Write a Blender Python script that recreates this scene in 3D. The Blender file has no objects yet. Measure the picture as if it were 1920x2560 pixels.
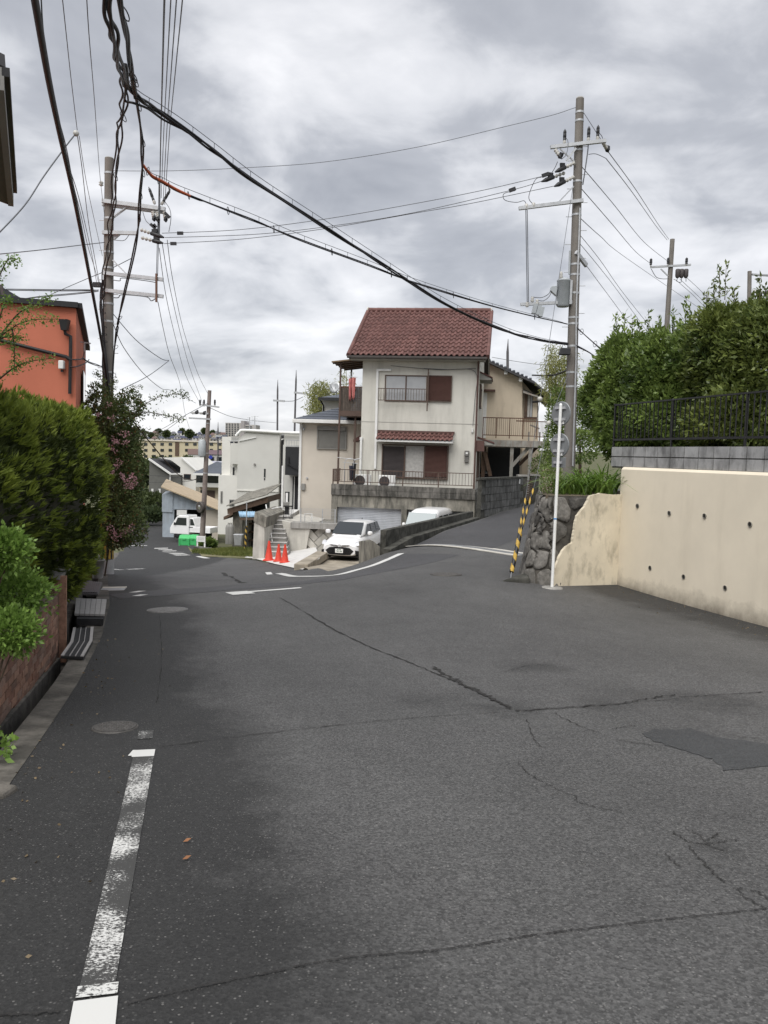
import bpy, bmesh, math, random
import numpy as np
from mathutils import Vector, Matrix, noise as mnoise
from mathutils.geometry import delaunay_2d_cdt
random.seed(7); np.random.seed(7)
R = math.radians
scene = bpy.context.scene
COL = scene.collection

# ---------------------------------------------------------------- camera
EYE = Vector((0.0, 0.0, 1.6))
FPX = 2000.0                      # focal length in photo pixels (photo 1920 x 2560)
_p = math.atan(0.0705); _r = 0.030
_f = Vector((0, math.cos(_p), -math.sin(_p)))
_u0 = Vector((0, math.sin(_p), math.cos(_p))); _r0 = Vector((1, 0, 0))
_rt = _r0 * math.cos(_r) + _u0 * math.sin(_r)
_up = _u0 * math.cos(_r) - _r0 * math.sin(_r)
cam = bpy.data.cameras.new('camera'); camo = bpy.data.objects.new('camera', cam); COL.objects.link(camo)
cam.sensor_fit = 'VERTICAL'; cam.sensor_height = 24.0; cam.lens = 24.0 * FPX / 2560.0
cam.clip_start = 0.05; cam.clip_end = 6000
m = Matrix.Identity(4)
for i, v in enumerate((_rt, _up, -_f)):
    for j in range(3): m[j][i] = v[j]
m.translation = EYE
camo.matrix_world = m
scene.camera = camo

# ---------------------------------------------------------------- world: overcast sky
w = bpy.data.worlds.new('World'); scene.world = w; w.use_nodes = True
nt = w.node_tree; nt.nodes.clear()
def N(t, **k):
    n = nt.nodes.new(t)
    for a, b in k.items(): setattr(n, a, b)
    return n
def L(a, b): nt.links.new(a, b)
CLOUD_LOC = (0.2, 0.4, 0)
SUN_EL, SUN_AZ = R(58), R(205)      # azimuth clockwise from +Y
sky = N('ShaderNodeTexSky', sky_type='NISHITA'); sky.sun_disc = False
sky.sun_elevation = SUN_EL; sky.sun_rotation = SUN_AZ
bg1 = N('ShaderNodeBackground'); bg1.inputs[1].default_value = 0.08; L(sky.outputs[0], bg1.inputs[0])
tc = N('ShaderNodeTexCoord'); sp = N('ShaderNodeSeparateXYZ'); L(tc.outputs['Generated'], sp.inputs[0])
def MA(op, a, b=None, c=None):
    n = N('ShaderNodeMath', operation=op)
    for i, x in enumerate((a, b, c)):
        if x is None: continue
        if isinstance(x, (int, float)): n.inputs[i].default_value = x
        else: L(x, n.inputs[i])
    return n.outputs[0]
zz = MA('ADD', MA('MAXIMUM', sp.outputs[2], 0.0), 0.36)
cb = N('ShaderNodeCombineXYZ'); L(MA('DIVIDE', sp.outputs[0], zz), cb.inputs[0]); L(MA('DIVIDE', sp.outputs[1], zz), cb.inputs[1])
mp = N('ShaderNodeMapping'); mp.inputs['Location'].default_value = CLOUD_LOC; mp.inputs['Rotation'].default_value = (0, 0, R(18)); mp.inputs['Scale'].default_value = (1.0, 1.15, 1)
L(cb.outputs[0], mp.inputs[0])
def WN(sc, det, ro, dist=0.0):
    q = N('ShaderNodeTexNoise'); q.inputs['Scale'].default_value = sc; q.inputs['Detail'].default_value = det; q.inputs['Roughness'].default_value = ro; q.inputs['Distortion'].default_value = dist
    L(mp.outputs[0], q.inputs[0]); return q.outputs[0]
mix = MA('ADD', MA('MULTIPLY', WN(1.25, 5, 0.54, 0.5), 0.64), MA('MULTIPLY', WN(3.6, 8, 0.56, 0.4), 0.36))
hz_ = MA('MULTIPLY', MA('SUBTRACT', 1.0, MA('MINIMUM', MA('MULTIPLY', MA('MAXIMUM', sp.outputs[2], 0.0), 4.5), 1.0)), 0.075)   # overcast skies pale towards the horizon all round
ramp = N('ShaderNodeValToRGB'); cr = ramp.color_ramp
cr.elements[0].position = 0.36; cr.elements[0].color = (0.145, 0.151, 0.168, 1)
cr.elements[1].position = 0.62; cr.elements[1].color = (0.395, 0.395, 0.405, 1)
e = cr.elements.new(0.47); e.color = (0.205, 0.211, 0.228, 1)
e = cr.elements.new(0.53); e.color = (0.298, 0.302, 0.316, 1)
L(MA('ADD', mix, hz_), ramp.inputs[0])
bg2 = N('ShaderNodeBackground'); bg2.inputs[1].default_value = 1.0; L(ramp.outputs[0], bg2.inputs[0])
mx = N('ShaderNodeMixShader'); mx.inputs[0].default_value = 0.94; L(bg1.outputs[0], mx.inputs[1]); L(bg2.outputs[0], mx.inputs[2])
out = N('ShaderNodeOutputWorld'); L(mx.outputs[0], out.inputs[0])

# ---------------------------------------------------------------- sun behind thin cloud
sd = bpy.data.lights.new('sun', 'SUN'); sd.energy = 1.5; sd.angle = R(60); sd.color = (1.0, 0.975, 0.94)
so = bpy.data.objects.new('sun', sd); COL.objects.link(so)
_sdir = Vector((math.sin(SUN_AZ) * math.cos(SUN_EL), math.cos(SUN_AZ) * math.cos(SUN_EL), math.sin(SUN_EL)))
so.rotation_euler = _sdir.to_track_quat('Z', 'Y').to_euler(); so.location = _sdir * 50

scene.view_settings.view_transform = 'Standard'; scene.view_settings.look = 'None'
scene.view_settings.exposure = 1.36; scene.view_settings.gamma = 1.0; scene.view_settings.use_curve_mapping = False
scene.cycles.max_bounces = 6; scene.cycles.transparent_max_bounces = 12

# ---------------------------------------------------------------- pixel helpers (design aid: photo pixel + real depth -> world)
def ray(px, py):
    return (_f + _rt * ((px - 960) / FPX) + _up * ((1280 - py) / FPX)).normalized()
def P(px, py, Y):
    d = ray(px, py); return EYE + d * (Y / d.y)

# ---------------------------------------------------------------- mesh builder
class MB:
    def __init__(s, T=None): s.v = []; s.f = []; s.T = T; s.mi = []; s.cur = 0; s.sm = []; s.smooth = False
    def add(s, vs, fs):
        n = len(s.v)
        for p in vs:
            p = Vector(p); s.v.append(tuple(s.T @ p) if s.T is not None else tuple(p))
        for f in fs:
            s.f.append(tuple(i + n for i in f)); s.mi.append(s.cur); s.sm.append(s.smooth)
        return s
    def box(s, a, b):
        x0, x1 = sorted((a[0], b[0])); y0, y1 = sorted((a[1], b[1])); z0, z1 = sorted((a[2], b[2]))
        return s.add([(x0,y0,z0),(x1,y0,z0),(x1,y1,z0),(x0,y1,z0),(x0,y0,z1),(x1,y0,z1),(x1,y1,z1),(x0,y1,z1)],
                     [(0,3,2,1),(4,5,6,7),(0,1,5,4),(1,2,6,5),(2,3,7,6),(3,0,4,7)])
    def hexa(s, p):   # 8 points: bottom 4 ccw, top 4 ccw
        return s.add(p, [(0,3,2,1),(4,5,6,7),(0,1,5,4),(1,2,6,5),(2,3,7,6),(3,0,4,7)])
    def prism(s, poly, ext):
        n = len(poly); ext = Vector(ext); a = [Vector(p) for p in poly]
        vs = a + [p + ext for p in a]
        fs = [tuple(range(n))[::-1], tuple(range(n, 2*n))] + [(i, (i+1) % n, n+(i+1) % n, n+i) for i in range(n)]
        return s.add(vs, fs)
    def bar(s, a, b, w, h=None):     # rectangular bar between two points
        a = Vector(a); b = Vector(b); h = h or w
        d = (b - a).normalized(); u = d.cross(Vector((0,0,1)))
        if u.length < 1e-3: u = Vector((1,0,0))
        u.normalize(); q = u.cross(d).normalized(); u *= w/2; q *= h/2
        return s.hexa([a-u-q, a+u-q, b+u-q, b-u-q, a-u+q, a+u+q, b+u+q, b-u+q])
    def cyl(s, a, b, r0, r1=None, n=10, caps=True):
        a = Vector(a); b = Vector(b); r1 = r0 if r1 is None else r1
        d = (b - a).normalized(); u = d.orthogonal().normalized(); q = d.cross(u)
        vs = []
        for c, r in ((a, r0), (b, r1)):
            for i in range(n):
                t = 2*math.pi*i/n; vs.append(c + u*(r*math.cos(t)) + q*(r*math.sin(t)))
        fs = [(i, (i+1) % n, n+(i+1) % n, n+i) for i in range(n)]
        o = s.smooth; s.smooth = True; s.add(vs, fs); s.smooth = o
        if caps: s.add(vs[:n], [tuple(range(n))[::-1]]); s.add(vs[n:], [tuple(range(n))])
        return s
    def tube(s, pts, r, n=6, caps=True):
        pts = [Vector(p) for p in pts]; k = len(pts)
        rr = r if isinstance(r, (list, tuple)) else [r]*k
        d0 = (pts[1]-pts[0]).normalized(); u = d0.orthogonal().normalized()
        vs = []
        for i, p in enumerate(pts):
            d = (pts[min(i+1, k-1)] - pts[max(i-1, 0)]).normalized()
            u = (u - d*u.dot(d)); u = u.normalized() if u.length > 1e-5 else d.orthogonal().normalized()
            q = d.cross(u)
            for j in range(n):
                t = 2*math.pi*j/n; vs.append(p + u*(rr[i]*math.cos(t)) + q*(rr[i]*math.sin(t)))
        fs = [(i*n+j, i*n+(j+1) % n, (i+1)*n+(j+1) % n, (i+1)*n+j) for i in range(k-1) for j in range(n)]
        o = s.smooth; s.smooth = True; s.add(vs, fs); s.smooth = o
        if caps: s.add(vs[:n], [tuple(range(n))[::-1]]); s.add(vs[-n:], [tuple(range(n))])
        return s
    def lathe(s, c, prof, n=14, axis=(0,0,1)):
        c = Vector(c); d = Vector(axis).normalized(); u = d.orthogonal().normalized(); q = d.cross(u)
        vs = []
        for r, z in prof:
            for j in range(n):
                t = 2*math.pi*j/n; vs.append(c + d*z + u*(r*math.cos(t)) + q*(r*math.sin(t)))
        k = len(prof)
        fs = [(i*n+j, i*n+(j+1) % n, (i+1)*n+(j+1) % n, (i+1)*n+j) for i in range(k-1) for j in range(n)]
        o = s.smooth; s.smooth = True; s.add(vs, fs); s.smooth = o
        s.add(vs[:n], [tuple(range(n))[::-1]]); s.add(vs[-n:], [tuple(range(n))])
        return s
    def torus(s, c, axis, R0, r0, n=10, k=5):
        c = Vector(c); d = Vector(axis).normalized(); u = d.orthogonal().normalized(); q = d.cross(u)
        vs = []
        for i in range(n):
            t = 2*math.pi*i/n; e_ = u*math.cos(t) + q*math.sin(t)
            for j in range(k):
                a = 2*math.pi*j/k; vs.append(c + e_*(R0 + r0*math.cos(a)) + d*(r0*math.sin(a)))
        fs = [(i*k+j, ((i+1) % n)*k+j, ((i+1) % n)*k+(j+1) % k, i*k+(j+1) % k) for i in range(n) for j in range(k)]
        o = s.smooth; s.smooth = True; s.add(vs, fs); s.smooth = o
        return s
    def loft(s, rings, cap=True):
        n = len(rings[0]); vs = [p for r in rings for p in r]; k = len(rings)
        fs = [(i*n+j, i*n+(j+1) % n, (i+1)*n+(j+1) % n, (i+1)*n+j) for i in range(k-1) for j in range(n)]
        s.add(vs, fs)
        if cap: s.add(rings[0], [tuple(range(n))[::-1]]); s.add(rings[-1], [tuple(range(n))])
        return s
    def mesh(s, name, mats):
        me = bpy.data.meshes.new(name); me.from_pydata(s.v, [], s.f)
        if not isinstance(mats, (list, tuple)): mats = [mats]
        for mm in mats: me.materials.append(mm)
        if len(mats) > 1: me.polygons.foreach_set('material_index', s.mi)
        if any(s.sm): me.polygons.foreach_set('use_smooth', s.sm)
        me.update()
        bm = bmesh.new(); bm.from_mesh(me); bmesh.ops.recalc_face_normals(bm, faces=bm.faces); bm.to_mesh(me); bm.free()
        return me
    def build(s, name, mats, parent=None, bevel=0, **k):
        return obj(name, s.mesh(name, mats), parent, bevel=bevel, **k)

WM = {}
TINY = {'step_bolts','jumper_wires','hanger','feet','grille_bars','cutout_fuses','fan_rings','down_leads','rafters','elements','corner_ribs','printed_lines','plate_region_marks','house_wiring','shoot_leaves','sprig_leaves','top_shoots'}
def obj(name, me, parent=None, mw=None, bevel=0, kind=None, label=None):
    o = bpy.data.objects.new(name, me); COL.objects.link(o)
    mw = mw or Matrix.Identity(4)
    o.matrix_basis = mw; WM[o.name] = mw.copy()
    if parent is not None:
        o.parent = parent; o.matrix_parent_inverse = WM[parent.name].inverted()
    if bevel:
        b = o.modifiers.new('bevel', 'BEVEL'); b.width = bevel; b.segments = 2; b.limit_method = 'ANGLE'; b.angle_limit = R(40)
    if kind or name in TINY: o['kind'] = kind or 'stuff'
    if label: o['label'] = label
    return o
def thing(name, label, cat, loc=(0,0,0), rotz=0, group=None):
    o = bpy.data.objects.new(name, None); COL.objects.link(o); o.empty_display_size = 0.2
    mw = Matrix.Translation(Vector(loc)) @ Matrix.Rotation(rotz, 4, 'Z')
    o.matrix_basis = mw; WM[o.name] = mw.copy()
    return tag(o, label, cat, group)
def tag(o, label, cat, group=None):
    o['label'] = label; o['category'] = cat
    if group: o['group'] = group
    return o
def struct(o): o['kind'] = 'structure'; return o

class Fr:     # local frame: x along a facade, y away from the viewer, z up
    def __init__(s, px, py, Y, deg=0):
        s.o = P(px, py, Y); s.rot = R(deg)
        s.T = Matrix.Translation(s.o) @ Matrix.Rotation(s.rot, 4, 'Z'); s.Ti = s.T.inverted()
    def loc(s, px, py, d=0.0):
        a = s.Ti @ EYE; b = s.Ti.to_3x3() @ ray(px, py); t = (d - a.y) / b.y
        return a + b*t
    def rect(s, px0, py0, px1, py1, d=0.0):
        mx_, my_ = (px0+px1)/2, (py0+py1)/2
        return s.loc(px0, my_, d).x, s.loc(mx_, py1, d).z, s.loc(px1, my_, d).x, s.loc(mx_, py0, d).z
    def mb(s): return MB(s.T)
    def pbox(s, m_, px0, py0, px1, py1, d0, d1):
        x0, z0, x1, z1 = s.rect(px0, py0, px1, py1, d0); return m_.box((x0, d0, z0), (x1, d1, z1))
    def W(s, x, y, z): return s.T @ Vector((x, y, z))

def cat_rom(pts, n=8):
    pts = [Vector(p) for p in pts]; out_ = []
    for i in range(len(pts)-1):
        p0 = pts[max(i-1, 0)]; p1 = pts[i]; p2 = pts[i+1]; p3 = pts[min(i+2, len(pts)-1)]
        for j in range(n):
            t = j/n
            out_.append(0.5*((2*p1) + (p2-p0)*t + (2*p0-5*p1+4*p2-p3)*t*t + (3*p1-p0-3*p2+p3)*t**3))
    out_.append(pts[-1]); return out_

# ---------------------------------------------------------------- materials
def _mat(name):
    mt = bpy.data.materials.new(name); mt.use_nodes = True
    t = mt.node_tree; b = t.nodes['Principled BSDF']; return mt, t, b
def mat(name, col, rough=0.75, var=0.12, scale=3.0, bump=0.0, bscale=40.0, metal=0.0, spec=0.4, rnd=0.0, col2=None,
        streak=0.0, scol=(0.05,0.05,0.045), sscale=(5,5,0.5), sthr=0.52, coat=0.0, detail=5.0, sub=None):
    mt, t, b = _mat(name); nd = t.nodes; lk = t.links
    def n_(ty, **k):
        q = nd.new(ty)
        for a, c in k.items(): setattr(q, a, c)
        return q
    geo = n_('ShaderNodeNewGeometry')
    no = n_('ShaderNodeTexNoise'); no.inputs['Scale'].default_value = scale; no.inputs['Detail'].default_value = detail; no.inputs['Roughness'].default_value = 0.6
    lk.new(geo.outputs['Position'], no.inputs[0])
    c2 = col2 or tuple(min(1, c*(1+var)) for c in col); c1 = tuple(c*(1-var) for c in col) if not col2 else col
    rp = n_('ShaderNodeValToRGB'); rp.color_ramp.elements[0].position = 0.34; rp.color_ramp.elements[1].position = 0.66
    rp.color_ramp.elements[0].color = (*c1, 1); rp.color_ramp.elements[1].color = (*c2, 1)
    lk.new(no.outputs[0], rp.inputs[0]); c = rp.outputs[0]
    if rnd:
        oi = n_('ShaderNodeObjectInfo'); hs = n_('ShaderNodeHueSaturation')
        mr = n_('ShaderNodeMapRange'); mr.inputs[3].default_value = 1-rnd; mr.inputs[4].default_value = 1+rnd
        lk.new(oi.outputs['Random'], mr.inputs[0]); lk.new(mr.outputs[0], hs.inputs['Value']); lk.new(c, hs.inputs['Color']); c = hs.outputs[0]
    if streak:
        mp_ = n_('ShaderNodeMapping'); mp_.inputs['Scale'].default_value = sscale; lk.new(geo.outputs['Position'], mp_.inputs[0])
        ns = n_('ShaderNodeTexNoise'); ns.inputs['Scale'].default_value = 1.0; ns.inputs['Detail'].default_value = 6; ns.inputs['Roughness'].default_value = 0.65
        lk.new(mp_.outputs[0], ns.inputs[0])
        r2 = n_('ShaderNodeMapRange'); r2.inputs[1].default_value = sthr-0.07; r2.inputs[2].default_value = sthr+0.14; r2.inputs[4].default_value = streak
        lk.new(ns.outputs[0], r2.inputs[0])
        mxn = n_('ShaderNodeMix', data_type='RGBA'); mxn.inputs[7].default_value = (*scol, 1)
        lk.new(r2.outputs[0], mxn.inputs[0]); lk.new(c, mxn.inputs[6]); c = mxn.outputs[2]
    lk.new(c, b.inputs['Base Color'])
    b.inputs['Roughness'].default_value = rough; b.inputs['Metallic'].default_value = metal; b.inputs['Specular IOR Level'].default_value = spec
    if coat: b.inputs['Coat Weight'].default_value = coat; b.inputs['Coat Roughness'].default_value = 0.05
    if bump:
        nb = n_('ShaderNodeTexNoise'); nb.inputs['Scale'].default_value = bscale; nb.inputs['Detail'].default_value = 4
        lk.new(geo.outputs['Position'], nb.inputs[0])
        bn = n_('ShaderNodeBump'); bn.inputs['Strength'].default_value = bump; bn.inputs['Distance'].default_value = 0.02
        lk.new(nb.outputs[0], bn.inputs['Height']); lk.new(bn.outputs[0], b.inputs['Normal'])
    return mt
def leafmat(name, c1, c2, trans=0.35, rough=0.5, nscale=1.2):
    mt, t, b = _mat(name); nd = t.nodes; lk = t.links
    at = nd.new('ShaderNodeAttribute'); at.attribute_name = 'rnd'
    geo = nd.new('ShaderNodeNewGeometry'); no = nd.new('ShaderNodeTexNoise'); no.inputs['Scale'].default_value = nscale; no.inputs['Detail'].default_value = 3
    lk.new(geo.outputs['Position'], no.inputs[0])
    ad = nd.new('ShaderNodeMath'); ad.operation = 'MULTIPLY_ADD'; ad.inputs[1].default_value = 0.55; lk.new(at.outputs['Fac'], ad.inputs[0])
    m2 = nd.new('ShaderNodeMath'); m2.operation = 'MULTIPLY_ADD'; m2.inputs[1].default_value = 1.5; m2.inputs[2].default_value = -0.5; lk.new(no.outputs[0], m2.inputs[0])
    lk.new(m2.outputs[0], ad.inputs[2])
    rp = nd.new('ShaderNodeValToRGB'); rp.color_ramp.elements[0].color = (*c1, 1); rp.color_ramp.elements[1].color = (*c2, 1)
    lk.new(ad.outputs[0], rp.inputs[0]); lk.new(rp.outputs[0], b.inputs['Base Color'])
    b.inputs['Roughness'].default_value = rough; b.inputs['Specular IOR Level'].default_value = 0.35
    tr = nd.new('ShaderNodeBsdfTranslucent'); lk.new(rp.outputs[0], tr.inputs[0])
    mxs = nd.new('ShaderNodeMixShader'); mxs.inputs[0].default_value = trans
    lk.new(b.outputs[0], mxs.inputs[1]); lk.new(tr.outputs[0], mxs.inputs[2]); lk.new(mxs.outputs[0], nd['Material Output'].inputs[0])
    return mt
def glassmat(name, tint=(0.02,0.025,0.03), rough=0.06, spec=0.8):
    mt, t, b = _mat(name); b.inputs['Base Color'].default_value = (*tint, 1); b.inputs['Roughness'].default_value = rough
    b.inputs['Specular IOR Level'].default_value = spec; return mt

K = {}
K['conc'] = mat('concrete', (0.30,0.29,0.27), 0.9, 0.18, 2.5, 0.25, 30, streak=0.5)
K['conc_light'] = mat('concrete_light', (0.52,0.50,0.45), 0.9, 0.12, 2.0, 0.15, 40, streak=0.35, scol=(0.22,0.21,0.18), sthr=0.55)
K['conc_new'] = mat('concrete_new', (0.56,0.55,0.53), 0.9, 0.08, 3.0, 0.1, 50)
K['conc_dark'] = mat('concrete_dark', (0.15,0.145,0.13), 0.95, 0.3, 2.2, 0.35, 25, streak=0.8, scol=(0.025,0.025,0.022), sscale=(4,4,1.0), sthr=0.47)
K['conc_mid'] = mat('concrete_mid', (0.25,0.235,0.20), 0.95, 0.25, 2.2, 0.3, 25, streak=0.8, scol=(0.055,0.055,0.048), sscale=(4,4,0.9), sthr=0.49)
K['conc_moss'] = mat('concrete_mossy', (0.082,0.08,0.069), 0.95, 0.35, 3.0, 0.4, 25, streak=0.9, scol=(0.022,0.022,0.018), sscale=(3,3,2.5), sthr=0.46)
K['pole'] = mat('pole_concrete', (0.18,0.166,0.15), 0.9, 0.14, 2.0, 0.1, 30, streak=0.5, scol=(0.11,0.09,0.075), sscale=(6,6,0.4))
K['galv'] = mat('galvanised_steel', (0.46,0.47,0.48), 0.5, 0.10, 8, 0, metal=0.55)
K['black'] = mat('black_plastic', (0.018,0.018,0.02), 0.5, 0.2, 5)
K['cable'] = mat('cable_sheath', (0.022,0.021,0.024), 0.55, 0.2, 5)
K['wire'] = mat('wire_grey', (0.12,0.125,0.135), 0.5, 0.15, 4, metal=0.3)
K['orange_sleeve'] = mat('orange_sleeve', (0.42,0.09,0.03), 0.6, 0.3, 8)
K['porcelain'] = mat('porcelain', (0.46,0.45,0.42), 0.3, 0.06, 6)
K['white'] = mat('white_paint', (0.78,0.78,0.76), 0.45, 0.05, 3)
K['trim'] = mat('white_trim', (0.70,0.70,0.68), 0.5, 0.06, 3)
K['brown'] = mat('brown_metal', (0.085,0.055,0.042), 0.55, 0.15, 5)
K['rust'] = mat('rusty_brown', (0.12,0.062,0.04), 0.7, 0.35, 12)
K['blackmetal'] = mat('black_metal', (0.016,0.016,0.017), 0.45, 0.2, 6)
K['glass'] = glassmat('window_glass')
K['bark'] = mat('bark', (0.09,0.065,0.045), 0.95, 0.3, 12, 0.5, 30)
K['soil'] = mat('soil', (0.13,0.105,0.075), 0.95, 0.35, 3.0, 0.5, 30)
def proj(p):
    d = Vector(p) - EYE; z = d.dot(_f); return 960 + FPX*d.dot(_rt)/z, 1280 - FPX*d.dot(_up)/z
# ================================================================ TERRAIN
_cp = [  # X, Y, depth below eye level
 (-6,-4,1.25),(0,-4,1.22),(6,-4,1.15),(-3,0,1.62),(0,0,1.6),(4,0,1.52),(8,0,1.5),
 (-1,2.5,1.86),(3,3,1.86),(7,3,1.8),(-2,5.8,2.18),(1,6,2.14),(5,6,2.1),(8,5,2.05),
 (-3.2,8.5,2.36),(1,9,2.33),(5,9,2.33),(7,9.3,2.38),(-4.2,12.4,2.55),(0,12.4,2.42),(4,12.4,2.48),(6.05,12.6,2.51),
 (4.86,16.5,2.52),(3.2,15.6,2.49),(2.8,17.8,2.48),(1.3,16.4,2.42),(-2.2,16.5,2.75),(-5.6,16.5,2.95),
 (3.9,22.1,2.60),(2.1,22.1,2.64),(-3.0,22.6,3.45),(-7.6,22,3.5),(-0.6,21,2.95),
 (0.05,24,2.92),(2.06,27.7,2.56),(4.93,33.8,2.23),(7.95,40.1,2.03),(12,49,1.8),(6,26.5,2.4),(8.7,32,2.1),(11.7,38.2,1.9),
 (-1.86,26.5,3.86),(-0.95,26.2,3.55),(-4.0,31,4.34),(-7.8,37.5,4.95),(-9,28,4.1),(-10.9,48,6.2),(-13,40,5.2),
 (-16.2,65,7.25),(-21,65,7.2),(-28,92,8.0),(-24,92,8.0),(-34,115,8.3),(-28,115,8.3)]
_A = np.array(_cp, float)
def _phi(r2): return 0.5*r2*np.log(np.maximum(r2, 1e-12))
_n = len(_A); _d = ((_A[:,None,:2]-_A[None,:,:2])**2).sum(-1)
_M = np.zeros((_n+3, _n+3)); _M[:_n,:_n] = _phi(_d) + np.eye(_n)*0.6
_M[:_n,_n] = 1; _M[:_n,_n+1:] = _A[:,:2]; _M[_n:,:_n] = _M[:_n,_n:].T
_w = np.linalg.solve(_M, np.r_[_A[:,2], 0, 0, 0])
def road_h(X, Y):
    X = np.asarray(X, float); Y = np.asarray(Y, float)
    r2 = (X[...,None]-_A[:,0])**2 + (Y[...,None]-_A[:,1])**2
    return (_phi(r2)*_w[:_n]).sum(-1) + _w[_n] + _w[_n+1]*X + _w[_n+2]*Y
def gz(X, Y): return EYE.z - float(road_h(X, Y))
def G(px, py, y0=1.2, y1=130):      # photo pixel -> point on the road surface
    d = ray(px, py); t = y0/d.y; last = None
    while True:
        p = EYE + d*t
        if p.y > y1: return p
        df = p.z - gz(p.x, p.y)
        if df <= 0:
            a, b = last, t
            for _ in range(25):
                c = (a+b)/2; q = EYE + d*c
                if q.z - gz(q.x, q.y) > 0: a = c
                else: b = c
            return EYE + d*b
        last = t; t += max(0.05, t*0.012)

def low_z(X, Y):     # surrounding ground, a little below the roads
    prof = np.interp(Y, [-60,-4,0,6,12,22,33,48,65,92,140,220,330,480,700,1000,3000],
                     [-3.5,1.5,1.95,2.6,3.0,3.95,4.95,6.55,7.75,8.5,9.5,9.5,6.0,-4.0,-9.0,-10,-6])
    return EYE.z - prof

def drape(name, poly, mt, off, res=0.4, zf=None, attr=None):
    poly = [(p[0], p[1]) for p in poly]
    bx = [min(p[0] for p in poly), max(p[0] for p in poly), min(p[1] for p in poly), max(p[1] for p in poly)]
    edge = []
    for i, p in enumerate(poly):
        q = poly[(i+1) % len(poly)]; l = math.hypot(q[0]-p[0], q[1]-p[1]); k = max(1, int(l/res))
        edge += [(p[0]+(q[0]-p[0])*j/k, p[1]+(q[1]-p[1])*j/k) for j in range(k)]
    ne = len(edge); pts = list(edge); pa = np.array(poly)
    y = bx[2]
    ys = []
    while y < bx[3]:
        ys.append(y); y += res*max(1.0, y/25.0)
    for y in ys:
        st = res*max(1.0, y/25.0)
        for x in np.arange(bx[0], bx[1], st):
            c = False; j = len(poly)-1
            for i in range(len(poly)):
                if ((poly[i][1] > y) != (poly[j][1] > y)) and (x < (poly[j][0]-poly[i][0])*(y-poly[i][1])/(poly[j][1]-poly[i][1])+poly[i][0]): c = not c
                j = i
            if c: pts.append((x, y))
    vs, es, fs, *_ = delaunay_2d_cdt([Vector(p) for p in pts], [(i, (i+1) % ne) for i in range(ne)], [list(range(ne))], 1, 1e-4)
    xy = np.array([(v.x, v.y) for v in vs])
    z = (EYE.z - road_h(xy[:,0], xy[:,1])) if zf is None else zf(xy[:,0], xy[:,1])
    me = bpy.data.meshes.new(name); me.from_pydata([(a, b, c+off) for (a, b), c in zip(xy, z)], [], [tuple(f) for f in fs])
    me.materials.append(mt)
    me.polygons.foreach_set('use_smooth', [True]*len(me.polygons))
    if attr is not None:
        at = me.attributes.new('damp', 'FLOAT', 'POINT'); at.data.foreach_set('value', attr(xy[:,0], xy[:,1]).astype(np.float32))
    me.update()
    bm = bmesh.new(); bm.from_mesh(me)
    for f in bm.faces:
        if f.normal.z < 0: f.normal_flip()
    bm.to_mesh(me); bm.free()
    return struct(obj(name, me))
def strip(name, pix, width, mt, off=0.008, world=False, jitter=0.0, n=6, taper=None, kind='structure', parent=None):
    c = [G(*p) for p in pix] if not world else [Vector(p) for p in pix]
    c = cat_rom(c, n) if len(c) > 2 or jitter else [c[0].lerp(c[1], i/12) for i in range(13)]
    vs = []
    for i, p in enumerate(c):
        d = (c[min(i+1, len(c)-1)] - c[max(i-1, 0)]); d.z = 0; d.normalize(); q = Vector((d.y, -d.x, 0))
        wd = width*(taper(i/(len(c)-1)) if taper else 1.0)
        j = q*random.uniform(-jitter, jitter)
        wj = wd
        for s in (-1, 1):
            v = p + j + q*(s*wj/2*(random.choice((0.15,0.5,0.8,1.0,1.5,2.2)) if jitter else 1)); vs.append((v.x, v.y, gz(v.x, v.y)+off))
    m_ = MB(); m_.add(vs, [(2*i, 2*i+1, 2*i+3, 2*i+2) for i in range(len(c)-1)])
    me = m_.mesh(name, mt)
    bm = bmesh.new(); bm.from_mesh(me)
    for f in bm.faces:
        if f.normal.z < 0: f.normal_flip()
    bm.to_mesh(me); bm.free()
    o = obj(name, me, parent)
    if kind: o['kind'] = kind
    return o

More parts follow.
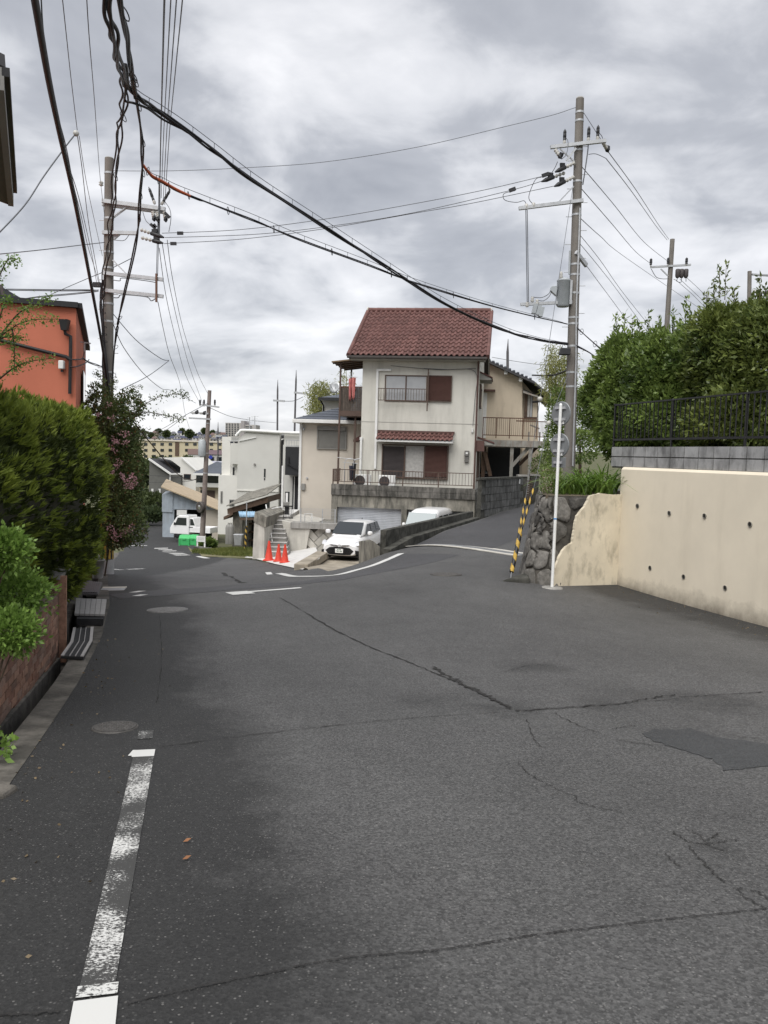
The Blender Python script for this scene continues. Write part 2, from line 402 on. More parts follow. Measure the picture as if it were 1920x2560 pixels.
# --- asphalt
def asphalt(name, base, speck=0.32, rough=0.72, damp=True, fine=1.0):
    mt, t, b = _mat(name); nd = t.nodes; lk = t.links
    def n_(ty, **k):
        q = nd.new(ty)
        for a, c in k.items(): setattr(q, a, c)
        return q
    def ma(op, a, b_=None, c=None):
        q = n_('ShaderNodeMath', operation=op)
        for i, x in enumerate((a, b_, c)):
            if x is None: continue
            if isinstance(x, (int, float)): q.inputs[i].default_value = x
            else: lk.new(x, q.inputs[i])
        return q.outputs[0]
    geo = n_('ShaderNodeNewGeometry')
    def noi(s, det=4, ro=0.6, sc=None):
        q = n_('ShaderNodeTexNoise'); q.inputs['Scale'].default_value = s; q.inputs['Detail'].default_value = det; q.inputs['Roughness'].default_value = ro
        if sc:
            mp_ = n_('ShaderNodeMapping'); mp_.inputs['Scale'].default_value = sc; lk.new(geo.outputs['Position'], mp_.inputs[0]); lk.new(mp_.outputs[0], q.inputs[0])
        else: lk.new(geo.outputs['Position'], q.inputs[0])
        return q.outputs[0]
    big = noi(0.38, 6, 0.62); mid = noi(2.6, 5, 0.7, (1.0, 0.55, 1.0)); fin = noi(70*fine, 4, 0.8)
    v = ma('ADD', ma('MULTIPLY', big, 1.15), ma('MULTIPLY', mid, 0.60))      # ~0.6
    v = ma('ADD', v, ma('MULTIPLY', fin, 2.5))                               # ~1.18
    v = ma('MAXIMUM', ma('SUBTRACT', v, 1.13), 0.12)
    if damp:
        at = n_('ShaderNodeAttribute'); at.attribute_name = 'damp'
        dn = noi(1.3, 7, 0.72)
        dv = ma('MULTIPLY', at.outputs['Fac'], ma('ADD', ma('MULTIPLY', dn, 2.4), -0.25))
        mr = n_('ShaderNodeMapRange'); mr.inputs[1].default_value = 0.18; mr.inputs[2].default_value = 0.62; mr.inputs[3].default_value = 1.0; mr.inputs[4].default_value = 0.24
        lk.new(dv, mr.inputs[0]); v = ma('MULTIPLY', v, mr.outputs[0])
    vo = n_('ShaderNodeTexVoronoi'); vo.inputs['Scale'].default_value = 72*fine; lk.new(geo.outputs['Position'], vo.inputs[0])
    sepc = n_('ShaderNodeSeparateColor'); lk.new(vo.outputs['Color'], sepc.inputs[0])
    v = ma('MULTIPLY', v, ma('ADD', ma('MULTIPLY', sepc.outputs[2], 0.9), 0.55))
    col = n_('ShaderNodeMix', data_type='RGBA', blend_type='MULTIPLY'); col.inputs[0].default_value = 1.0; col.inputs[6].default_value = (*base, 1)
    cb_ = n_('ShaderNodeCombineColor'); 
    for i in range(3): lk.new(v, cb_.inputs[i])
    lk.new(cb_.outputs[0], col.inputs[7])
    m1 = ma('MULTIPLY', ma('LESS_THAN', vo.outputs['Distance'], 0.33), ma('GREATER_THAN', sepc.outputs[0], 0.78))
    m2 = ma('MULTIPLY', m1, ma('MULTIPLY', sepc.outputs[1], speck))
    mx_ = n_('ShaderNodeMix', data_type='RGBA'); mx_.inputs[7].default_value = (0.36,0.35,0.33,1)
    lk.new(m2, mx_.inputs[0]); lk.new(col.outputs[2], mx_.inputs[6]); lk.new(mx_.outputs[2], b.inputs['Base Color'])
    b.inputs['Roughness'].default_value = rough; b.inputs['Specular IOR Level'].default_value = 0.6
    bn = n_('ShaderNodeBump'); bn.inputs['Strength'].default_value = 0.55; bn.inputs['Distance'].default_value = 0.010
    lk.new(ma('ADD', fin, ma('MULTIPLY', vo.outputs['Distance'], 0.6)), bn.inputs['Height']); lk.new(bn.outputs[0], b.inputs['Normal'])
    return mt
K['asphalt'] = asphalt('asphalt_old', (0.062,0.0612,0.060))
K['asphalt_new'] = asphalt('asphalt_new', (0.043,0.0425,0.045), 0.2, damp=False)
K['asphalt_patch'] = asphalt('asphalt_patch', (0.034,0.0355,0.037), 0.12, damp=False, fine=1.6)
K['crack'] = mat('crack_tar', (0.024,0.023,0.022), 0.95, 0.4, 30)

_gut = [(-0.6,-3),(-1.1,0),(-2.33,5),(-2.97,7.7),(-3.62,10.2),(-4.55,13.2),(-6.7,19.3),(-7.35,21.2)]   # road side of the gutter
def gut_x(y): return np.interp(y, [p[1] for p in _gut], [p[0] for p in _gut])
_SMUDGE = [(G(a, b).x, G(a, b).y, r) for a, b, r in ((1275,1768,0.5),(1180,1735,0.35),(1090,1755,0.45),(1640,1742,0.6),(1500,1760,0.4),(430,1690,0.5),(450,1800,0.4),(420,1910,0.35),(340,2330,0.3),(1760,2108,0.22),(1330,1665,0.5),(1800,1760,0.6))]
def damp_f(X, Y):
    d = X - gut_x(Y); w_ = np.interp(Y, [0,5,8,12,20,26], [1.6,1.5,1.15,1.2,1.0,0.4])
    left = np.clip(1.55 - d/w_, 0, 1)
    # foot of the cream wall
    wl = (X-4.86)*3.95 + (Y-16.5)*1.19; wl = -wl/4.12
    rt = np.clip(1.1 - wl/1.5, 0, 0.8)*(Y < 17.5)*(X > 3.2)
    sm = np.zeros_like(X)
    for x, y, r in _SMUDGE: sm = np.maximum(sm, 0.46*np.exp(-((X-x)**2+(Y-y)**2)/(r*r)))
    return np.maximum(np.maximum(left, rt), sm)
apron_px = [(545,1393),(640,1401),(700,1413),(760,1424),(820,1428),(890,1411),(962,1384)]
ap = [G(*p) for p in apron_px]
road_poly = [(p[0]-0.02, p[1]) for p in _gut] + [(-9.3,25),(-13.2,40),(-21,65),(-29.5,92),(-36,115),(-29,115),(-24.3,92),(-18.6,72),(-15.2,66),(-13.4,57),(-11.0,50.5),(-9.6,45),(-8.6,40.5)] \
    + [(p.x, p.y) for p in ap] + [(0.25,24.0),(2.06,27.7),(4.93,33.8),(7.95,40.1),(12,49),(16,47.5),(11.9,38.2),(8.7,32),(6.0,26.5),(4.1,22),(3.6,19.5),(2.95,16.6),(3.2,15.8),(4.9,16.6),(6.05,12.6),(8.4,5),(10.8,-3)]
road = drape('road', road_poly, K['asphalt'], 0.0, 0.25, attr=damp_f)
# surrounding ground reaching the horizon
K['grassy'] = mat('ground_grass', (0.06,0.075,0.03), 0.95, 0.4, 0.8, 0.4, 8, col2=(0.12,0.11,0.06))
gx = [-2500,-900,-400,-200,-120,-80,-60,-45,-35,-28,-22,-17,-13,-10,-7,-4,-1,2,5,9,14,20,30,45,80,140,300,800,2500]
gy = [-60,-20,-8,-4,0,3,6,9,12,16,22,27,33,40,48,56,65,78,92,115,140,180,220,275,330,400,480,600,700,850,1000,1600,3000]
vs = [(x, y, float(low_z(x, y)) + (mnoise.noise(Vector((x*0.02, y*0.02, 0)))*2.5 if y > 230 else 0)) for y in gy for x in gx]
nxg = len(gx)
m_ = MB(); m_.smooth = True; m_.add(vs, [(j*nxg+i, j*nxg+i+1, (j+1)*nxg+i+1, (j+1)*nxg+i) for j in range(len(gy)-1) for i in range(nxg-1)])
struct(m_.build('ground', K['grassy']))

# newer asphalt on the side road and the trench band
def gp(l): return [(G(*p).x, G(*p).y) for p in l]
side = gp([(995,1374),(1110,1331),(1252,1283),(1345,1256)]) + gp([(1352,1318),(1290,1348),(1215,1377)])
drape('road_resurfacing', side, K['asphalt_new'], 0.004, 0.35)
band = gp([(268,1486),(420,1474),(600,1462),(760,1453),(880,1434),(960,1407),(990,1386),(1150,1387),(1060,1411),(960,1430),(860,1449),(720,1464),(560,1477),(400,1490),(300,1497)])
drape('road_trench_patch', band, K['asphalt_new'], 0.004, 0.3)
_pp = [(1607,1836),(1640,1824),(1720,1824),(1830,1850),(1960,1866),(2010,1905),(1900,1918),(1812,1926),(1785,1900),(1700,1872),(1640,1857)]
patch = gp([(x+random.uniform(-5,5), y+random.uniform(-3,3)) for a, b in zip(_pp, _pp[1:]+_pp[:1]) for x, y in [(a[0]+(b[0]-a[0])*k/5, a[1]+(b[1]-a[1])*k/5) for k in range(5)]])
drape('road_repair_patch', patch, K['asphalt_patch'], 0.004, 0.25)

# --- painted markings (worn)
def paint(name, wear, wscale=(22,60,22), thr=0.5, soft=0.04):
    mt, t, b = _mat(name); nd = t.nodes; lk = t.links
    geo = nd.new('ShaderNodeNewGeometry'); mp_ = nd.new('ShaderNodeMapping'); mp_.inputs['Scale'].default_value = wscale; lk.new(geo.outputs['Position'], mp_.inputs[0])
    no = nd.new('ShaderNodeTexNoise'); no.inputs['Scale'].default_value = 1; no.inputs['Detail'].default_value = 6; no.inputs['Roughness'].default_value = 0.7; lk.new(mp_.outputs[0], no.inputs[0])
    n2_ = nd.new('ShaderNodeTexNoise'); n2_.inputs['Scale'].default_value = 3.2; n2_.inputs['Detail'].default_value = 3; lk.new(geo.outputs['Position'], n2_.inputs[0])
    ad = nd.new('ShaderNodeMath'); ad.operation = 'MULTIPLY_ADD'; ad.inputs[1].default_value = 0.7; lk.new(n2_.outputs[0], ad.inputs[0]); lk.new(no.outputs[0], ad.inputs[2])
    mr = nd.new('ShaderNodeMapRange'); mr.inputs[1].default_value = thr+0.35-soft+wear; mr.inputs[2].default_value = thr+0.35+soft+wear; lk.new(ad.outputs[0], mr.inputs[0])
    mx_ = nd.new('ShaderNodeMix'); mx_.data_type = 'RGBA'; mx_.inputs[6].default_value = (0.56,0.56,0.54,1); mx_.inputs[7].default_value = (0.042,0.0415,0.040,1)
    lk.new(mr.outputs[0], mx_.inputs[0]); lk.new(mx_.outputs[2], b.inputs['Base Color']); b.inputs['Roughness'].default_value = 0.7
    return mt
K['paint'] = paint('road_paint', 0.22, (12,12,12)); K['paint_worn'] = paint('road_paint_worn', -0.085, (70,110,70), soft=0.05)
K['paint_half'] = paint('road_paint_flaked', 0.07, (45,70,45))
strip('edge_line_marking', [(326,1884),(349,1884)], 0.14, K['paint'], 0.006)      # end bar of the edge line
def qline(name, a, b, wd, mt, off=0.006): return strip(name, [a, b], wd, mt, off)
strip('edge_line_marking', [(361,1881),(243,2470)], 0.14, K['paint_worn'], 0.005, taper=lambda f: 1-0.16*f)
qline('edge_line_marking', (361,1876), (357,1893), 0.15, K['paint'], 0.006)
qline('edge_line_marking', (240,2500), (226,2600), 0.142, K['paint'], 0.006)
qline('edge_line_marking', (246,2464), (241,2493), 0.135, K['paint_half'], 0.0065)
qline('edge_line_marking', (366,1828), (362,1848), 0.11, K['paint_worn'], 0.005)
strip('curved_line_marking', [(670,1431),(715,1438),(760,1441.5),(840,1438),(897,1424),(953,1406),(1003,1384)], 0.2, K['paint'], 0.009)
qline('stop_line_marking', (572,1485), (628,1481), 0.62, K['paint'], 0.009)
qline('stop_line_marking', (610,1481), (752,1470), 0.22, K['paint'], 0.009)
qline('square_marking', (334,1480), (354,1480), 0.40, K['paint'], 0.009)
qline('square_marking', (340,1489), (361,1489), 0.34, K['paint'], 0.009)
for a, b, wd in (((318,1364),(368,1364),0.35), ((286,1425),(300,1424),0.3), ((318,1424),(360,1422),0.16)):
    qline('faded_bar_marking', a, b, wd, K['paint_half'], 0.008)
for k in range(6):
    qline('lane_letter_marking', (386+k*10, 1371+k*3.4), (420+k*10.5, 1370.5+k*3.4), 0.62, K['paint_half'] if k % 2 else K['paint'], 0.008)
qline('faded_bar_marking', (496,1391), (518,1396), 0.28, K['paint'], 0.008)

# --- cracks and joints
strip('road_crack', [(700,1495),(760,1530),(830,1571),(900,1606),(980,1640),(1060,1672),(1130,1702),(1190,1730),(1240,1752),(1280,1775)], 0.018, K['crack'], 0.007, jitter=0.012, n=10)
strip('road_crack', [(1080,1668),(1150,1707),(1210,1737),(1275,1772)], 0.035, K['crack'], 0.0085, jitter=0.03, n=16)
strip('road_crack', [(400,1868),(650,1836),(900,1808),(1100,1791),(1290,1779),(1450,1769),(1560,1760),(1700,1748)], 0.007, K['crack'], 0.007, jitter=0.006, n=14)
strip('road_crack', [(1290,1779),(1420,1770),(1560,1758),(1640,1744),(1690,1738)], 0.016, K['crack'], 0.0085, jitter=0.02, n=12)
strip('road_crack', [(1690,1745),(1770,1740),(1850,1735),(1930,1730)], 0.012, K['crack'], 0.007, jitter=0.01, n=10)
strip('road_crack', [(318,2511),(440,2483),(640,2441),(860,2398),(1100,2377),(1380,2334),(1640,2304),(1935,2272)], 0.0065, K['crack'], 0.007, jitter=0.003, n=40)
strip('road_crack', [(-20,2543),(40,2540),(90,2536),(150,2531)], 0.012, K['crack'], 0.007, jitter=0.006, n=12)
strip('road_crack', [(1297,1908),(1320,1935),(1365,1960),(1410,1982),(1440,1992),(1442,2005),(1500,2022),(1555,2030)], 0.0055, K['crack'], 0.007, jitter=0.007, n=14)
for l in ([(1680,2080),(1720,2105),(1765,2110),(1810,2106),(1850,2100)], [(1712,2070),(1740,2085),(1762,2105)], [(1762,2105),(1800,2085)], [(1762,2112),(1810,2130)],
          [(1720,2115),(1745,2145),(1780,2180),(1815,2208)], [(1830,2222),(1880,2228),(1930,2255)], [(1840,2225),(1870,2250),(1915,2275)], [(1660,2135),(1700,2168)],
          [(1530,1824),(1560,1818),(1590,1815)], [(1540,1850),(1590,1858),(1640,1866)], [(1385,1783),(1440,1812),(1500,1835)], [(1318,1800),(1330,1840),(1352,1868)],
          [(1260,1680),(1320,1665),(1380,1664)], [(1290,1672),(1320,1682)], [(1820,1838),(1880,1846),(1920,1852)]):
    strip('road_crack', l, 0.006, K['crack'], 0.007, jitter=0.010, n=10)
strip('road_crack', [(557,1432),(580,1443),(605,1458)], 0.09, K['crack'], 0.007, jitter=0.03, n=8)
strip('road_joint', [(398,1540),(404,1620),(400,1700),(392,1760)], 0.008, K['crack'], 0.006, jitter=0.006, n=10)

# --- manhole covers
K['iron'] = mat('cast_iron', (0.085,0.08,0.075), 0.6, 0.25, 25, 0.4, 60, metal=0.3)
K['iron_lt'] = mat('cast_iron_light', (0.17,0.165,0.16), 0.6, 0.25, 25, 0.4, 60, metal=0.3)
def manhole(px, py, wpx, label, mt):
    c = G(px, py); rad = wpx/FPX*c.y/2
    e = 0.05; nrm = Vector((-(gz(c.x+e, c.y)-gz(c.x-e, c.y))/(2*e), -(gz(c.x, c.y+e)-gz(c.x, c.y-e))/(2*e), 1)).normalized()
    t = thing('manhole_cover', label, 'manhole cover', c, 0, 'manhole covers in the road')
    MB().lathe(c, [(rad*1.06, -0.02), (rad*1.06, 0.009), (rad*0.97, 0.009), (rad*0.97, -0.02)], 32, nrm).build('frame', mt, t)
    m_ = MB(); m_.lathe(c, [(rad*0.955, -0.02), (rad*0.955, 0.012)], 32, nrm)
    u = nrm.orthogonal().normalized(); q = nrm.cross(u)
    for i in range(-3, 4):
        for j in range(-3, 4):
            o = (u*i + q*j)*rad*0.25
            if o.length < rad*0.85: m_.lathe(c+o, [(rad*0.09, 0.010), (rad*0.07, 0.017)], 6, nrm)
    m_.build('lid', mt, t)
manhole(1115, 1436, 76, 'round rusty manhole cover near the side road drain', K['iron'])
manhole(418, 1525, 96, 'round grey manhole cover beside the square road markings', K['iron_lt'])
manhole(288, 1819, 108, 'dark round manhole cover above the worn white edge line', K['iron'])

# --- grated drain across the side road and a short one by the left pole
def grate(a, b, wd, label, nb):
    p, q = G(*a), G(*b); t = thing('road_drain', label, 'drain', p)
    d = (q-p); n_ = Vector((d.y, -d.x, 0)).normalized()
    for s in (-1, 1):
        m_ = MB()
        pts = [p.lerp(q, i/10) for i in range(11)]; pts = [Vector((v.x, v.y, gz(v.x, v.y)+0.006)) + n_*(s*wd/2) for v in pts]
        for i in range(10): m_.bar(pts[i], pts[i+1], wd*0.36, 0.02)
        m_.build('concrete_edge', K['conc_light'], t)
    m_ = MB()
    for i in range(nb):
        v = p.lerp(q, (i+0.5)/nb); v.z = gz(v.x, v.y)+0.004
        m_.bar(v - n_*wd*0.3, v + n_*wd*0.3, 0.03, 0.02)
    o = m_.build('grating', K['galv'], t); o['kind'] = 'stuff'
grate((975,1377), (1312,1388), 0.55, 'pale grated drain crossing the side road', 60)
grate((252,1475), (312,1474), 0.45, 'short steel grated drain by the left gutter', 14)
# ================================================================ LEFT: gutter, garden bank, brick wall
def sweep(name, line, prof, mt, zf=gz):
    pts = []
    for i in range(len(line)-1):
        a, b = line[i], line[i+1]; k = max(1, int(math.hypot(b[0]-a[0], b[1]-a[1])/0.5))
        pts += [(a[0]+(b[0]-a[0])*j/k, a[1]+(b[1]-a[1])*j/k) for j in range(k)]
    pts.append(line[-1]); m_ = MB(); n = len(prof); vs = []
    for i, p in enumerate(pts):
        a = pts[max(i-1, 0)]; b = pts[min(i+1, len(pts)-1)]; d = Vector((b[0]-a[0], b[1]-a[1], 0)).normalized(); q = Vector((-d.y, d.x, 0))
        z = zf(p[0], p[1])
        for o, h in prof: vs.append((p[0]+q.x*o, p[1]+q.y*o, z+h))
    m_.add(vs, [(i*n+j, i*n+j+1, (i+1)*n+j+1, (i+1)*n+j) for i in range(len(pts)-1) for j in range(n-1)])
    return m_.build(name, mt)
K['gutter'] = mat('gutter_concrete', (0.125,0.115,0.10), 0.95, 0.3, 4, 0.4, 30, streak=0.8, scol=(0.035,0.033,0.028), sscale=(3,3,3), sthr=0.48)
struct(sweep('gutter', _gut + [(-8.2,23),(-12.6,38)], [(-0.02,0.004),(0.2,0.012),(0.21,-0.28),(0.44,-0.28),(0.45,0.05),(0.6,0.06),(0.62,-0.6)], K['gutter']))
drape('garden', [(-1.2,-3),(-1.75,0.0),(-2.9,5.0),(-3.55,7.7),(-4.2,10.2),(-5.1,13.2),(-7.4,19.5),(-8.2,21.5),(-14,38),(-30,36),(-30,-3)], K['soil'], 0.0, 1.2,
      zf=lambda X, Y: np.interp(Y, [-3,5,9,14,22,38], [0.3,-0.25,-0.35,-0.6,-1.5,-3.1]))

BW0 = Vector((-3.76, 9.2, 0)); _bd = Vector((-0.97, 4.2, 0)).normalized()
BT = Matrix.Translation(BW0) @ Matrix.Rotation(math.atan2(_bd.y, _bd.x), 4, 'Z')     # x along wall away from viewer, y to the left
brick_cols = [(0.24,0.125,0.085),(0.29,0.165,0.115),(0.20,0.105,0.075),(0.26,0.155,0.11),(0.16,0.095,0.07),(0.23,0.15,0.115)]
K['bricks'] = [mat('brick_%d' % i, c, 0.9, 0.22, 18, 0.35, 60, rnd=0.16) for i, c in enumerate(brick_cols)]
K['mortar'] = mat('mortar', (0.16,0.12,0.095), 0.95, 0.2, 10, 0.3, 60)
bw = thing('brick_wall', 'low brown brick garden wall under the clipped conifer hedge', 'wall', BW0 + Vector((0,0,-0.9)))
def bbase(x): return -0.87 + (-x)*0.052       # top of the concrete footing
m_ = MB(BT); m_.hexa([(-7.5,0.012,bbase(-7.5)-0.1),(0,0.012,bbase(0)-0.05),(0,0.19,bbase(0)-0.05),(-7.5,0.19,bbase(-7.5)-0.1),(-7.5,0.012,-0.135),(0,0.012,-0.135),(0,0.19,-0.135),(-7.5,0.19,-0.135)])
m_.build('mortar_core', K['mortar'], bw)
m_ = MB(BT); m_.hexa([(-7.5,-0.03,bbase(-7.5)-0.6),(0.0,-0.03,bbase(0)-0.5),(0,0.2,bbase(0)-0.5),(-7.5,0.2,bbase(-7.5)-0.6),(-7.5,-0.03,bbase(-7.5)),(0,-0.03,bbase(0)),(0,0.2,bbase(0)),(-7.5,0.2,bbase(-7.5))])
m_.build('footing', K['gutter'], bw)
bm_ = []
for i, mt in enumerate(K['bricks']):
    b = MB(); b.box((0,0,0), (0.212,0.10,0.066)); bm_.append(b.mesh('brick', mt))
hb = MB(); hb.box((0,0,0), (0.10,0.10,0.066)); half_me = hb.mesh('brick', K['bricks'][1])
for r in range(10):
    z = -0.135 - (r+1)*0.074
    x = -0.0
    if r % 2: 
        if z > bbase(-0.05): obj('brick', half_me, bw, BT @ Matrix.Translation((-0.105, 0, z)))
        x = -0.112
    while x > -5.2:
        x -= 0.224
        if z + 0.045 < bbase(x+0.11): continue
        obj('brick', random.choice(bm_), bw, BT @ Matrix.Translation((x+0.008, random.uniform(-0.004,0.004), z)))
# end pier of stacked blocks, board and grey wall behind it
K['pierblk'] = mat('pier_block', (0.15,0.088,0.058), 0.9, 0.2, 8, 0.3, 50, rnd=0.25)
pr = thing('brick_pier', 'short pier of brown blocks at the end of the brick wall', 'pier', BT @ Vector((0.4,0.1,-1)))
m_ = MB(); m_.box((0,0,0), (0.30,0.22,0.128)); pme = m_.mesh('block', K['pierblk'])
for i in range(7): obj('block', pme, pr, BT @ Matrix.Translation((0.10, 0.05, -1.05 + i*0.14)))
m_ = MB(BT); m_.box((0.11,0.06,-1.04), (0.39,0.26,-0.1)); m_.build('core', K['mortar'], pr)
bd = thing('timber_board', 'brown upright board beside the block pier', 'board', BT @ Vector((0.6,0,-1)))
m_ = MB(BT); m_.box((0.47,-0.02,-1.05), (0.52,0.22,0.02)); m_.build('board', K['bricks'][1], bd, bevel=0.004)
m_ = MB(BT); m_.box((0.44,0.05,-0.02), (1.3,0.32,0.02)); m_.build('grey_cap', K['conc'], bd)
gw = thing('grey_wall', 'weathered grey concrete garden wall behind the slatted gutter cover', 'wall', (-4.4,11,-1))
p0, p1 = Vector((-4.12,10.0,0)), Vector((-7.75,20.6,0)); d_ = (p1-p0).normalized(); q_ = Vector((-d_.y, d_.x, 0))
m_ = MB(); m_.hexa([p0+Vector((0,0,-1.3)), p1+Vector((0,0,-2.3)), p1+q_*0.15+Vector((0,0,-2.3)), p0+q_*0.15+Vector((0,0,-1.3)),
                    p0+Vector((0,0,-0.25)), p1+Vector((0,0,-0.95)), p1+q_*0.15+Vector((0,0,-0.95)), p0+q_*0.15+Vector((0,0,-0.25))])
m_.build('panel', K['conc_mid'], gw)
m_ = MB(); m_.bar(p0+q_*0.075+Vector((0,0,-0.225)), p1+q_*0.075+Vector((0,0,-0.925)), 0.22, 0.05); m_.build('coping', K['conc'], gw)

# gutter covers
def GP(px, py, off=0.0):
    p = G(px, py); p.z += off; return p
def plate_px(name, c, off, th, mt, parent, sub=None):
    p = [GP(*q, off) for q in c]; dz = Vector((0,0,th))
    m_ = MB(); m_.hexa([p[0], p[1], p[2], p[3], p[0]+dz, p[1]+dz, p[2]+dz, p[3]+dz]); return m_.build(name, mt, parent)
K['darkplate'] = mat('dark_rubber', (0.03,0.03,0.032), 0.7, 0.2, 10, 0.2, 60)
K['lightplate'] = mat('grey_plastic', (0.40,0.385,0.375), 0.6, 0.08, 10)
K['greyplate'] = mat('ribbed_plate', (0.16,0.15,0.155), 0.7, 0.15, 12, 0.2, 60)
t = thing('bent_ramp_plate', 'dark bent ramp plate with pale stripes over the gutter', 'ramp plate', GP(190,1620))
far = [(183,1580),(196,1580),(199,1580),(213,1580),(216,1580),(226,1580),(234,1578)]
def lerp2(a, b, s): return (a[0]+(b[0]-a[0])*s, a[1]+(b[1]-a[1])*s)
fa, fb, ma_, mb_, na, nb = (183,1580),(234,1578),(176,1616),(231,1613),(152,1651),(209,1653)
m_ = MB()
for (l0, l1, r0, r1) in ((fa, ma_, fb, mb_), (ma_, na, mb_, nb)):
    p = [GP(*l1, 0.02), GP(*r1, 0.02), GP(*r0, 0.02), GP(*l0, 0.02)]; dz = Vector((0,0,0.03)); m_.hexa(p + [v+dz for v in p])
m_.build('plate', K['darkplate'], t)
for s0, s1 in ((0,0.13),(0.37,0.40),(0.62,0.65),(0.86,1.0)):
    m_ = MB()
    for (l0, l1, r0, r1) in ((fa, ma_, fb, mb_), (ma_, na, mb_, nb)):
        p = [GP(*lerp2(l1,r1,s0), 0.05), GP(*lerp2(l1,r1,s1), 0.05), GP(*lerp2(l0,r0,s1), 0.05), GP(*lerp2(l0,r0,s0), 0.05)]; dz = Vector((0,0,0.012)); m_.hexa(p + [v+dz for v in p])
    m_.build('stripe', K['lightplate'], t)
t = thing('slatted_gutter_cover', 'pale slatted plastic ramp board lying over the gutter', 'ramp board', GP(225,1545))
for k in range(6):
    s0, s1 = (k+0.03)/6, (k+0.95)/6
    c = [lerp2((186,1560),(262,1562),s0), lerp2((186,1560),(262,1562),s1), lerp2((190,1518),(267,1521),s1), lerp2((190,1518),(267,1521),s0)]
    plate_px('slat', c, 0.12, 0.03, K['lightplate'], t)
plate_px('base', [(192,1566),(258,1567),(262,1530),(196,1528)], 0.02, 0.09, K['darkplate'], t)
t = thing('ribbed_gutter_cover', 'grey ribbed plate over the gutter near the left pole', 'gutter cover', GP(225,1475))
for k in range(9):
    s0, s1 = k/9+0.01, (k+0.9)/9
    c = [lerp2((206,1489),(244,1489),s0), lerp2((206,1489),(244,1489),s1), lerp2((206,1458),(255,1462),s1), lerp2((206,1458),(255,1462),s0)]
    plate_px('rib', c, 0.045, 0.022, K['greyplate'], t)
plate_px('plate', [(205,1490),(245,1490),(256,1461),(205,1457)], 0.015, 0.026, K['greyplate'], t)

# ================================================================ RIGHT: cream retaining wall, blocks, fence
CW = Vector((4.86, 16.5, 0)); _cd = Vector((1.19, -3.95, 0)).normalized()      # wall runs towards the viewer
CT = Matrix.Translation(CW) @ Matrix.Rotation(math.atan2(_cd.y, _cd.x), 4, 'Z')   # x towards viewer, y = left normal -> away from wall back?
# local +y = rot90(x): (3.95,1.19)/.. -> points right/back, i.e. into the bank
K['cream'] = mat('cream_render', (0.70,0.63,0.505), 0.85, 0.04, 1.3, 0.10, 120, streak=0.22, scol=(0.40,0.34,0.25), sscale=(1.5,1.5,0.25), sthr=0.57)
K['cream_dirty'] = mat('cream_render_dirty', (0.69,0.615,0.475), 0.85, 0.08, 2.0, 0.15, 80, streak=0.65, scol=(0.26,0.225,0.16), sscale=(5,5,2.5), sthr=0.56)
cw = thing('cream_retaining_wall', 'cream rendered retaining wall with round weep holes', 'wall', CW + Vector((0,0,-0.95)))
LEN = 19.5; m_ = MB(CT); zt = 1.515
segs = 40; vs = []; ft = []
for i in range(segs+1):
    x = LEN*i/segs; wp = CT @ Vector((x, 0, 0)); zg = gz(wp.x, wp.y)
    vs += [(x,-0.02,zg-0.3), (x,-0.019,zg), (x,-0.018,zg+0.12), (x,-0.016,zg+0.3), (x,-0.012,zg+0.6), (x,0.0,zt-0.05), (x,0.05,zt), (x,0.28,zt), (x,0.28,zg-0.3)]; ft += [1,1,0.72,0.35,0,0,0,0,0]
m_.add(vs, [(i*9+j, i*9+(j+1) % 9, (i+1)*9+(j+1) % 9, (i+1)*9+j) for i in range(segs) for j in range(9)] + [tuple(range(8,-1,-1)), tuple(segs*9+j for j in range(9))])
me = m_.mesh('render', K['cream']); at = me.attributes.new('foot', 'FLOAT', 'POINT'); at.data.foreach_set('value', ft)
t_ = K['cream'].node_tree; nd = t_.nodes; b_ = nd['Principled BSDF']; src = b_.inputs['Base Color'].links[0].from_socket      # splash-back dirt along the foot
a_ = nd.new('ShaderNodeAttribute'); a_.attribute_name = 'foot'; g_ = nd.new('ShaderNodeNewGeometry'); n_ = nd.new('ShaderNodeTexNoise'); n_.inputs['Scale'].default_value = 2.2; n_.inputs['Detail'].default_value = 8; n_.inputs['Roughness'].default_value = 0.7
t_.links.new(g_.outputs['Position'], n_.inputs[0]); ad = nd.new('ShaderNodeMath'); ad.operation = 'MULTIPLY_ADD'; ad.inputs[1].default_value = 1.3; t_.links.new(n_.outputs[0], ad.inputs[0]); t_.links.new(a_.outputs['Fac'], ad.inputs[2])
mr_ = nd.new('ShaderNodeMapRange'); mr_.inputs[1].default_value = 1.0; mr_.inputs[2].default_value = 1.95; t_.links.new(ad.outputs[0], mr_.inputs[0])
mx_ = nd.new('ShaderNodeMix'); mx_.data_type = 'RGBA'; mx_.inputs[7].default_value = (0.13,0.11,0.085,1); t_.links.new(mr_.outputs[0], mx_.inputs[0]); t_.links.new(src, mx_.inputs[6]); t_.links.new(mx_.outputs[2], b_.inputs['Base Color'])
obj('render', me, cw)
def wall_hit(px, py):
    Ti = CT.inverted(); a = Ti @ EYE; b = Ti.to_3x3() @ ray(px, py); t_ = -a.y/b.y; return a + b*t_
K['hole'] = mat('weep_hole_dark', (0.02,0.018,0.015), 0.95)
for px, py in ((1595,1265),(1675,1283),(1763,1290),(1877,1311),(1627,1420),(1711,1442),(1815,1470)):
    c = wall_hit(px, py); c.y = -0.02
    m_ = MB(CT); m_.lathe(c, [(0.042,0.03),(0.046,-0.006),(0.038,-0.006),(0.036,0.012),(0.001,0.0125)], 16, (0,1,0)); m_.cur = 0
    w_ = m_.build('weep_hole', K['conc_mid'], cw)
    m_ = MB(CT); m_.lathe(c + Vector((0,0.002,0)), [(0.0365,0.0),(0.001,0.0001)], 16, (0,-1,0)); m_.build('hole', K['hole'], w_)
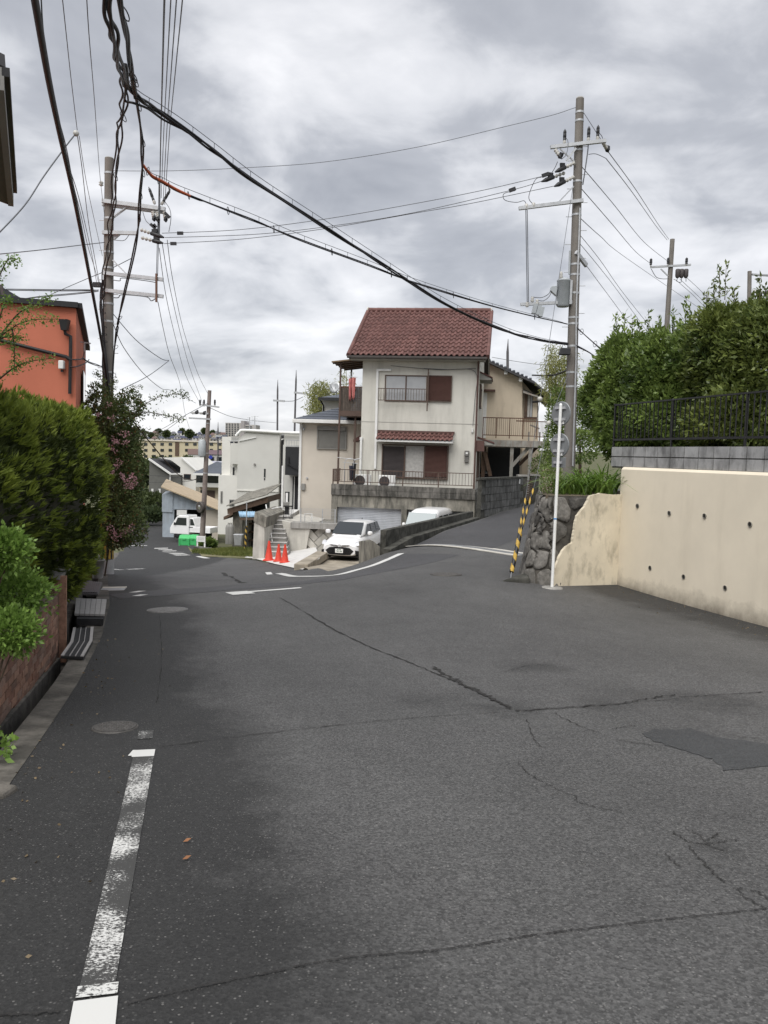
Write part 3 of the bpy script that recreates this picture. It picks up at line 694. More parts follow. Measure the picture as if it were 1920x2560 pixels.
# raised bank behind
m_ = MB(CT); m_.box((-0.1,0.285,-1.2), (LEN,14,1.50)); m_.box((-0.5,0.25,1.49), (LEN,14,1.93)); struct(m_.build('bank', K['soil']))
# concrete block courses on top
K['cblock'] = mat('concrete_block', (0.30,0.30,0.30), 0.95, 0.14, 3.0, 0.3, 70, rnd=0.10, streak=0.75, scol=(0.085,0.085,0.085), sscale=(3.5,3.5,1.6), sthr=0.52)
kb = thing('concrete_block_wall', 'two courses of grey concrete blocks on top of the cream wall', 'wall', CT @ Vector((0,0.2,1.5)))
m_ = MB(); m_.box((0,0,0), (0.376,0.13,0.192)); cme = m_.mesh('block', K['cblock'])
for r in range(2):
    for i in range(26):
        obj('block', cme, kb, CT @ Matrix.Translation((-0.55+i*0.4, 0.10, 1.522+r*0.212)))
m_ = MB(CT); m_.box((-0.54,0.125,1.49), (9.8,0.225,1.93)); m_.build('mortar_core', K['conc_dark'], kb)
m_ = MB()
m_.box((0,0,0), (0.13,0.386,0.198)); cme2 = m_.mesh('block', K['cblock'])
for r in range(2):
    for i in range(3): obj('block', cme2, kb, CT @ Matrix.Translation((-0.56, 0.24+i*0.4, 1.522+r*0.212)))
# black railing
fe = thing('black_picket_fence', 'black metal picket fence along the top of the block wall', 'fence', CT @ Vector((0,0.16,1.94)))
zl, zh = 2.06, 2.80
m_ = MB(CT); m_.box((-0.6,0.14,zh), (9.6,0.18,zh+0.03)); m_.build('top_rail', K['blackmetal'], fe)
m_ = MB(CT); m_.box((-0.6,0.145,zl), (9.6,0.185,zl+0.04)); m_.build('bottom_rail', K['blackmetal'], fe)
m_ = MB(); m_.box((-0.008,-0.008,zl), (0.008,0.008,zh)); pk = m_.mesh('picket', K['blackmetal'])
for i in range(75): obj('picket', pk, fe, CT @ Matrix.Translation((-0.58+i*0.135, 0.165, 0)))
m_ = MB(); m_.box((-0.017,-0.017,1.93), (0.017,0.017,zh)); pk = m_.mesh('post', K['blackmetal'])
for i in range(6): obj('post', pk, fe, CT @ Matrix.Translation((-0.59+i*1.95, 0.165, 0)))
m_ = MB(CT)
m_.box((-0.615,0.14,zh), (-0.575,2.2,zh+0.045)); m_.box((-0.61,0.145,zl), (-0.58,2.2,zl+0.04))
m_.build('return_rail', K['blackmetal'], fe)
for i in range(15): obj('picket', bpy.data.meshes['picket'], fe, CT @ Matrix.Translation((-0.595, 0.3+i*0.135, 0)))

# ---- stone corner with cream patch
path = [(3.75,21.0),(3.30,18.6),(2.98,17.0),(2.90,16.35),(3.02,15.98),(3.35,15.84),(4.2,16.18),(4.9,16.48)]
def path_at(s):
    acc = 0
    for i in range(len(path)-1):
        a = Vector(path[i]).to_3d(); b = Vector(path[i+1]).to_3d(); l = (b-a).length
        if s <= acc+l or i == len(path)-2: return a.lerp(b, (s-acc)/l), (b-a).normalized()
        acc += l
PL = sum((Vector(path[i+1])-Vector(path[i])).length for i in range(len(path)-1))
ZT = 0.90
def face_pt(s, z, off=0.0):     # battered face
    p, d = path_at(s); inn = Vector((-d.y, d.x, 0)); k = (z+0.9)/1.8
    bat = 0.36*max(0.0, k)*np.interp(s, [0, 5.2, 6.6], [1, 1, 0.15])
    return p + inn*(bat - off) + Vector((0,0,z))
sw = thing('stone_retaining_wall', 'dark mossy stone retaining wall at the street corner', 'wall', (3.2,16.2,-0.9))
K['mossmortar'] = mat('mossy_mortar', (0.075,0.068,0.058), 0.95, 0.35, 6, 0.5, 30)
m_ = MB(); ns, nz = 40, 8; vs = []
for i in range(ns+1):
    for j in range(nz+1): vs.append(face_pt(PL*i/ns, -1.1 + (ZT+1.1)*j/nz))
m_.smooth = True
m_.add(vs, [(i*(nz+1)+j, (i+1)*(nz+1)+j, (i+1)*(nz+1)+j+1, i*(nz+1)+j+1) for i in range(ns) for j in range(nz)])
m_.build('mortar', K['mossmortar'], sw)
K['stones'] = [mat('stone_%d' % i, c, 0.92, 0.35, 9, 0.9, 16, rnd=0.2, streak=0.7, scol=(0.25,0.24,0.22), sscale=(9,9,7), sthr=0.58) for i, c in enumerate([(0.115,0.108,0.097),(0.15,0.141,0.128),(0.085,0.079,0.072)])]
random.seed(11)
cells = []
for _ in range(4000):
    q = (random.uniform(0.05, PL-0.3), random.uniform(-0.92, ZT-0.10))
    mind = 0.30 if random.random() < 0.5 else 0.40
    if all(math.hypot((q[0]-c[0])*0.9, q[1]-c[1]) > mind for c in cells): cells.append(q)
ca = np.array(cells)
for idx, (cs, cz) in enumerate(cells):
    _q = proj(face_pt(cs, cz)); _lim = float(np.interp(_q[1], [1237,1268,1291,1357,1368,1393,1424,1465], [1474,1460,1441,1430,1413,1397,1386,1383]))
    if _q[0] > _lim + 4: continue
    p, d = path_at(cs); nrm = Vector((d.y, -d.x, 0.18)).normalized()
    ring = []; nr_ = 20
    for k in range(nr_):
        a = 2*math.pi*k/nr_; dx, dz = math.cos(a), math.sin(a); rmax = 0.34
        for j, (ox_, oz_) in enumerate(cells):
            if j == idx: continue
            ex, ez_ = ox_-cs, oz_-cz; l2 = ex*ex+ez_*ez_
            if l2 > 1.2: continue
            den = (dx*ex+dz*ez_)
            if den > 1e-6: rmax = min(rmax, l2/2/den)
        rmax = rmax*0.97 - 0.012
        if dz > 0: rmax = min(rmax, (ZT-0.03-cz)/dz)
        ring.append((dx*rmax, dz*rmax))
    sm = [((ring[k-1][0]+6*ring[k][0]+ring[(k+1) % nr_][0])/8, (ring[k-1][1]+6*ring[k][1]+ring[(k+1) % nr_][1])/8) for k in range(nr_)]
    ph = random.uniform(0,50); bul = random.uniform(0.03,0.065); tilt = (random.uniform(-0.1,0.1), random.uniform(-0.1,0.1)); vs = []
    for f, o_ in ((1.0,-0.03),(0.985,0.45),(0.93,0.85),(0.6,1.0)):
        for k, (x, z) in enumerate(sm):
            nn = mnoise.noise(Vector((x*7+ph, z*7, f*2)))
            off = bul*o_ + 0.035*nn*(f < 0.99) + (x*tilt[0]+z*tilt[1])*(f < 0.99)
            vs.append(face_pt(cs+x*f, min(ZT, cz+z*f), max(off, -0.03)))
    vs.append(face_pt(cs, cz, bul*1.0+0.02*mnoise.noise(Vector((ph,1,1)))))
    m_ = MB(); m_.smooth = True
    m_.add(vs, [(r_*nr_+k, r_*nr_+(k+1) % nr_, (r_+1)*nr_+(k+1) % nr_, (r_+1)*nr_+k) for r_ in range(3) for k in range(nr_)] + [(3*nr_+k, 3*nr_+(k+1) % nr_, 4*nr_) for k in range(nr_)])
    m_.build('stone', random.choice(K['stones']), sw)
# soil on top
top = [face_pt(PL*i/30, ZT) for i in range(31)] + [Vector((5.2,16.8,ZT+0.05)), Vector((5.6,21.5,ZT+0.1)), Vector((4.2,21.5,ZT))]
m_ = MB(); m_.add(top, [tuple(range(len(top)))])
m_.prism([p + Vector((0,0,-0.002)) for p in top], (0,0,-0.08)); struct(m_.build('planting_bed', K['soil']))
# cream patch on the return face
pa = Vector((4.90,16.46,0)); pb = Vector((3.34,15.78,0)); pd = (pb-pa).normalized(); pn = Vector((pd.y, -pd.x, 0))
if pn.y > 0: pn = -pn
def ret_hit(px, py):
    d = ray(px, py); t_ = (pa - EYE).dot(pn)/d.dot(pn); return EYE + d*t_
bnd = [(1549,1236),(1520,1236),(1500,1233),(1474,1240),(1467,1254),(1460,1268),(1449,1281),(1441,1291),(1438,1306),(1435,1324),(1432,1342),(1430,1357),(1421,1363),(1413,1368),(1404,1379),(1397,1393),(1391,1408),(1386,1424),(1384,1442),(1382,1470)]
dense = []
random.seed(5)
for i in range(len(bnd)-1):
    for j in range(4):
        q = lerp2(bnd[i], bnd[i+1], j/4); dense.append((q[0]+random.uniform(-0.7,0.7), q[1]+random.uniform(-0.7,0.7)))
poly = [ret_hit(*q) for q in dense]
p_end = poly[-1].copy(); p_end.z = -1.1; p_c = pa.copy(); p_c.z = -1.1; p_t = pa.copy(); p_t.z = poly[0].z
poly = [p_t] + poly + [p_end, p_c]
m_ = MB(); m_.prism([q + pn*0.02 for q in poly], -pn*0.07)
o = m_.build('cream_patch', K['cream_dirty'], sw, label='peeling cream render over the right of the stones')

# ================================================================ side-road parapet, wedge, parking apron
_e0 = Vector((0.25,24.0,0)); _ed = Vector((0.425,0.905,0)).normalized(); _en = Vector((-0.905,0.425,0)).normalized()   # normal to the left
pp = thing('roadside_parapet', 'long low mossy concrete parapet along the uphill side road', 'parapet', _e0 + Vector((0,0,-1.2)))
def along(y): return _e0 + _ed*((y-24.0)/_ed.y)
m_ = MB(); ks = [24.0,25.5,27,28.5,30,31.5]
for i in range(len(ks)-1):
    a, b = along(ks[i]), along(ks[i+1]); za, zb = gz(a.x,a.y), gz(b.x,b.y)
    ta = float(np.interp(ks[i], [24,25.5,31.5], [-1.22,-0.98,-0.72])); tb = float(np.interp(ks[i+1], [24,25.5,31.5], [-1.22,-0.98,-0.72]))
    m_.hexa([a+Vector((0,0,za-2.4)), b+Vector((0,0,zb-2.4)), b+_en*0.28+Vector((0,0,zb-2.4)), a+_en*0.28+Vector((0,0,za-2.4)),
             a+Vector((0,0,ta)), b+Vector((0,0,tb)), b+_en*0.28+Vector((0,0,tb)), a+_en*0.28+Vector((0,0,ta))])
m_.build('lower_ledge', K['conc_moss'], pp)
m_ = MB(); a, b = along(24.2)+_en*0.285, along(31.6)+_en*0.285
m_.hexa([a+Vector((0,0,-3.2)), b+Vector((0,0,-2.8)), b+_en*0.2+Vector((0,0,-2.8)), a+_en*0.2+Vector((0,0,-3.2)), a+Vector((0,0,-0.67)), b+Vector((0,0,-0.50)), b+_en*0.2+Vector((0,0,-0.50)), a+_en*0.2+Vector((0,0,-0.67))])
m_.build('upper_wall', K['conc_moss'], pp, bevel=0.015)
wd_ = thing('concrete_wedge_wall', 'sloping concrete wedge wall at the foot of the parapet', 'wall', (-0.5,25.5,-1.9))
pts = [P(904,1406,26.4), P(966,1383,24.1), P(966,1379,24.1), P(932,1352,25.2), P(904,1356,26.4)]
bk = Vector((-0.1,0.35,0))
m_ = MB(); ptb = [Vector(p) for p in pts]; ptb[0].z -= 0.5; ptb[1].z -= 0.5
m_.prism(ptb, bk); m_.build('wedge', K['conc_mid'], wd_, bevel=0.01)
K['conc_apron'] = mat('apron_concrete', (0.34,0.30,0.24), 0.92, 0.2, 1.6, 0.25, 30, streak=0.6, scol=(0.15,0.13,0.10), sscale=(1.2,1.2,1), sthr=0.5)
def apron_z(X, Y):
    h = 3.84 + 0.105*np.clip(Y-26.4, 0, 5.2); h = np.where(X > -0.9, h - 0.12*np.clip(X+0.9, 0, 1)*np.clip(1-(Y-26)/3, 0, 1), h)
    return EYE.z - h
apoly = [(G(760,1424).x, G(760,1424).y)] + [(p.x, p.y) for p in ap[4:6]] + [(-0.72,26.6),(-0.4,26.2),(5.2,37.8),(-2.5,38.6),(-2.9,33.0)]
drape('parking_apron', apoly, K['conc_apron'], 0.012, 0.5, zf=apron_z)
slab = gp([(632,1397),(700,1414),(756,1426),(800,1397)]) + [(-2.95,35),(-3.2,37),(-6.2,37),(-6.0,34.6)]
drape('stair_forecourt', slab, K['conc_new'], 0.03, 0.6)
kc = thing('beige_kerb', 'sloping beige kerb between the stair forecourt and the parking apron', 'kerb', G(770,1415))
a, b = G(752,1424), P(806,1386,33.0); m_ = MB(); m_.bar(a+Vector((0,0,0.05)), b+Vector((0,0,-0.02)), 0.5, 0.3); m_.build('kerb', K['conc_apron'], kc, bevel=0.03)
# ================================================================ MAIN HOUSE (red tiled roof, pale render)
HF = Fr(899, 1207, 38.2, -8.2)
K['stucco'] = mat('pale_stucco', (0.575,0.56,0.505), 0.9, 0.05, 0.8, 0.25, 60, streak=0.5, scol=(0.36,0.35,0.31), sscale=(1.6,1.6,0.3), sthr=0.53)
K['rooftile'] = mat('red_roof_tile', (0.132,0.066,0.058), 0.68, 0.16, 6, 0.08, 40, rnd=0.17, spec=0.25)
K['gutterdark'] = mat('dark_eaves_gutter', (0.05,0.042,0.038), 0.6, 0.2, 5)
K['soffit'] = mat('soffit_board', (0.36,0.35,0.32), 0.8, 0.08, 4)
K['shutter_red'] = mat('shutter_red_brown', (0.088,0.044,0.036), 0.6, 0.08, 5)
K['shutter_dark'] = mat('shutter_dark', (0.058,0.05,0.05), 0.6, 0.1, 5)
K['frosted'] = mat('frosted_pane', (0.36,0.37,0.38), 0.25, 0.06, 2.5, spec=0.6)
K['curtain'] = mat('lace_curtain', (0.38,0.37,0.35), 0.5, 0.15, 9, spec=0.6)
K['pinkcloth'] = mat('red_pink_cloth', (0.50,0.17,0.16), 0.9, 0.2, 8)
hs = thing('red_roofed_house', 'two storey pale rendered house with a red tiled gable roof', 'house', HF.W(2.8,0,0), HF.rot)
Wd = HF.rect(899,1000,1196,1010)[2]; ez = HF.loc(1050,893).z; DEP = 9.0
rz = HF.loc(1070,779,4.5).z     # ridge height (under tiles)
m_ = HF.mb()
m_.prism([(0,0,-0.2),(0,DEP,-0.2),(0,DEP,ez),(0,DEP/2,rz-0.25),(0,0,ez)], (Wd,0,0)); m_.build('wall', K['stucco'], hs)
zb = HF.loc(1050,1057).z
m_ = HF.mb(); m_.box((-0.012,-0.012,zb-0.015), (Wd+0.012,0.5,zb+0.012)); m_.build('floor_band', K['soffit'], hs)
# roof
xl, xr = HF.loc(872,890,-0.55).x, HF.loc(1216,893,-0.55).x
E0 = Vector((0,-0.6,ez-0.02)); Rg = Vector((0,4.5,rz)); slope = (Rg-E0); SL = slope.length; sd_ = slope.normalized()
m_ = HF.mb(); th = 0.10
nrm_ = Vector((0,-sd_.z, sd_.y))
def rp(x, s, h=0.0): return Vector((x,0,0)) + E0 + sd_*s + nrm_*h
m_.hexa([rp(xl,0,-th), rp(xr,0,-th), rp(xr,SL,-th), rp(xl,SL,-th), rp(xl,0), rp(xr,0), rp(xr,SL), rp(xl,SL)])
bkE = Vector((0,DEP+0.6,ez-0.02))
m_.hexa([Vector((xl,0,0))+bkE+Vector((0,0,-th)), Vector((xr,0,0))+bkE+Vector((0,0,-th)), Vector((xr,4.51,rz-th)), Vector((xl,4.51,rz-th)),
         Vector((xl,0,0))+bkE, Vector((xr,0,0))+bkE, Vector((xr,4.51,rz+0.02)), Vector((xl,4.51,rz+0.02))])
rf = m_.build('roof', K['gutterdark'], hs)
m_ = HF.mb(); m_.hexa([Vector((xl,0,0))+bkE+Vector((0,0,0.005)), Vector((xr,0,0))+bkE+Vector((0,0,0.005)), Vector((xr,4.51,rz+0.03)), Vector((xl,4.51,rz+0.03)),
         Vector((xl,0,0))+bkE+Vector((0,0,0.05)), Vector((xr,0,0))+bkE+Vector((0,0,0.05)), Vector((xr,4.51,rz+0.08)), Vector((xl,4.51,rz+0.08))]); m_.build('rear_slope', K['rooftile'], rf)
NC, NR = 25, 12; tw = (xr-xl)/NC; tl = SL/NR
def tile_mesh(tw, tl, name='tile', mt=None):      # S-profile interlocking tile, nose tilted up
    prof = [(-0.02,0.015),(0.10,-0.012),(0.30,-0.018),(0.45,0.0),(0.58,0.045),(0.74,0.072),(0.90,0.058),(1.02,0.016)]
    m_ = MB(); n = len(prof); vs = []
    for y, lift in ((-0.04*tl, 0.055), (1.06*tl, 0.008)):
        for a, h in prof: vs.append((a*tw, y, h*tw/0.26+lift))
    for y, lift in ((-0.04*tl, 0.030), (1.06*tl, -0.012)):
        for a, h in prof: vs.append((a*tw, y, h*tw/0.26+lift))
    m_.smooth = True
    m_.add(vs, [(j, j+1, n+j+1, n+j) for j in range(n-1)])
    m_.smooth = False
    m_.add(vs, [(j, 2*n+j, 2*n+j+1, j+1) for j in range(n-1)])
    return m_.mesh(name, mt or K['rooftile'])
tme = tile_mesh(tw, tl)
rotm = Matrix.Rotation(math.atan2(sd_.z, sd_.y), 4, 'X')
for r in range(NR):
    for c in range(NC):
        obj('roof_tile', tme, rf, HF.T @ Matrix.Translation(rp(xl + c*tw + random.uniform(-0.004,0.004), r*tl, 0.004)) @ rotm @ Matrix.Rotation(random.uniform(-0.006,0.006), 4, 'Y'))
m_ = MB(); m_.lathe((0,0,0), [(0.12,0),(0.135,0.02),(0.125,0.52)], 12, (1,0,0)); rme = m_.mesh('ridge_tile', K['rooftile'])
nr = int((xr-xl)/0.5)
for i in range(nr+1): obj('ridge_tile', rme, rf, HF.T @ Matrix.Translation((xl-0.03+i*(xr-xl-0.44)/nr, 4.5, rz+0.06)))
m_ = MB(); m_.lathe((0,0,0), [(0.10,0),(0.10,tl*1.05)], 10, (0,1,0)); vme = m_.mesh('verge_tile', K['rooftile'])
for r in range(NR):
    for x in (xl-0.02, xr+0.06): obj('verge_tile', vme, rf, HF.T @ Matrix.Translation(rp(x, r*tl, 0.01)) @ rotm)
for x in (xl-0.02, xr+0.05): HF.mb().lathe((x,4.5,rz+0.07), [(0.001,-0.03),(0.15,-0.03),(0.15,0.03),(0.001,0.03)], 14, (1,0,0)).build('ridge_end_cap', K['conc_light'], rf)
m_ = HF.mb(); m_.box((xl-0.05,-0.78,ez-0.16), (xr+0.05,-0.62,ez-0.05)); m_.build('gutter', K['gutterdark'], hs, bevel=0.02)
m_ = HF.mb(); m_.box((xl+0.05,-0.6,ez-0.2), (xr-0.05,0.0,ez-0.13)); m_.build('soffit', K['soffit'], hs)
for x in (xl+0.02, xr-0.07):
    m_ = HF.mb(); m_.prism([(x,-0.6,ez-0.25),(x,4.5,rz-0.3),(x,DEP+0.6,ez-0.25),(x,DEP+0.6,ez-0.05),(x,4.5,rz-0.02),(x,-0.6,ez-0.05)], (0.05,0,0)); m_.build('bargeboard', K['soffit'], hs)
# downpipes
m_ = HF.mb(); a = HF.loc(978,925,-0.06); b = HF.loc(944,925,-0.06); c = HF.loc(937,1172,-0.06); c.x = b.x+0.02
m_.bar(a, b+Vector((-0.05,0,0)), 0.10, 0.10); m_.bar(b, c, 0.11, 0.11); m_.build('white_downpipe', K['trim'], hs, bevel=0.01)
m_ = HF.mb(); a = HF.loc(903,1098,-0.06); b = HF.loc(899,1190,-0.06); b.x = a.x; m_.bar(a, b, 0.10, 0.10); m_.bar(a+Vector((-0.07,0,0.03)), a+Vector((0.07,0,0.03)), 0.1,0.12); m_.build('white_downpipe', K['trim'], hs, bevel=0.01)
m_ = HF.mb(); x = Wd-0.06
m_.cyl((x,-0.07,ez-0.15), (x,-0.07,-0.3), 0.04, n=8); m_.cyl((x,-0.62,ez-0.1), (x,-0.07,ez-0.4), 0.04, n=8); m_.build('brown_downpipe', K['shutter_red'], hs)
# upper window with rail and shutter box
def window(fr, parent, px0, py0, px1, py1, cols, fm, name='window', dep=0.04, fw=0.05, split=None, d=0.0):
    x0, z0, x1, z1 = fr.rect(px0, py0, px1, py1, d)
    m_ = fr.mb(); dd = d-dep
    m_.box((x0,dd,z0), (x0+fw,d+0.03,z1)); m_.box((x1-fw,dd,z0), (x1,d+0.03,z1)); m_.box((x0+fw,dd,z0), (x1-fw,d+0.03,z0+fw)); m_.box((x0+fw,dd,z1-fw), (x1-fw,d+0.03,z1))
    w_ = m_.build(name, fm, parent)
    n = len(cols); fr_ = split or [i/n for i in range(n+1)]
    for i, mt in enumerate(cols):
        a, b = x0+fw+(x1-x0-2*fw)*fr_[i], x0+fw+(x1-x0-2*fw)*fr_[i+1]
        m_ = fr.mb(); m_.box((a+0.02,dd+0.025+0.012*(i % 2),z0+fw), (b-0.02,d+0.02,z1-fw)); m_.build('pane', mt, w_)
        if i: 
            m_ = fr.mb(); m_.box((a-0.03,dd+0.005,z0+fw), (a+0.03,d,z1-fw)); m_.build('mullion', fm, w_)
    return w_
def slats(fr, parent, px0, py0, px1, py1, mt, d0, pitch=0.06, name='shutter'):
    x0, z0, x1, z1 = fr.rect(px0, py0, px1, py1, d0); m_ = fr.mb(); n = max(3, int((z1-z0)/pitch)); vs = []
    for i in range(n):
        a = z0+(z1-z0)*i/n; b = z0+(z1-z0)*(i+1)/n
        m_.add([(x0,d0,a),(x1,d0,a),(x1,d0-0.022,(a*0.35+b*0.65)),(x0,d0-0.022,(a*0.35+b*0.65)),(x1,d0,b),(x0,d0,b)], [(0,1,2,3),(3,2,4,5)])
    m_.box((x0,d0+0.002,z0), (x1,d0+0.03,z1))
    return m_.build(name, mt, parent)
window(HF, hs, 962, 938, 1068, 1004, [K['frosted'], K['frosted']], K['brown'])
s_ = slats(HF, hs, 1073, 941, 1127, 1001, K['shutter_red'], -0.07, 0.05)
x0, z0, x1, z1 = HF.rect(1070, 939, 1130, 1004)
m_ = HF.mb()
for a in ((x0,-0.10,z0,x0+0.05,z1),(x1-0.05,-0.10,z0,x1,z1)): m_.box((a[0],a[1],a[2]), (a[3],0.02,a[4]))
m_.box((x0+0.05,-0.1,z0), (x1-0.05,0.02,z0+0.04)); m_.box((x0+0.05,-0.1,z1-0.04), (x1-0.05,0.02,z1)); m_.box((x0+0.05,-0.045,z0+0.04), (x1-0.05,0.02,z1-0.04))
m_.build('shutter_box', K['brown'], hs)
m_ = HF.mb(); a = HF.loc(1071,923,-0.3); b = HF.loc(1066,1028,-0.3); b.x = a.x; m_.bar(a, b, 0.05, 0.05)
m_.bar((a.x,-0.3,a.z-0.15), (a.x,0,a.z-0.15), 0.04); m_.bar((a.x,-0.3,b.z+0.35), (a.x,0,b.z+0.35), 0.04); m_.build('washing_pole_bracket', K['brown'], hs)
def railing(fr, parent, x0, x1, z0, z1, d, n, mt, bw=0.018, rw=0.035, posts=0, nm='railing', ends=True):
    r_ = fr.mb(); r_.box((x0,d-rw/2,z1-rw), (x1,d+rw/2,z1)); ro = r_.build(nm, mt, parent); r_ = fr.mb(); r_.box((x0,d-rw/2,z0), (x1,d+rw/2,z0+rw*0.9)); r_.build('bottom_rail', mt, ro)
    b = MB(); b.box((-bw/2,-bw/2,z0+rw*0.9), (bw/2,bw/2,z1-rw)); bme = b.mesh('baluster', mt)
    for i in range(n+1): obj('baluster', bme, ro, fr.T @ Matrix.Translation((x0+0.012+(x1-x0-0.024)*i/n, d, 0)))
    if posts:
        b = MB(); b.box((-0.025,-0.025,z0-0.14), (0.025,0.025,z1)); pme_ = b.mesh('post', mt)
        for i in range(posts+1): obj('post', pme_, ro, fr.T @ Matrix.Translation((x0+0.025+(x1-x0-0.05)*i/posts, d+0.001, 0)))
    return ro
x0, z0, x1, z1 = HF.rect(945, 971, 1069, 1002, -0.28); railing(HF, hs, x0, x1, z0, z1, -0.28, 18, K['brown'])
# lower canopy
x0, z0, x1, z1 = HF.rect(943, 1083, 1133, 1103, -0.3)
m_ = HF.mb(); m_.prism([(x0,0,z0-0.02),(x0,0,z1),(x0,-0.62,z0+0.02),(x0,-0.62,z0-0.06)], (x1-x0,0,0)); cn = m_.build('canopy', K['trim'], hs)
sl = Vector((0,0.62,z1-z0-0.02)); rot2 = Matrix.Rotation(math.atan2(sl.z, sl.y), 4, 'X'); tw2 = (x1-x0)/17
tm2 = tile_mesh(tw2, sl.length/2*0.98)
for r in range(2):
    for c in range(17): obj('roof_tile', tm2, cn, HF.T @ Matrix.Translation((x0+c*tw2, -0.64+0.31*r, z0+0.03+(sl.z/2)*r)) @ rot2)
m_ = HF.mb(); m_.box((x0-0.02,-0.1,z1+0.02), (x1+0.04,0.0,z1+0.12)); m_.build('flashing', K['shutter_red'], cn)
# lower window: dark shutter, curtained glass, red-brown shutter
x0, z0, x1, z1 = HF.rect(955, 1112, 1121, 1196)
m_ = HF.mb()
for a, b in (((x0,-0.13,z0),(x0+0.05,0.02,z1)), ((x1-0.05,-0.13,z0),(x1,0.02,z1)), ((x0+0.05,-0.13,z0),(x1-0.05,0.02,z0+0.05)), ((x0+0.05,-0.13,z1-0.05),(x1-0.05,0.02,z1))): m_.box(a, b)
lw = m_.build('window', K['brown'], hs)
slats(HF, lw, 958, 1116, 1011, 1193, K['shutter_dark'], -0.06, 0.055); slats(HF, lw, 1062, 1116, 1117, 1193, K['shutter_red'], -0.07, 0.055)
a0, c0, a1, c1 = HF.rect(1012, 1116, 1061, 1193, -0.03)
m_ = HF.mb(); m_.box((a0,-0.03,c0), (a1,0.01,c1)); m_.build('pane', K['curtain'], lw)
m_ = HF.mb(); m_.box((a0-0.04,-0.1,c0), (a0+0.03,0.0,c1)); m_.build('mullion', K['brown'], lw)
m_ = HF.mb(); m_.box((a1-0.03,-0.1,c0), (a1+0.04,0.0,c1)); m_.build('mullion', K['brown'], lw)
# meter, wall lamp, cable hook
c = HF.loc(1167,1141,0)
m_ = HF.mb(); m_.box((c.x-0.11,-0.13,c.z-0.02), (c.x+0.11,0,c.z+0.27)); m_.lathe((c.x,-0.15,c.z+0.1), [(0.09,0),(0.09,0.04)], 14, (0,1,0)); m_.box((c.x-0.10,-0.12,c.z-0.28), (c.x+0.10,0,c.z-0.03))
mt_ = m_.build('meter', mat('meter_grey', (0.13,0.125,0.115), 0.6, 0.15, 10), hs, bevel=0.02)
m_ = HF.mb(); m_.box((c.x-0.05,-0.153,c.z+0.11), (c.x+0.05,-0.14,c.z+0.19)); m_.build('meter_dial', K['trim'], mt_)
c = HF.loc(1181,1075,0); m_ = HF.mb(); m_.cyl((c.x,-0.06,c.z+0.08),(c.x,-0.06,c.z-0.06),0.035,n=8); m_.lathe((c.x,-0.06,c.z-0.14),[(0.02,0),(0.055,0.04),(0.05,0.09)],10); m_.build('wall_lamp', K['trim'], hs)
m_ = HF.mb(); pts = [HF.loc(977,914,-0.05), HF.loc(1020,918,-0.07), HF.loc(1100,924,-0.07), HF.loc(1190,921,-0.05)]; m_.tube(cat_rom(pts,5), 0.012, 5)
pts = [HF.loc(1060,921,-0.07), HF.loc(1120,924,-0.06), HF.loc(1188,929,-0.05), HF.loc(1187,1000,-0.04), HF.loc(1182,1065,-0.04)]; m_.tube(cat_rom(pts,5), 0.012, 5); m_.build('house_wiring', K['wire'], hs)
# right gable side: window and two little canopies
for (zc, wl, proj_) in ((HF.loc(1200,940).z, 2.0, 0.55), (HF.loc(1200,1105).z, 1.5, 0.75)):
    m_ = HF.mb(); m_.prism([(Wd,0.5,zc-0.12),(Wd,0.5,zc+0.2),(Wd+proj_,0.5,zc-0.05),(Wd+proj_,0.5,zc-0.12)], (0,wl,0)); m_.cur = 0; cs_ = m_.build('side_canopy', K['soffit'], hs)
    m_ = HF.mb(); m_.prism([(Wd,0.45,zc+0.21),(Wd,0.45,zc+0.27),(Wd+proj_+0.05,0.45,zc+0.01),(Wd+proj_+0.05,0.45,zc-0.05)], (0,wl+0.1,0)); m_.build('canopy_tiles', K['rooftile'], cs_)
for zc, h in ((HF.loc(1200,985).z, 1.1), (HF.loc(1200,1165).z, 1.5)):
    m_ = HF.mb(); m_.box((Wd-0.01,0.9,zc-h/2), (Wd+0.09,2.3,zc+h/2)); w_ = m_.build('side_window', K['brown'], hs); m_ = HF.mb(); m_.box((Wd+0.08,0.97,zc-h/2+0.07), (Wd+0.10,2.23,zc+h/2-0.07)); m_.build('pane', K['glass'], w_)
c = HF.loc(1206,1115); m_ = HF.mb(); m_.box((Wd-0.02,-0.05,c.z-0.25), (Wd+0.35,0.4,c.z+0.25)); m_.build('meter_cupboard', K['shutter_red'], hs)
c = HF.loc(903,1110); m_ = HF.mb(); m_.prism([(0,1.0,HF.loc(890,1095).z),(0,1.0,HF.loc(890,1080).z),(-0.55,1.0,HF.loc(890,1098).z),(-0.55,1.0,HF.loc(890,1104).z)], (0,1.2,0)); m_.build('side_canopy', K['rooftile'], hs)
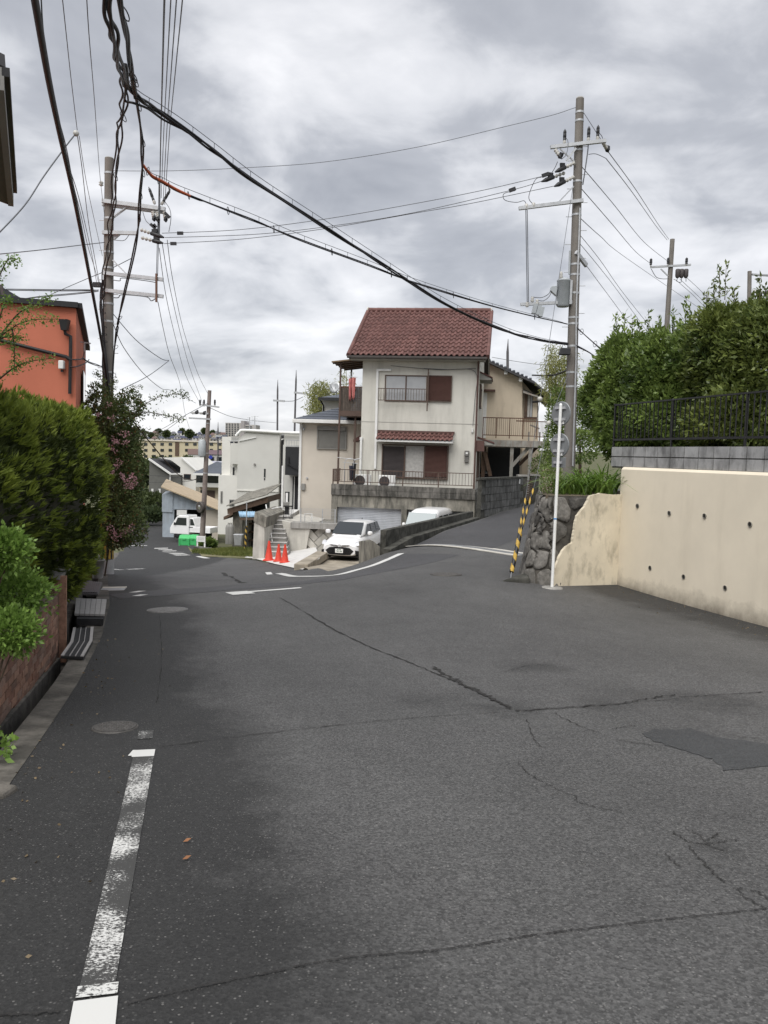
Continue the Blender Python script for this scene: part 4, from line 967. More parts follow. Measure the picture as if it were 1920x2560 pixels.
# left balcony
bx0 = HF.loc(850,980,0.4).x
zf0, zf1, zr = HF.loc(870,1040,0.4).z, HF.loc(870,1027,0.4).z, HF.loc(870,967,0.4).z
m_ = HF.mb(); m_.box((bx0,0.35,zf0), (-0.01,3.2,zf1)); bl = m_.build('balcony', K['brown'], hs)
m_ = MB(); m_.box((-0.03,-0.012,zf1), (0.03,0.012,zr-0.03)); sme = m_.mesh('slat', mat('weathered_slat', (0.085,0.068,0.055), 0.8, 0.2, 9, rnd=0.2))
k = int((-bx0)/0.075)
for i in range(k): obj('slat', sme, bl, HF.T @ Matrix.Translation((bx0+0.04+i*0.075, 0.38, 0)))
for i in range(37): obj('slat', sme, bl, HF.T @ Matrix.Translation((bx0+0.03, 0.42+i*0.075, 0)) @ Matrix.Rotation(R(90), 4, 'Z'))
m_ = HF.mb(); m_.box((bx0,0.35,zr-0.03), (-0.01,0.42,zr+0.02)); m_.box((bx0,0.42,zr-0.03), (bx0+0.06,3.2,zr+0.02)); m_.build('handrail', K['rust'], bl)
for y in (0.38, 3.15):
    m_ = HF.mb(); m_.box((bx0-0.03,y-0.04,-0.3), (bx0+0.05,y+0.04,HF.loc(850,908,0.4).z)); m_.build('post', K['brown'], bl)
m_ = HF.mb(); m_.box((-0.45,0.6,-0.3), (-0.36,0.68,zf0)); m_.build('post', K['brown'], bl)
za, zc_ = HF.loc(830,905,0.2).z, HF.loc(895,896,0.2).z; xa = HF.loc(830,905,0.2).x
K['polycarb'] = mat('brown_polycarbonate', (0.20,0.14,0.085), 0.3, 0.1, 5)
m_ = HF.mb(); m_.hexa([(xa,0.1,za-0.03),(0,0.1,zc_-0.03),(0,3.4,zc_-0.03),(xa,3.4,za-0.03),(xa,0.1,za+0.03),(0,0.1,zc_+0.03),(0,3.4,zc_+0.03),(xa,3.4,za+0.03)]); brf = m_.build('balcony_roof', K['polycarb'], bl)
m_ = HF.mb()
for i in range(5): m_.bar((xa+0.02,0.3+i*0.72,za-0.06), (0,0.3+i*0.72,zc_-0.06), 0.04, 0.06)
m_.build('rafters', K['brown'], brf)

# laundry on the balcony
lt = thing('red_laundry', 'red cloth drying on a hanger under the balcony roof', 'laundry', HF.W(-0.5,0.7,zf1))
def cloth(fr, px0, py0, px1, py1, d, mt, name, parent, amp=0.05):
    x0, z0, x1, z1 = fr.rect(px0, py0, px1, py1, d); m_ = fr.mb(); m_.smooth = True; nx_, nz_ = 8, 6; vs = []
    for j in range(nz_+1):
        for i in range(nx_+1):
            s = j/nz_; u = i/nx_
            vs.append((x0+(x1-x0)*(0.5+(u-0.5)*(1-0.35*s)), d+amp*math.sin(u*9+2*s), z1+(z0-z1)*s*(1-0.10*abs(math.sin(u*5)))))
    m_.add(vs, [(j*(nx_+1)+i, j*(nx_+1)+i+1, (j+1)*(nx_+1)+i+1, (j+1)*(nx_+1)+i) for j in range(nz_) for i in range(nx_)])
    o = m_.build(name, mt, parent); sd2 = o.modifiers.new('th', 'SOLIDIFY'); sd2.thickness = 0.008; return o
cloth(HF, 871, 946, 880, 1003, 0.28, K['pinkcloth'], 'cloth', lt); cloth(HF, 879, 944, 889, 1000, 0.24, mat('faded_red_cloth', (0.58,0.22,0.20), 0.9, 0.15, 8), 'cloth', lt)
a = HF.loc(868,944,0.26); m_ = HF.mb(); m_.cyl((a.x-0.1,0.26,a.z+0.03),(a.x+0.5,0.26,a.z+0.03),0.012,n=6); m_.tube([(a.x+0.2,0.26,a.z+0.03),(a.x+0.2,0.26,a.z+0.25)],0.008,5); m_.build('hanger', K['trim'], lt)

# ================================================================ GARAGE TERRACE in front of the house
GF = Fr(829, 1209, 36.6, -8.2)
GW = GF.loc(1188,1220).x
gt = thing('garage_terrace', 'stained concrete garage terrace with roller shutters below the house', 'garage', GF.W(3,0,-3))
zB = EYE.z - 4.42 - GF.o.z; zt_ = 0.0
z1b = GF.loc(1000,1243).z; z2b = GF.loc(1000,1273).z
m_ = GF.mb()
xp = GF.loc(841,1290).x; xm0, xm1 = GF.loc(1003,1290).x, GF.loc(1016,1290).x
m_.box((0,0.04,zB), (xp,2.4,z1b)); m_.box((xm0,0.04,zB), (xm1,2.4,z2b)); m_.box((GW-0.18,0.04,zB), (GW,2.4,z2b)); m_.box((xp,0.06,z2b), (GW,2.4,z1b))
m_.build('frame', K['conc_mid'], gt)
m_ = GF.mb(); m_.box((0,0.9,zB), (GW,9,z1b)); m_.build('core', K['conc_dark'], gt)
m_ = GF.mb(); m_.box((-0.02,0.03,z1b), (GW+0.02,3.0,-0.17)); m_.box((-0.02,0.03,-0.17), (GW+0.02,0.16,-0.03)); m_.build('terrace_slab', K['conc_dark'], gt)
# ribbed facing blocks of the parapet band
K['ribblk'] = mat('ribbed_block', (0.17,0.16,0.145), 0.95, 0.25, 3, 0.3, 40, rnd=0.2, streak=0.85, scol=(0.03,0.03,0.026), sscale=(3.5,3.5,0.8), sthr=0.47)
nb_ = 15; bwid = GW/nb_; hh = (0.0-z1b)/2
m_ = MB()
for k in range(6): m_.box((k*bwid/6+0.006,-0.025,0.008), ((k+1)*bwid/6-0.006,0.03,hh-0.006))
m_.box((0.004,-0.005,0.004), (bwid-0.004,0.03,hh-0.002)); rbme = m_.mesh('ribbed_block', K['ribblk'])
for r in range(2):
    for i in range(nb_): obj('ribbed_block', rbme, gt, GF.T @ Matrix.Translation((i*bwid, 0, z1b + r*hh)))
K['shutter_gal'] = mat('roller_shutter', (0.50,0.52,0.55), 0.45, 0.06, 3, metal=0.25, streak=0.25, scol=(0.33,0.34,0.36), sscale=(2,2,0.4))
def roller(x0, x1, d, mt, nm):
    m_ = GF.mb(); n = int((z2b-zB)/0.075); 
    for i in range(n):
        a = zB+(z2b-zB)*i/n; b = zB+(z2b-zB)*(i+1)/n
        m_.add([(x0,d,a),(x1,d,a),(x1,d-0.02,a*0.75+b*0.25),(x0,d-0.02,a*0.75+b*0.25),(x1,d-0.02,a*0.2+b*0.8),(x0,d-0.02,a*0.2+b*0.8),(x1,d,b),(x0,d,b)], [(0,1,2,3),(3,2,4,5),(5,4,6,7)])
    return m_.build(nm, mt, gt)
roller(xp, xm0, 0.28, K['shutter_gal'], 'roller_shutter'); roller(xm1, GW-0.18, 0.55, K['shutter_gal'], 'roller_shutter')
# terrace railing
tr = thing('terrace_railing', 'brown metal railing along the garage terrace edge', 'railing', GF.W(0,0.1,0))
z0r, z1r = 0.10, GF.loc(835,1172).z
railing(GF, tr, 0.02, GW-0.02, z0r, z1r, 0.08, 46, K['brown'], posts=4, nm='rail')
FS = Fr(829, 1209, 36.6, -8.2); FS.T = GF.T @ Matrix.Rotation(R(90), 4, 'Z'); FS.Ti = FS.T.inverted()
railing(FS, tr, 0.12, 1.7, z0r, z1r, -0.05, 12, K['brown'], nm='side_rail')
# air conditioners
def aircon(px, py, wpx, label):
    c = GF.loc(px, py, 1.0); w_ = 0.78; t = thing('air_conditioner_unit', label, 'air conditioner', GF.W(c.x, 1.0, 0), GF.rot, 'air conditioner units behind the terrace railing')
    m_ = GF.mb(); m_.box((c.x-w_/2,0.9,-0.14), (c.x+w_/2,1.2,0.44)); m_.build('case', K['trim'], t, bevel=0.02)
    m_ = GF.mb(); cx = c.x-0.10; m_.lathe((cx,0.9,0.15), [(0.245,-0.012),(0.245,0.01)], 24, (0,1,0)); g_ = m_.build('fan_guard', K['shutter_dark'], t)
    m_ = GF.mb()
    for r_ in (0.08,0.15,0.22): m_.torus((cx,0.885,0.15), (0,1,0), r_, 0.006, 20, 4)
    m_.build('fan_rings', K['black'], g_)
    m_ = GF.mb()
    for x in (-0.28,0.28): m_.box((c.x+x-0.04,0.88,-0.18), (c.x+x+0.04,1.22,-0.14))
    m_.build('feet', K['black'], t)
aircon(906, 1198, 0, 'white air conditioner unit nearest the balcony posts'); aircon(967, 1200, 0, 'white air conditioner unit under the dark shutter')
# drying rack and coats beside the balcony post
rk = thing('drying_rack', 'metal drying rack with dark clothes on the terrace corner', 'drying rack', GF.W(0.6,0.6,0))
m_ = GF.mb(); a = GF.loc(862,1150,0.6); b = GF.loc(884,1150,0.6)
for x in (a.x, b.x): m_.tube(cat_rom([(x,0.6,0.0),(x,0.6,0.9),(x+0.08,0.6,1.12),(x+0.35,0.6,1.18)],5), 0.018, 6)
m_.tube([(a.x-0.35,0.6,1.2),(b.x+0.2,0.6,1.12)], 0.014, 6); m_.tube([(a.x-0.1,0.6,0.98),(b.x+0.2,0.6,0.95)], 0.012, 6)
m_.build('frame', K['galv'], rk)
cloth(GF, 872, 1164, 884, 1204, 0.55, mat('navy_cloth', (0.018,0.02,0.035), 0.9), 'garment', rk); cloth(GF, 880, 1158, 890, 1206, 0.62, mat('black_cloth', (0.015,0.015,0.018), 0.9), 'garment', rk)
# ================================================================ VEHICLES
K['carwhite'] = mat('white_car_paint', (0.80,0.80,0.80), 0.28, 0.015, 2, coat=0.6, spec=0.5)
K['carglass'] = glassmat('car_glass', (0.025,0.03,0.033), 0.04, 0.9)
K['carglass_lt'] = glassmat('car_glass_pale', (0.20,0.24,0.25), 0.05, 0.8)
K['tyre'] = mat('tyre_rubber', (0.015,0.015,0.016), 0.85)
K['rim'] = mat('wheel_rim', (0.42,0.43,0.44), 0.35, 0.1, 8, metal=0.7)
K['chrome'] = mat('chrome', (0.62,0.62,0.64), 0.15, 0.05, 4, metal=0.9)
K['lamp'] = mat('head_lamp', (0.62,0.63,0.66), 0.08, 0.12, 30, spec=0.9)
K['redlamp'] = mat('tail_lamp', (0.35,0.02,0.02), 0.2, 0.1, 9)
K['grille'] = mat('dark_grille', (0.012,0.012,0.013), 0.5, 0.3, 60)
def sring(x, hw, z0, z1, hwt=None, n=7, p=3.2):      # car cross-section: rounded box ring in the y-z plane, narrower at top
    hwt = hw if hwt is None else hwt; out_ = []; c = (z0+z1)/2; h = (z1-z0)/2
    for i in range(4*n):
        t = 2*math.pi*(i+0.5)/(4*n); cy, sz = math.cos(t), math.sin(t)
        y = math.copysign(abs(cy)**(2/p), cy); z = math.copysign(abs(sz)**(2/p), sz)
        wv = hw + (hwt-hw)*(z+1)/2
        out_.append((x, y*wv, c+z*h))
    return out_
def wheel(T, x, y, r, wd, parent):
    s = 1 if y > 0 else -1
    m_ = MB(T); m_.lathe((x, y-s*wd/2, r), [(r*0.62,-wd/2),(r*0.93,-wd/2),(r,-wd*0.3),(r,wd*0.3),(r*0.93,wd/2),(r*0.62,wd/2)], 22, (0,1,0)); w_ = m_.build('wheel', K['tyre'], parent)
    m_ = MB(T); m_.lathe((x, y-s*0.012, r), [(r*0.66,-0.01),(r*0.64,0.01),(r*0.5,0.004),(r*0.15,0.012)], 18, (0,1,0)); m_.build('rim', K['rim'], w_)
def text_mesh(txt, size, name, mt):
    cu = bpy.data.curves.new(name, 'FONT'); cu.body = txt; cu.size = size; cu.align_x = 'CENTER'; cu.align_y = 'CENTER'; cu.extrude = 0.002
    o = bpy.data.objects.new(name, cu); COL.objects.link(o); bpy.context.view_layer.update()
    me = bpy.data.meshes.new_from_object(o.evaluated_get(bpy.context.evaluated_depsgraph_get())); bpy.data.objects.remove(o); me.materials.clear(); me.materials.append(mt); me.name = name
    return me

# local car axes: +x = rear, nose at x=0, y = car's right(+)/left as seen by viewer, z up.  T puts nose towards the viewer
def car_T(pos, deg): return Matrix.Translation(pos) @ Matrix.Rotation(R(deg), 4, 'Z') @ Matrix.Rotation(R(90), 4, 'Z')   # at deg=0 car's +x points to world +y
c0 = P(848, 1402, 32.6); c0.z = EYE.z - 4.34
T = car_T(c0, -13.0) 
car = thing('white_car', 'white estate car parked nose out on the concrete apron', 'car', c0)
W2 = 0.83
lower = [(0.0,0.68,0.22,0.66,0.62),(0.05,0.76,0.19,0.72,0.68),(0.28,0.815,0.18,0.80,0.73),(0.75,W2,0.18,0.90,0.74),(1.25,W2,0.18,0.965,0.76),(2.2,W2,0.18,0.97,0.78),(3.4,W2,0.18,0.98,0.78),(4.1,0.82,0.20,1.0,0.77),(4.36,0.74,0.26,0.98,0.70)]
m_ = MB(T); m_.smooth = True; m_.loft([sring(x, hw, z0, z1, ht, 6, 4.0) for x, hw, z0, z1, ht in lower]); body = m_.build('body', K['carwhite'], car)
cab = [(0.98,0.66,0.90,0.97,0.60),(1.30,0.72,0.90,1.14,0.60),(1.75,0.745,0.90,1.39,0.585),(2.3,0.75,0.90,1.475,0.575),(3.2,0.75,0.90,1.465,0.57),(3.9,0.73,0.90,1.40,0.55),(4.22,0.70,0.90,1.12,0.56)]
m_ = MB(T); m_.smooth = True; m_.loft([sring(x, hw, z0, z1, ht, 6, 5.0) for x, hw, z0, z1, ht in cab]); cabin = m_.build('cabin', K['carwhite'], car)
def pane4(T, pts, mt, nm, parent, th=0.012):
    a, b, c, d = [Vector(p) for p in pts]; n = (b-a).cross(d-a).normalized()*th
    m_ = MB(T); m_.hexa([a-n,b-n,c-n,d-n,a+n,b+n,c+n,d+n]); return m_.build(nm, mt, parent)
pane4(T, [(1.03,-0.63,0.985),(1.03,0.63,0.985),(1.80,0.535,1.43),(1.80,-0.535,1.43)], K['carglass'], 'windscreen', cabin, 0.02)
pane4(T, [(4.30,-0.55,1.03),(4.30,0.55,1.03),(3.98,0.48,1.36),(3.98,-0.48,1.36)], K['carglass'], 'rear_window', cabin, 0.02)
for s in (-1,1):
    for (xa,xb,xc,xd) in ((1.42,2.28,2.24,1.95),(2.38,3.16,3.10,2.36),(3.26,3.95,3.72,3.22)):
        zt_ = 1.375
        pane4(T, [(xa,s*0.742,0.985),(xb,s*0.752,0.985),(xc,s*0.645,zt_),(xd,s*0.648,zt_)], K['carglass'], 'side_window', cabin, 0.016)
    m_ = MB(T); m_.smooth = True; m_.loft([sring(1.30,0.02,0.98,1.10),sring(1.34,0.10,0.95,1.13),sring(1.46,0.10,0.96,1.12),sring(1.50,0.03,0.99,1.09)]); m_.v = [tuple(Vector(v) + T.to_3x3() @ Vector((0,s*0.93,0))) for v in m_.v]; m_.build('door_mirror', K['carwhite'], car)
    m_ = MB(T); m_.loft([[(-0.012,s*0.40,0.60),(-0.005,s*0.40,0.665),(0.19,s*0.79,0.745),(0.13,s*0.80,0.63)],[(0.1,s*0.40,0.60),(0.1,s*0.40,0.69),(0.42,s*0.78,0.79),(0.42,s*0.80,0.63)]]); m_.smooth = False; hl = m_.build('headlight', K['lamp'], car)
    m_ = MB(T); m_.prism([(-0.02,s*0.38,0.60),(-0.02,s*0.38,0.622),(-0.035,s*0.07,0.60),(-0.035,s*0.07,0.575)], (0.08,0,0)); m_.build('chrome_bar', K['chrome'], car)
    m_ = MB(T); m_.prism([(-0.02,s*0.40,0.645),(-0.02,s*0.40,0.66),(-0.035,s*0.09,0.632),(-0.035,s*0.09,0.618)], (0.08,0,0)); m_.build('chrome_bar', K['chrome'], car)
    m_ = MB(T); m_.prism([(0.0,s*0.69,0.26),(-0.01,s*0.66,0.44),(0.06,s*0.79,0.40),(0.07,s*0.79,0.26)], (0.08,0,0)); m_.build('fog_lamp_recess', K['grille'], car)
    wheel(T, 0.86, s*0.80, 0.30, 0.19, car); wheel(T, 3.46, s*0.80, 0.30, 0.19, car)
hexg = [(-0.60,0.40),(-0.42,0.53),(-0.2,0.55),(0.2,0.55),(0.42,0.53),(0.60,0.40),(0.46,0.245),(0.2,0.23),(-0.2,0.23),(-0.46,0.245)]
m_ = MB(T); m_.prism([(-0.035+0.022*(abs(y)/0.6)**2, y, z) for y, z in hexg], (0.2,0,0)); gr = m_.build('grille', K['grille'], car)
m_ = MB(T)
for k in range(5): m_.box((-0.045,-0.40,0.28+k*0.05), (0.02,0.40,0.287+k*0.05))
m_.build('grille_bars', K['black'], gr)
m_ = MB(T); m_.box((-0.07,-0.165,0.315), (-0.03,0.165,0.48)); npl = m_.build('number_plate', K['white'], car)
me = text_mesh('95-94', 0.105, 'plate_digits', mat('plate_green', (0.01,0.07,0.035), 0.5))
Mtxt = T @ Matrix.Translation((-0.0465, -0.012, 0.368)) @ Matrix(((0,0,-1,0),(-1,0,0,0),(0,1,0,0),(0,0,0,1)))
def face_T(T, x, y, z):      # text facing the viewer (-x of the car)
    M4 = Matrix(((0,0,-1,x),(-1,0,0,y),(0,1,0,z),(0,0,0,1))); return T @ M4
obj('plate_digits', me, npl, face_T(T, -0.0725, -0.01, 0.375))
m_ = MB(T); m_.box((-0.0725,-0.08,0.437), (-0.069,0.0,0.463)); m_.box((-0.0725,0.02,0.437), (-0.069,0.08,0.463)); m_.build('plate_region_marks', bpy.data.materials['plate_green'], npl)
m_ = MB(T); m_.torus((-0.035,0,0.615), (1,0,0), 0.055, 0.007, 16, 5); m_.torus((-0.037,0,0.622), (1,0,0), 0.03, 0.005, 12, 4); m_.build('front_badge', K['chrome'], car)
m_ = MB(T); m_.box((0.98,-0.45,0.985),(1.06,0.50,1.0)); m_.build('wiper', K['black'], cabin)
m_ = MB(T); m_.lathe((3.55,0,1.45), [(0.03,0),(0.008,0.07)], 8); m_.build('roof_aerial', K['black'], cabin)
m_ = MB(T); m_.box((1.78,-0.06,1.33),(1.86,0.06,1.40)); m_.build('inner_mirror', K['black'], cabin)
m_ = MB(T); m_.box((0.12,-0.74,0.14),(4.2,0.74,0.20)); m_.build('underside', K['black'], car)

# ---- white van behind the parapet
v0 = P(1044, 1290, 33.0); v0.z = EYE.z - 4.17
TV = car_T(v0, -20)
van = thing('white_van', 'white van with a raised roof half hidden by the mossy parapet', 'van', v0)
vb = [(0.05,0.70,0.30,0.85,0.62),(0.18,0.74,0.24,1.02,0.66),(0.5,0.74,0.24,1.10,0.72),(1.2,0.74,0.24,1.15,0.73),(3.3,0.74,0.24,1.15,0.73),(3.4,0.70,0.28,1.12,0.70)]
m_ = MB(TV); m_.smooth = True; m_.loft([sring(*q[:1], q[1], q[2], q[3], q[4], 6, 5.0) for q in vb]); m_.build('body', K['carwhite'], van)
vc = [(0.32,0.70,1.0,1.16,0.66),(0.62,0.72,1.0,1.62,0.62),(0.85,0.725,1.0,1.88,0.60),(1.25,0.73,1.0,1.965,0.60),(2.6,0.73,1.0,1.97,0.60),(3.2,0.72,1.0,1.93,0.58),(3.37,0.70,1.0,1.75,0.56)]
m_ = MB(TV); m_.smooth = True; m_.loft([sring(*q[:1], q[1], q[2], q[3], q[4], 6, 5.5) for q in vc]); vcab = m_.build('cabin', K['carwhite'], van)
pane4(TV, [(0.26,-0.64,1.14),(0.26,0.64,1.14),(0.71,0.60,1.79),(0.71,-0.60,1.79)], K['carglass_lt'], 'windscreen', vcab, 0.035)
for s in (-1,1):
    for xa, xb in ((0.85,1.35),(1.46,2.25),(2.36,3.1)):
        pane4(TV, [(xa,s*0.732,1.2),(xb,s*0.735,1.2),(xb,s*0.665,1.70),(xa+0.12,s*0.665,1.70)], K['carglass'], 'side_window', vcab, 0.018)
    m_ = MB(TV); m_.box((0.55,s*0.80-0.06,1.15), (0.68,s*0.80+0.06,1.36)); m_.build('door_mirror', K['carwhite'], van, bevel=0.03)
    m_ = MB(TV); m_.box((0.02,s*0.52-0.14,0.62), (0.12,s*0.52+0.14,0.80)); m_.build('headlight', K['lamp'], van, bevel=0.02)
    wheel(TV, 0.75, s*0.72, 0.27, 0.15, van); wheel(TV, 2.95, s*0.72, 0.27, 0.15, van)
m_ = MB(TV); m_.box((0.0,-0.62,0.30),(0.1,0.62,0.45)); m_.build('bumper', K['black'], van, bevel=0.03)
m_ = MB(TV); m_.box((0.36,-0.5,1.10),(0.42,0.5,1.13)); m_.build('wiper', K['black'], vcab)

# ---- small white pick-up truck by the blue shed (side on, nose to the left)
k0 = P(487, 1345, 62.0); 
TK = Matrix.Translation(k0) @ Matrix.Rotation(R(-14), 4, 'Z')       # +x to the right = rear
tk = thing('white_pickup_truck', 'small white pickup truck parked in front of the pale blue shed', 'truck', k0)
def prof_ext(T, prof, y0, y1, mt, nm, parent, bevel=0.03):
    m_ = MB(T); m_.prism([(x, y0, z) for x, z in prof], (0, y1-y0, 0)); return m_.build(nm, mt, parent, bevel=bevel)
ox = -1.75
cabp = [(ox,0.32),(ox-0.02,0.75),(ox+0.10,0.98),(ox+0.55,1.66),(ox+0.80,1.78),(ox+1.55,1.78),(ox+1.62,1.5),(ox+1.62,0.32)]
cb_ = prof_ext(TK, cabp, -0.72, 0.72, K['carwhite'], 'cab', tk, 0.05)
prof_ext(TK, [(ox+1.66,0.55),(ox+1.66,1.62),(ox+1.95,1.60),(ox+2.15,1.05),(ox+2.15,0.55)], -0.68, 0.68, K['carwhite'], 'cab_rear', tk, 0.04)
m_ = MB(TK)
m_.box((ox+1.66,-0.72,0.50),(ox+3.40,0.72,0.60)); m_.box((ox+1.66,-0.72,0.60),(ox+3.40,-0.68,0.92)); m_.box((ox+1.66,0.68,0.60),(ox+3.40,0.72,0.92)); m_.box((ox+3.35,-0.68,0.60),(ox+3.40,0.68,0.92))
m_.build('load_bed', K['carwhite'], tk, bevel=0.015)
for s in (-0.725, 0.725):
    m_ = MB(TK); m_.prism([(ox+0.42,s,1.02),(ox+0.66,s,1.60),(ox+1.40,s,1.60),(ox+1.40,s,1.02)], (0,0.012 if s > 0 else -0.012,0)); m_.build('side_window', K['carglass'], cb_)
    m_ = MB(TK); m_.prism([(ox+1.70,s*0.94,1.05),(ox+1.70,s*0.94,1.55),(ox+1.90,s*0.94,1.52),(ox+2.08,s*0.94,1.05)], (0,0.012 if s > 0 else -0.012,0)); m_.build('side_window', K['carglass'], tk)
    for x in (ox+0.62, ox+2.62): wheel(TK, x, s*0.95, 0.27, 0.15, tk)
    m_ = MB(TK); m_.box((ox+0.38,s*1.08-0.05,1.02),(ox+0.46,s*1.08+0.05,1.22)); m_.build('door_mirror', K['black'], tk)
    m_ = MB(TK); m_.box((ox+1.60,s*0.99-0.008,0.86),(ox+1.95,s*0.99+0.008,0.92)); m_.build('door_stripe', K['black'], tk)
m_ = MB(TK); m_.hexa([(ox+0.09,-0.62,1.02),(ox+0.12,-0.62,1.0),(ox+0.12,0.62,1.0),(ox+0.09,0.62,1.02),(ox+0.50,-0.6,1.62),(ox+0.54,-0.6,1.60),(ox+0.54,0.6,1.60),(ox+0.50,0.6,1.62)]); m_.build('windscreen', K['carglass'], cb_)
m_ = MB(TK); m_.box((ox+1.72,-0.55,0.6),(ox+2.1,0.5,1.02)); m_.build('cargo', K['redlamp'], tk)
m_ = MB(TK); m_.box((ox-0.04,-0.5,0.36),(ox+0.02,0.5,0.5)); m_.build('bumper', K['black'], tk)

# ================================================================ TRAFFIC CONES
K['cone'] = mat('orange_cone', (0.62,0.055,0.03), 0.5, 0.08, 8)
for px, py, s, lb in ((672,1403,1.14,'tallest orange traffic cone, leftmost of three by the steps'), (696,1405,0.98,'orange traffic cone in the middle of three by the steps'), (712,1408,1.0,'rightmost orange traffic cone of three by the steps')):
    c = G(px, py); c.z += 0.035; t = thing('traffic_cone', lb, 'traffic cone', c, 0, 'orange traffic cones')
    m_ = MB(); m_.box((c.x-0.2*s,c.y-0.2*s,c.z), (c.x+0.2*s,c.y+0.2*s,c.z+0.03)); m_.build('base', K['cone'], t, bevel=0.02)
    m_ = MB(); m_.lathe(c, [(0.16*s,0.03),(0.145*s,0.06),(0.05*s,0.60*s),(0.045*s,0.66*s),(0.035*s,0.70*s)], 16); m_.build('body', K['cone'], t)

# ================================================================ SIGN POST, GUY WIRES
sp_b = G(1380,1470); sp_t = P(1402,1012,sp_b.y)
sg = thing('sign_post', 'white sign post with two round signs seen from behind', 'sign post', sp_b)
ax = (sp_t-sp_b)
m_ = MB(); m_.cyl(sp_b - Vector((0,0,0.1)), sp_t, 0.030, n=12); m_.lathe(sp_t, [(0.030,0),(0.022,0.02),(0.004,0.03)], 12); pst = m_.build('post', K['white'], sg)
K['bluetape'] = mat('blue_tape', (0.05,0.22,0.50), 0.5); K['signback'] = mat('sign_back', (0.20,0.21,0.215), 0.5, 0.08, 5, metal=0.3)
a = sp_b + ax*((1470-1297)/458); m_ = MB(); m_.cyl(a, a+ax*0.008, 0.032, n=12); m_.build('blue_band', K['bluetape'], pst)
nface = Vector((0.78,0.62,0)).normalized()
def sign_c(px, py): return P(px, py, sp_b.y+0.06)
for px, py in ((1403,1034),(1399,1113)):
    c = sign_c(px, py); m_ = MB(); m_.lathe(c, [(0.222,-0.012),(0.236,0.0),(0.236,0.004),(0.001,0.006)], 36, nface); sgn = m_.build('round_sign', K['signback'], sg)
    sx = Vector((nface.y,-nface.x,0))
    for dz in (0.11,-0.11): MB().bar(c - nface*0.03 + Vector((0,0,dz)) - sx*0.13, c - nface*0.03 + Vector((0,0,dz)) + sx*0.13, 0.03, 0.05).build('bracket', K['galv'], sgn)
    m_ = MB(); m_.bar(c - nface*0.014 + Vector((0,0,-0.17)) + sx*0.02, c - nface*0.014 + Vector((0,0,-0.17)) + sx*0.09, 0.004, 0.06); m_.build('sticker', K['white'], sgn)
c = sign_c(1397,1156); sx = Vector((nface.y,-nface.x,0))
m_ = MB(); m_.bar(c-sx*0.17, c+sx*0.17, 0.012, 0.20); sgn = m_.build('rectangular_sign', K['signback'], sg, bevel=0.01)
m_ = MB(); m_.bar(c-nface*0.03-sx*0.1, c-nface*0.03+sx*0.1, 0.03, 0.05); m_.build('bracket', K['galv'], sgn)
m_ = MB(); m_.lathe(sp_b+Vector((0,0,-0.03)), [(0.22,0),(0.2,0.05),(0.001,0.055)], 14); m_.build('concrete_foot', K['conc'], sg)

# ================================================================ UTILITY POLES
def poleaxis(px0, py0, px1, py1, Y): return P(px0, py0, Y), P(px1, py1, Y)
def pole_mesh(a, b, r0, r1, parent, mt=K['pole'], nm='shaft'):
    m_ = MB(); m_.cyl(a, b, r0, r1, n=20); o = m_.build(nm, mt, parent); return o
def arm(parent, a, b, w_=0.09, nm='crossarm', mt=K['galv']):
    m_ = MB(); m_.bar(a, b, w_, w_); o = m_.build(nm, mt, parent); return o
def strain_ins(parent, a, b, r=0.06, capn=0.55, mt=K['porcelain'], capm=K['black']):
    a = Vector(a); b = Vector(b); d = b-a; l = d.length; d.normalize()
    m_ = MB(); prof = []
    L1 = l*(1-capn)
    for k in range(3): prof += [(0.02, L1*k/3), (r, L1*(k+0.3)/3), (r, L1*(k+0.55)/3), (0.025, L1*(k+0.8)/3)]
    prof.append((0.02, L1)); m_.lathe(a, prof, 10, d); o = m_.build('strain_insulator', mt, parent)
    m_ = MB(); m_.lathe(a, [(0.025,L1),(r*1.05,L1+0.02),(r*1.15,l*0.8),(0.02,l)], 8, d); m_.bar(a+d*(L1+0.05)+Vector((0,0,0.06)), a+d*(L1+0.2)+Vector((0,0,0.12)), 0.05, 0.1); m_.build('insulator_cover', capm, o)
def bushing(parent, c, h=0.26, r=0.045, lean=(0,0,1)):
    m_ = MB(); m_.lathe(c, [(r*0.9,0),(r*0.9,h*0.2),(r*0.6,h*0.22),(r,h*0.3),(r*0.95,h*0.6),(r*0.8,h*0.65),(r,h*0.72),(r*0.75,h*0.95),(0.012,h),(0.012,h*1.1)], 10, lean); m_.build('pin_insulator', K['black'], parent)
    m_ = MB(); m_.lathe(Vector(c)-Vector(lean)*0.10, [(0.03,0),(0.045,0.05),(0.035,0.1)], 8, lean); m_.build('insulator_base', K['porcelain'], parent)
def bands(parent, a, b, r0, r1, fr, h=0.05, mt=K['galv']):
    for f in fr:
        m_ = MB(); c = a.lerp(b, f); r = r0+(r1-r0)*f+0.008; m_.cyl(c, c+(b-a).normalized()*h, r, n=16)
        m_.build('steel_band', mt, parent)
def steps(parent, a, b, r0, r1, f0, f1, n):
    m_ = MB(); d = Vector((1,-0.15,0)).normalized()
    for i in range(n):
        f = f0+(f1-f0)*i/n; c = a.lerp(b, f); r = r0+(r1-r0)*f; s = 1 if i % 2 else -1
        m_.cyl(c+d*s*r*0.9, c+d*s*(r+0.15), 0.009, n=5)
    m_.build('step_bolts', K['galv'], parent)

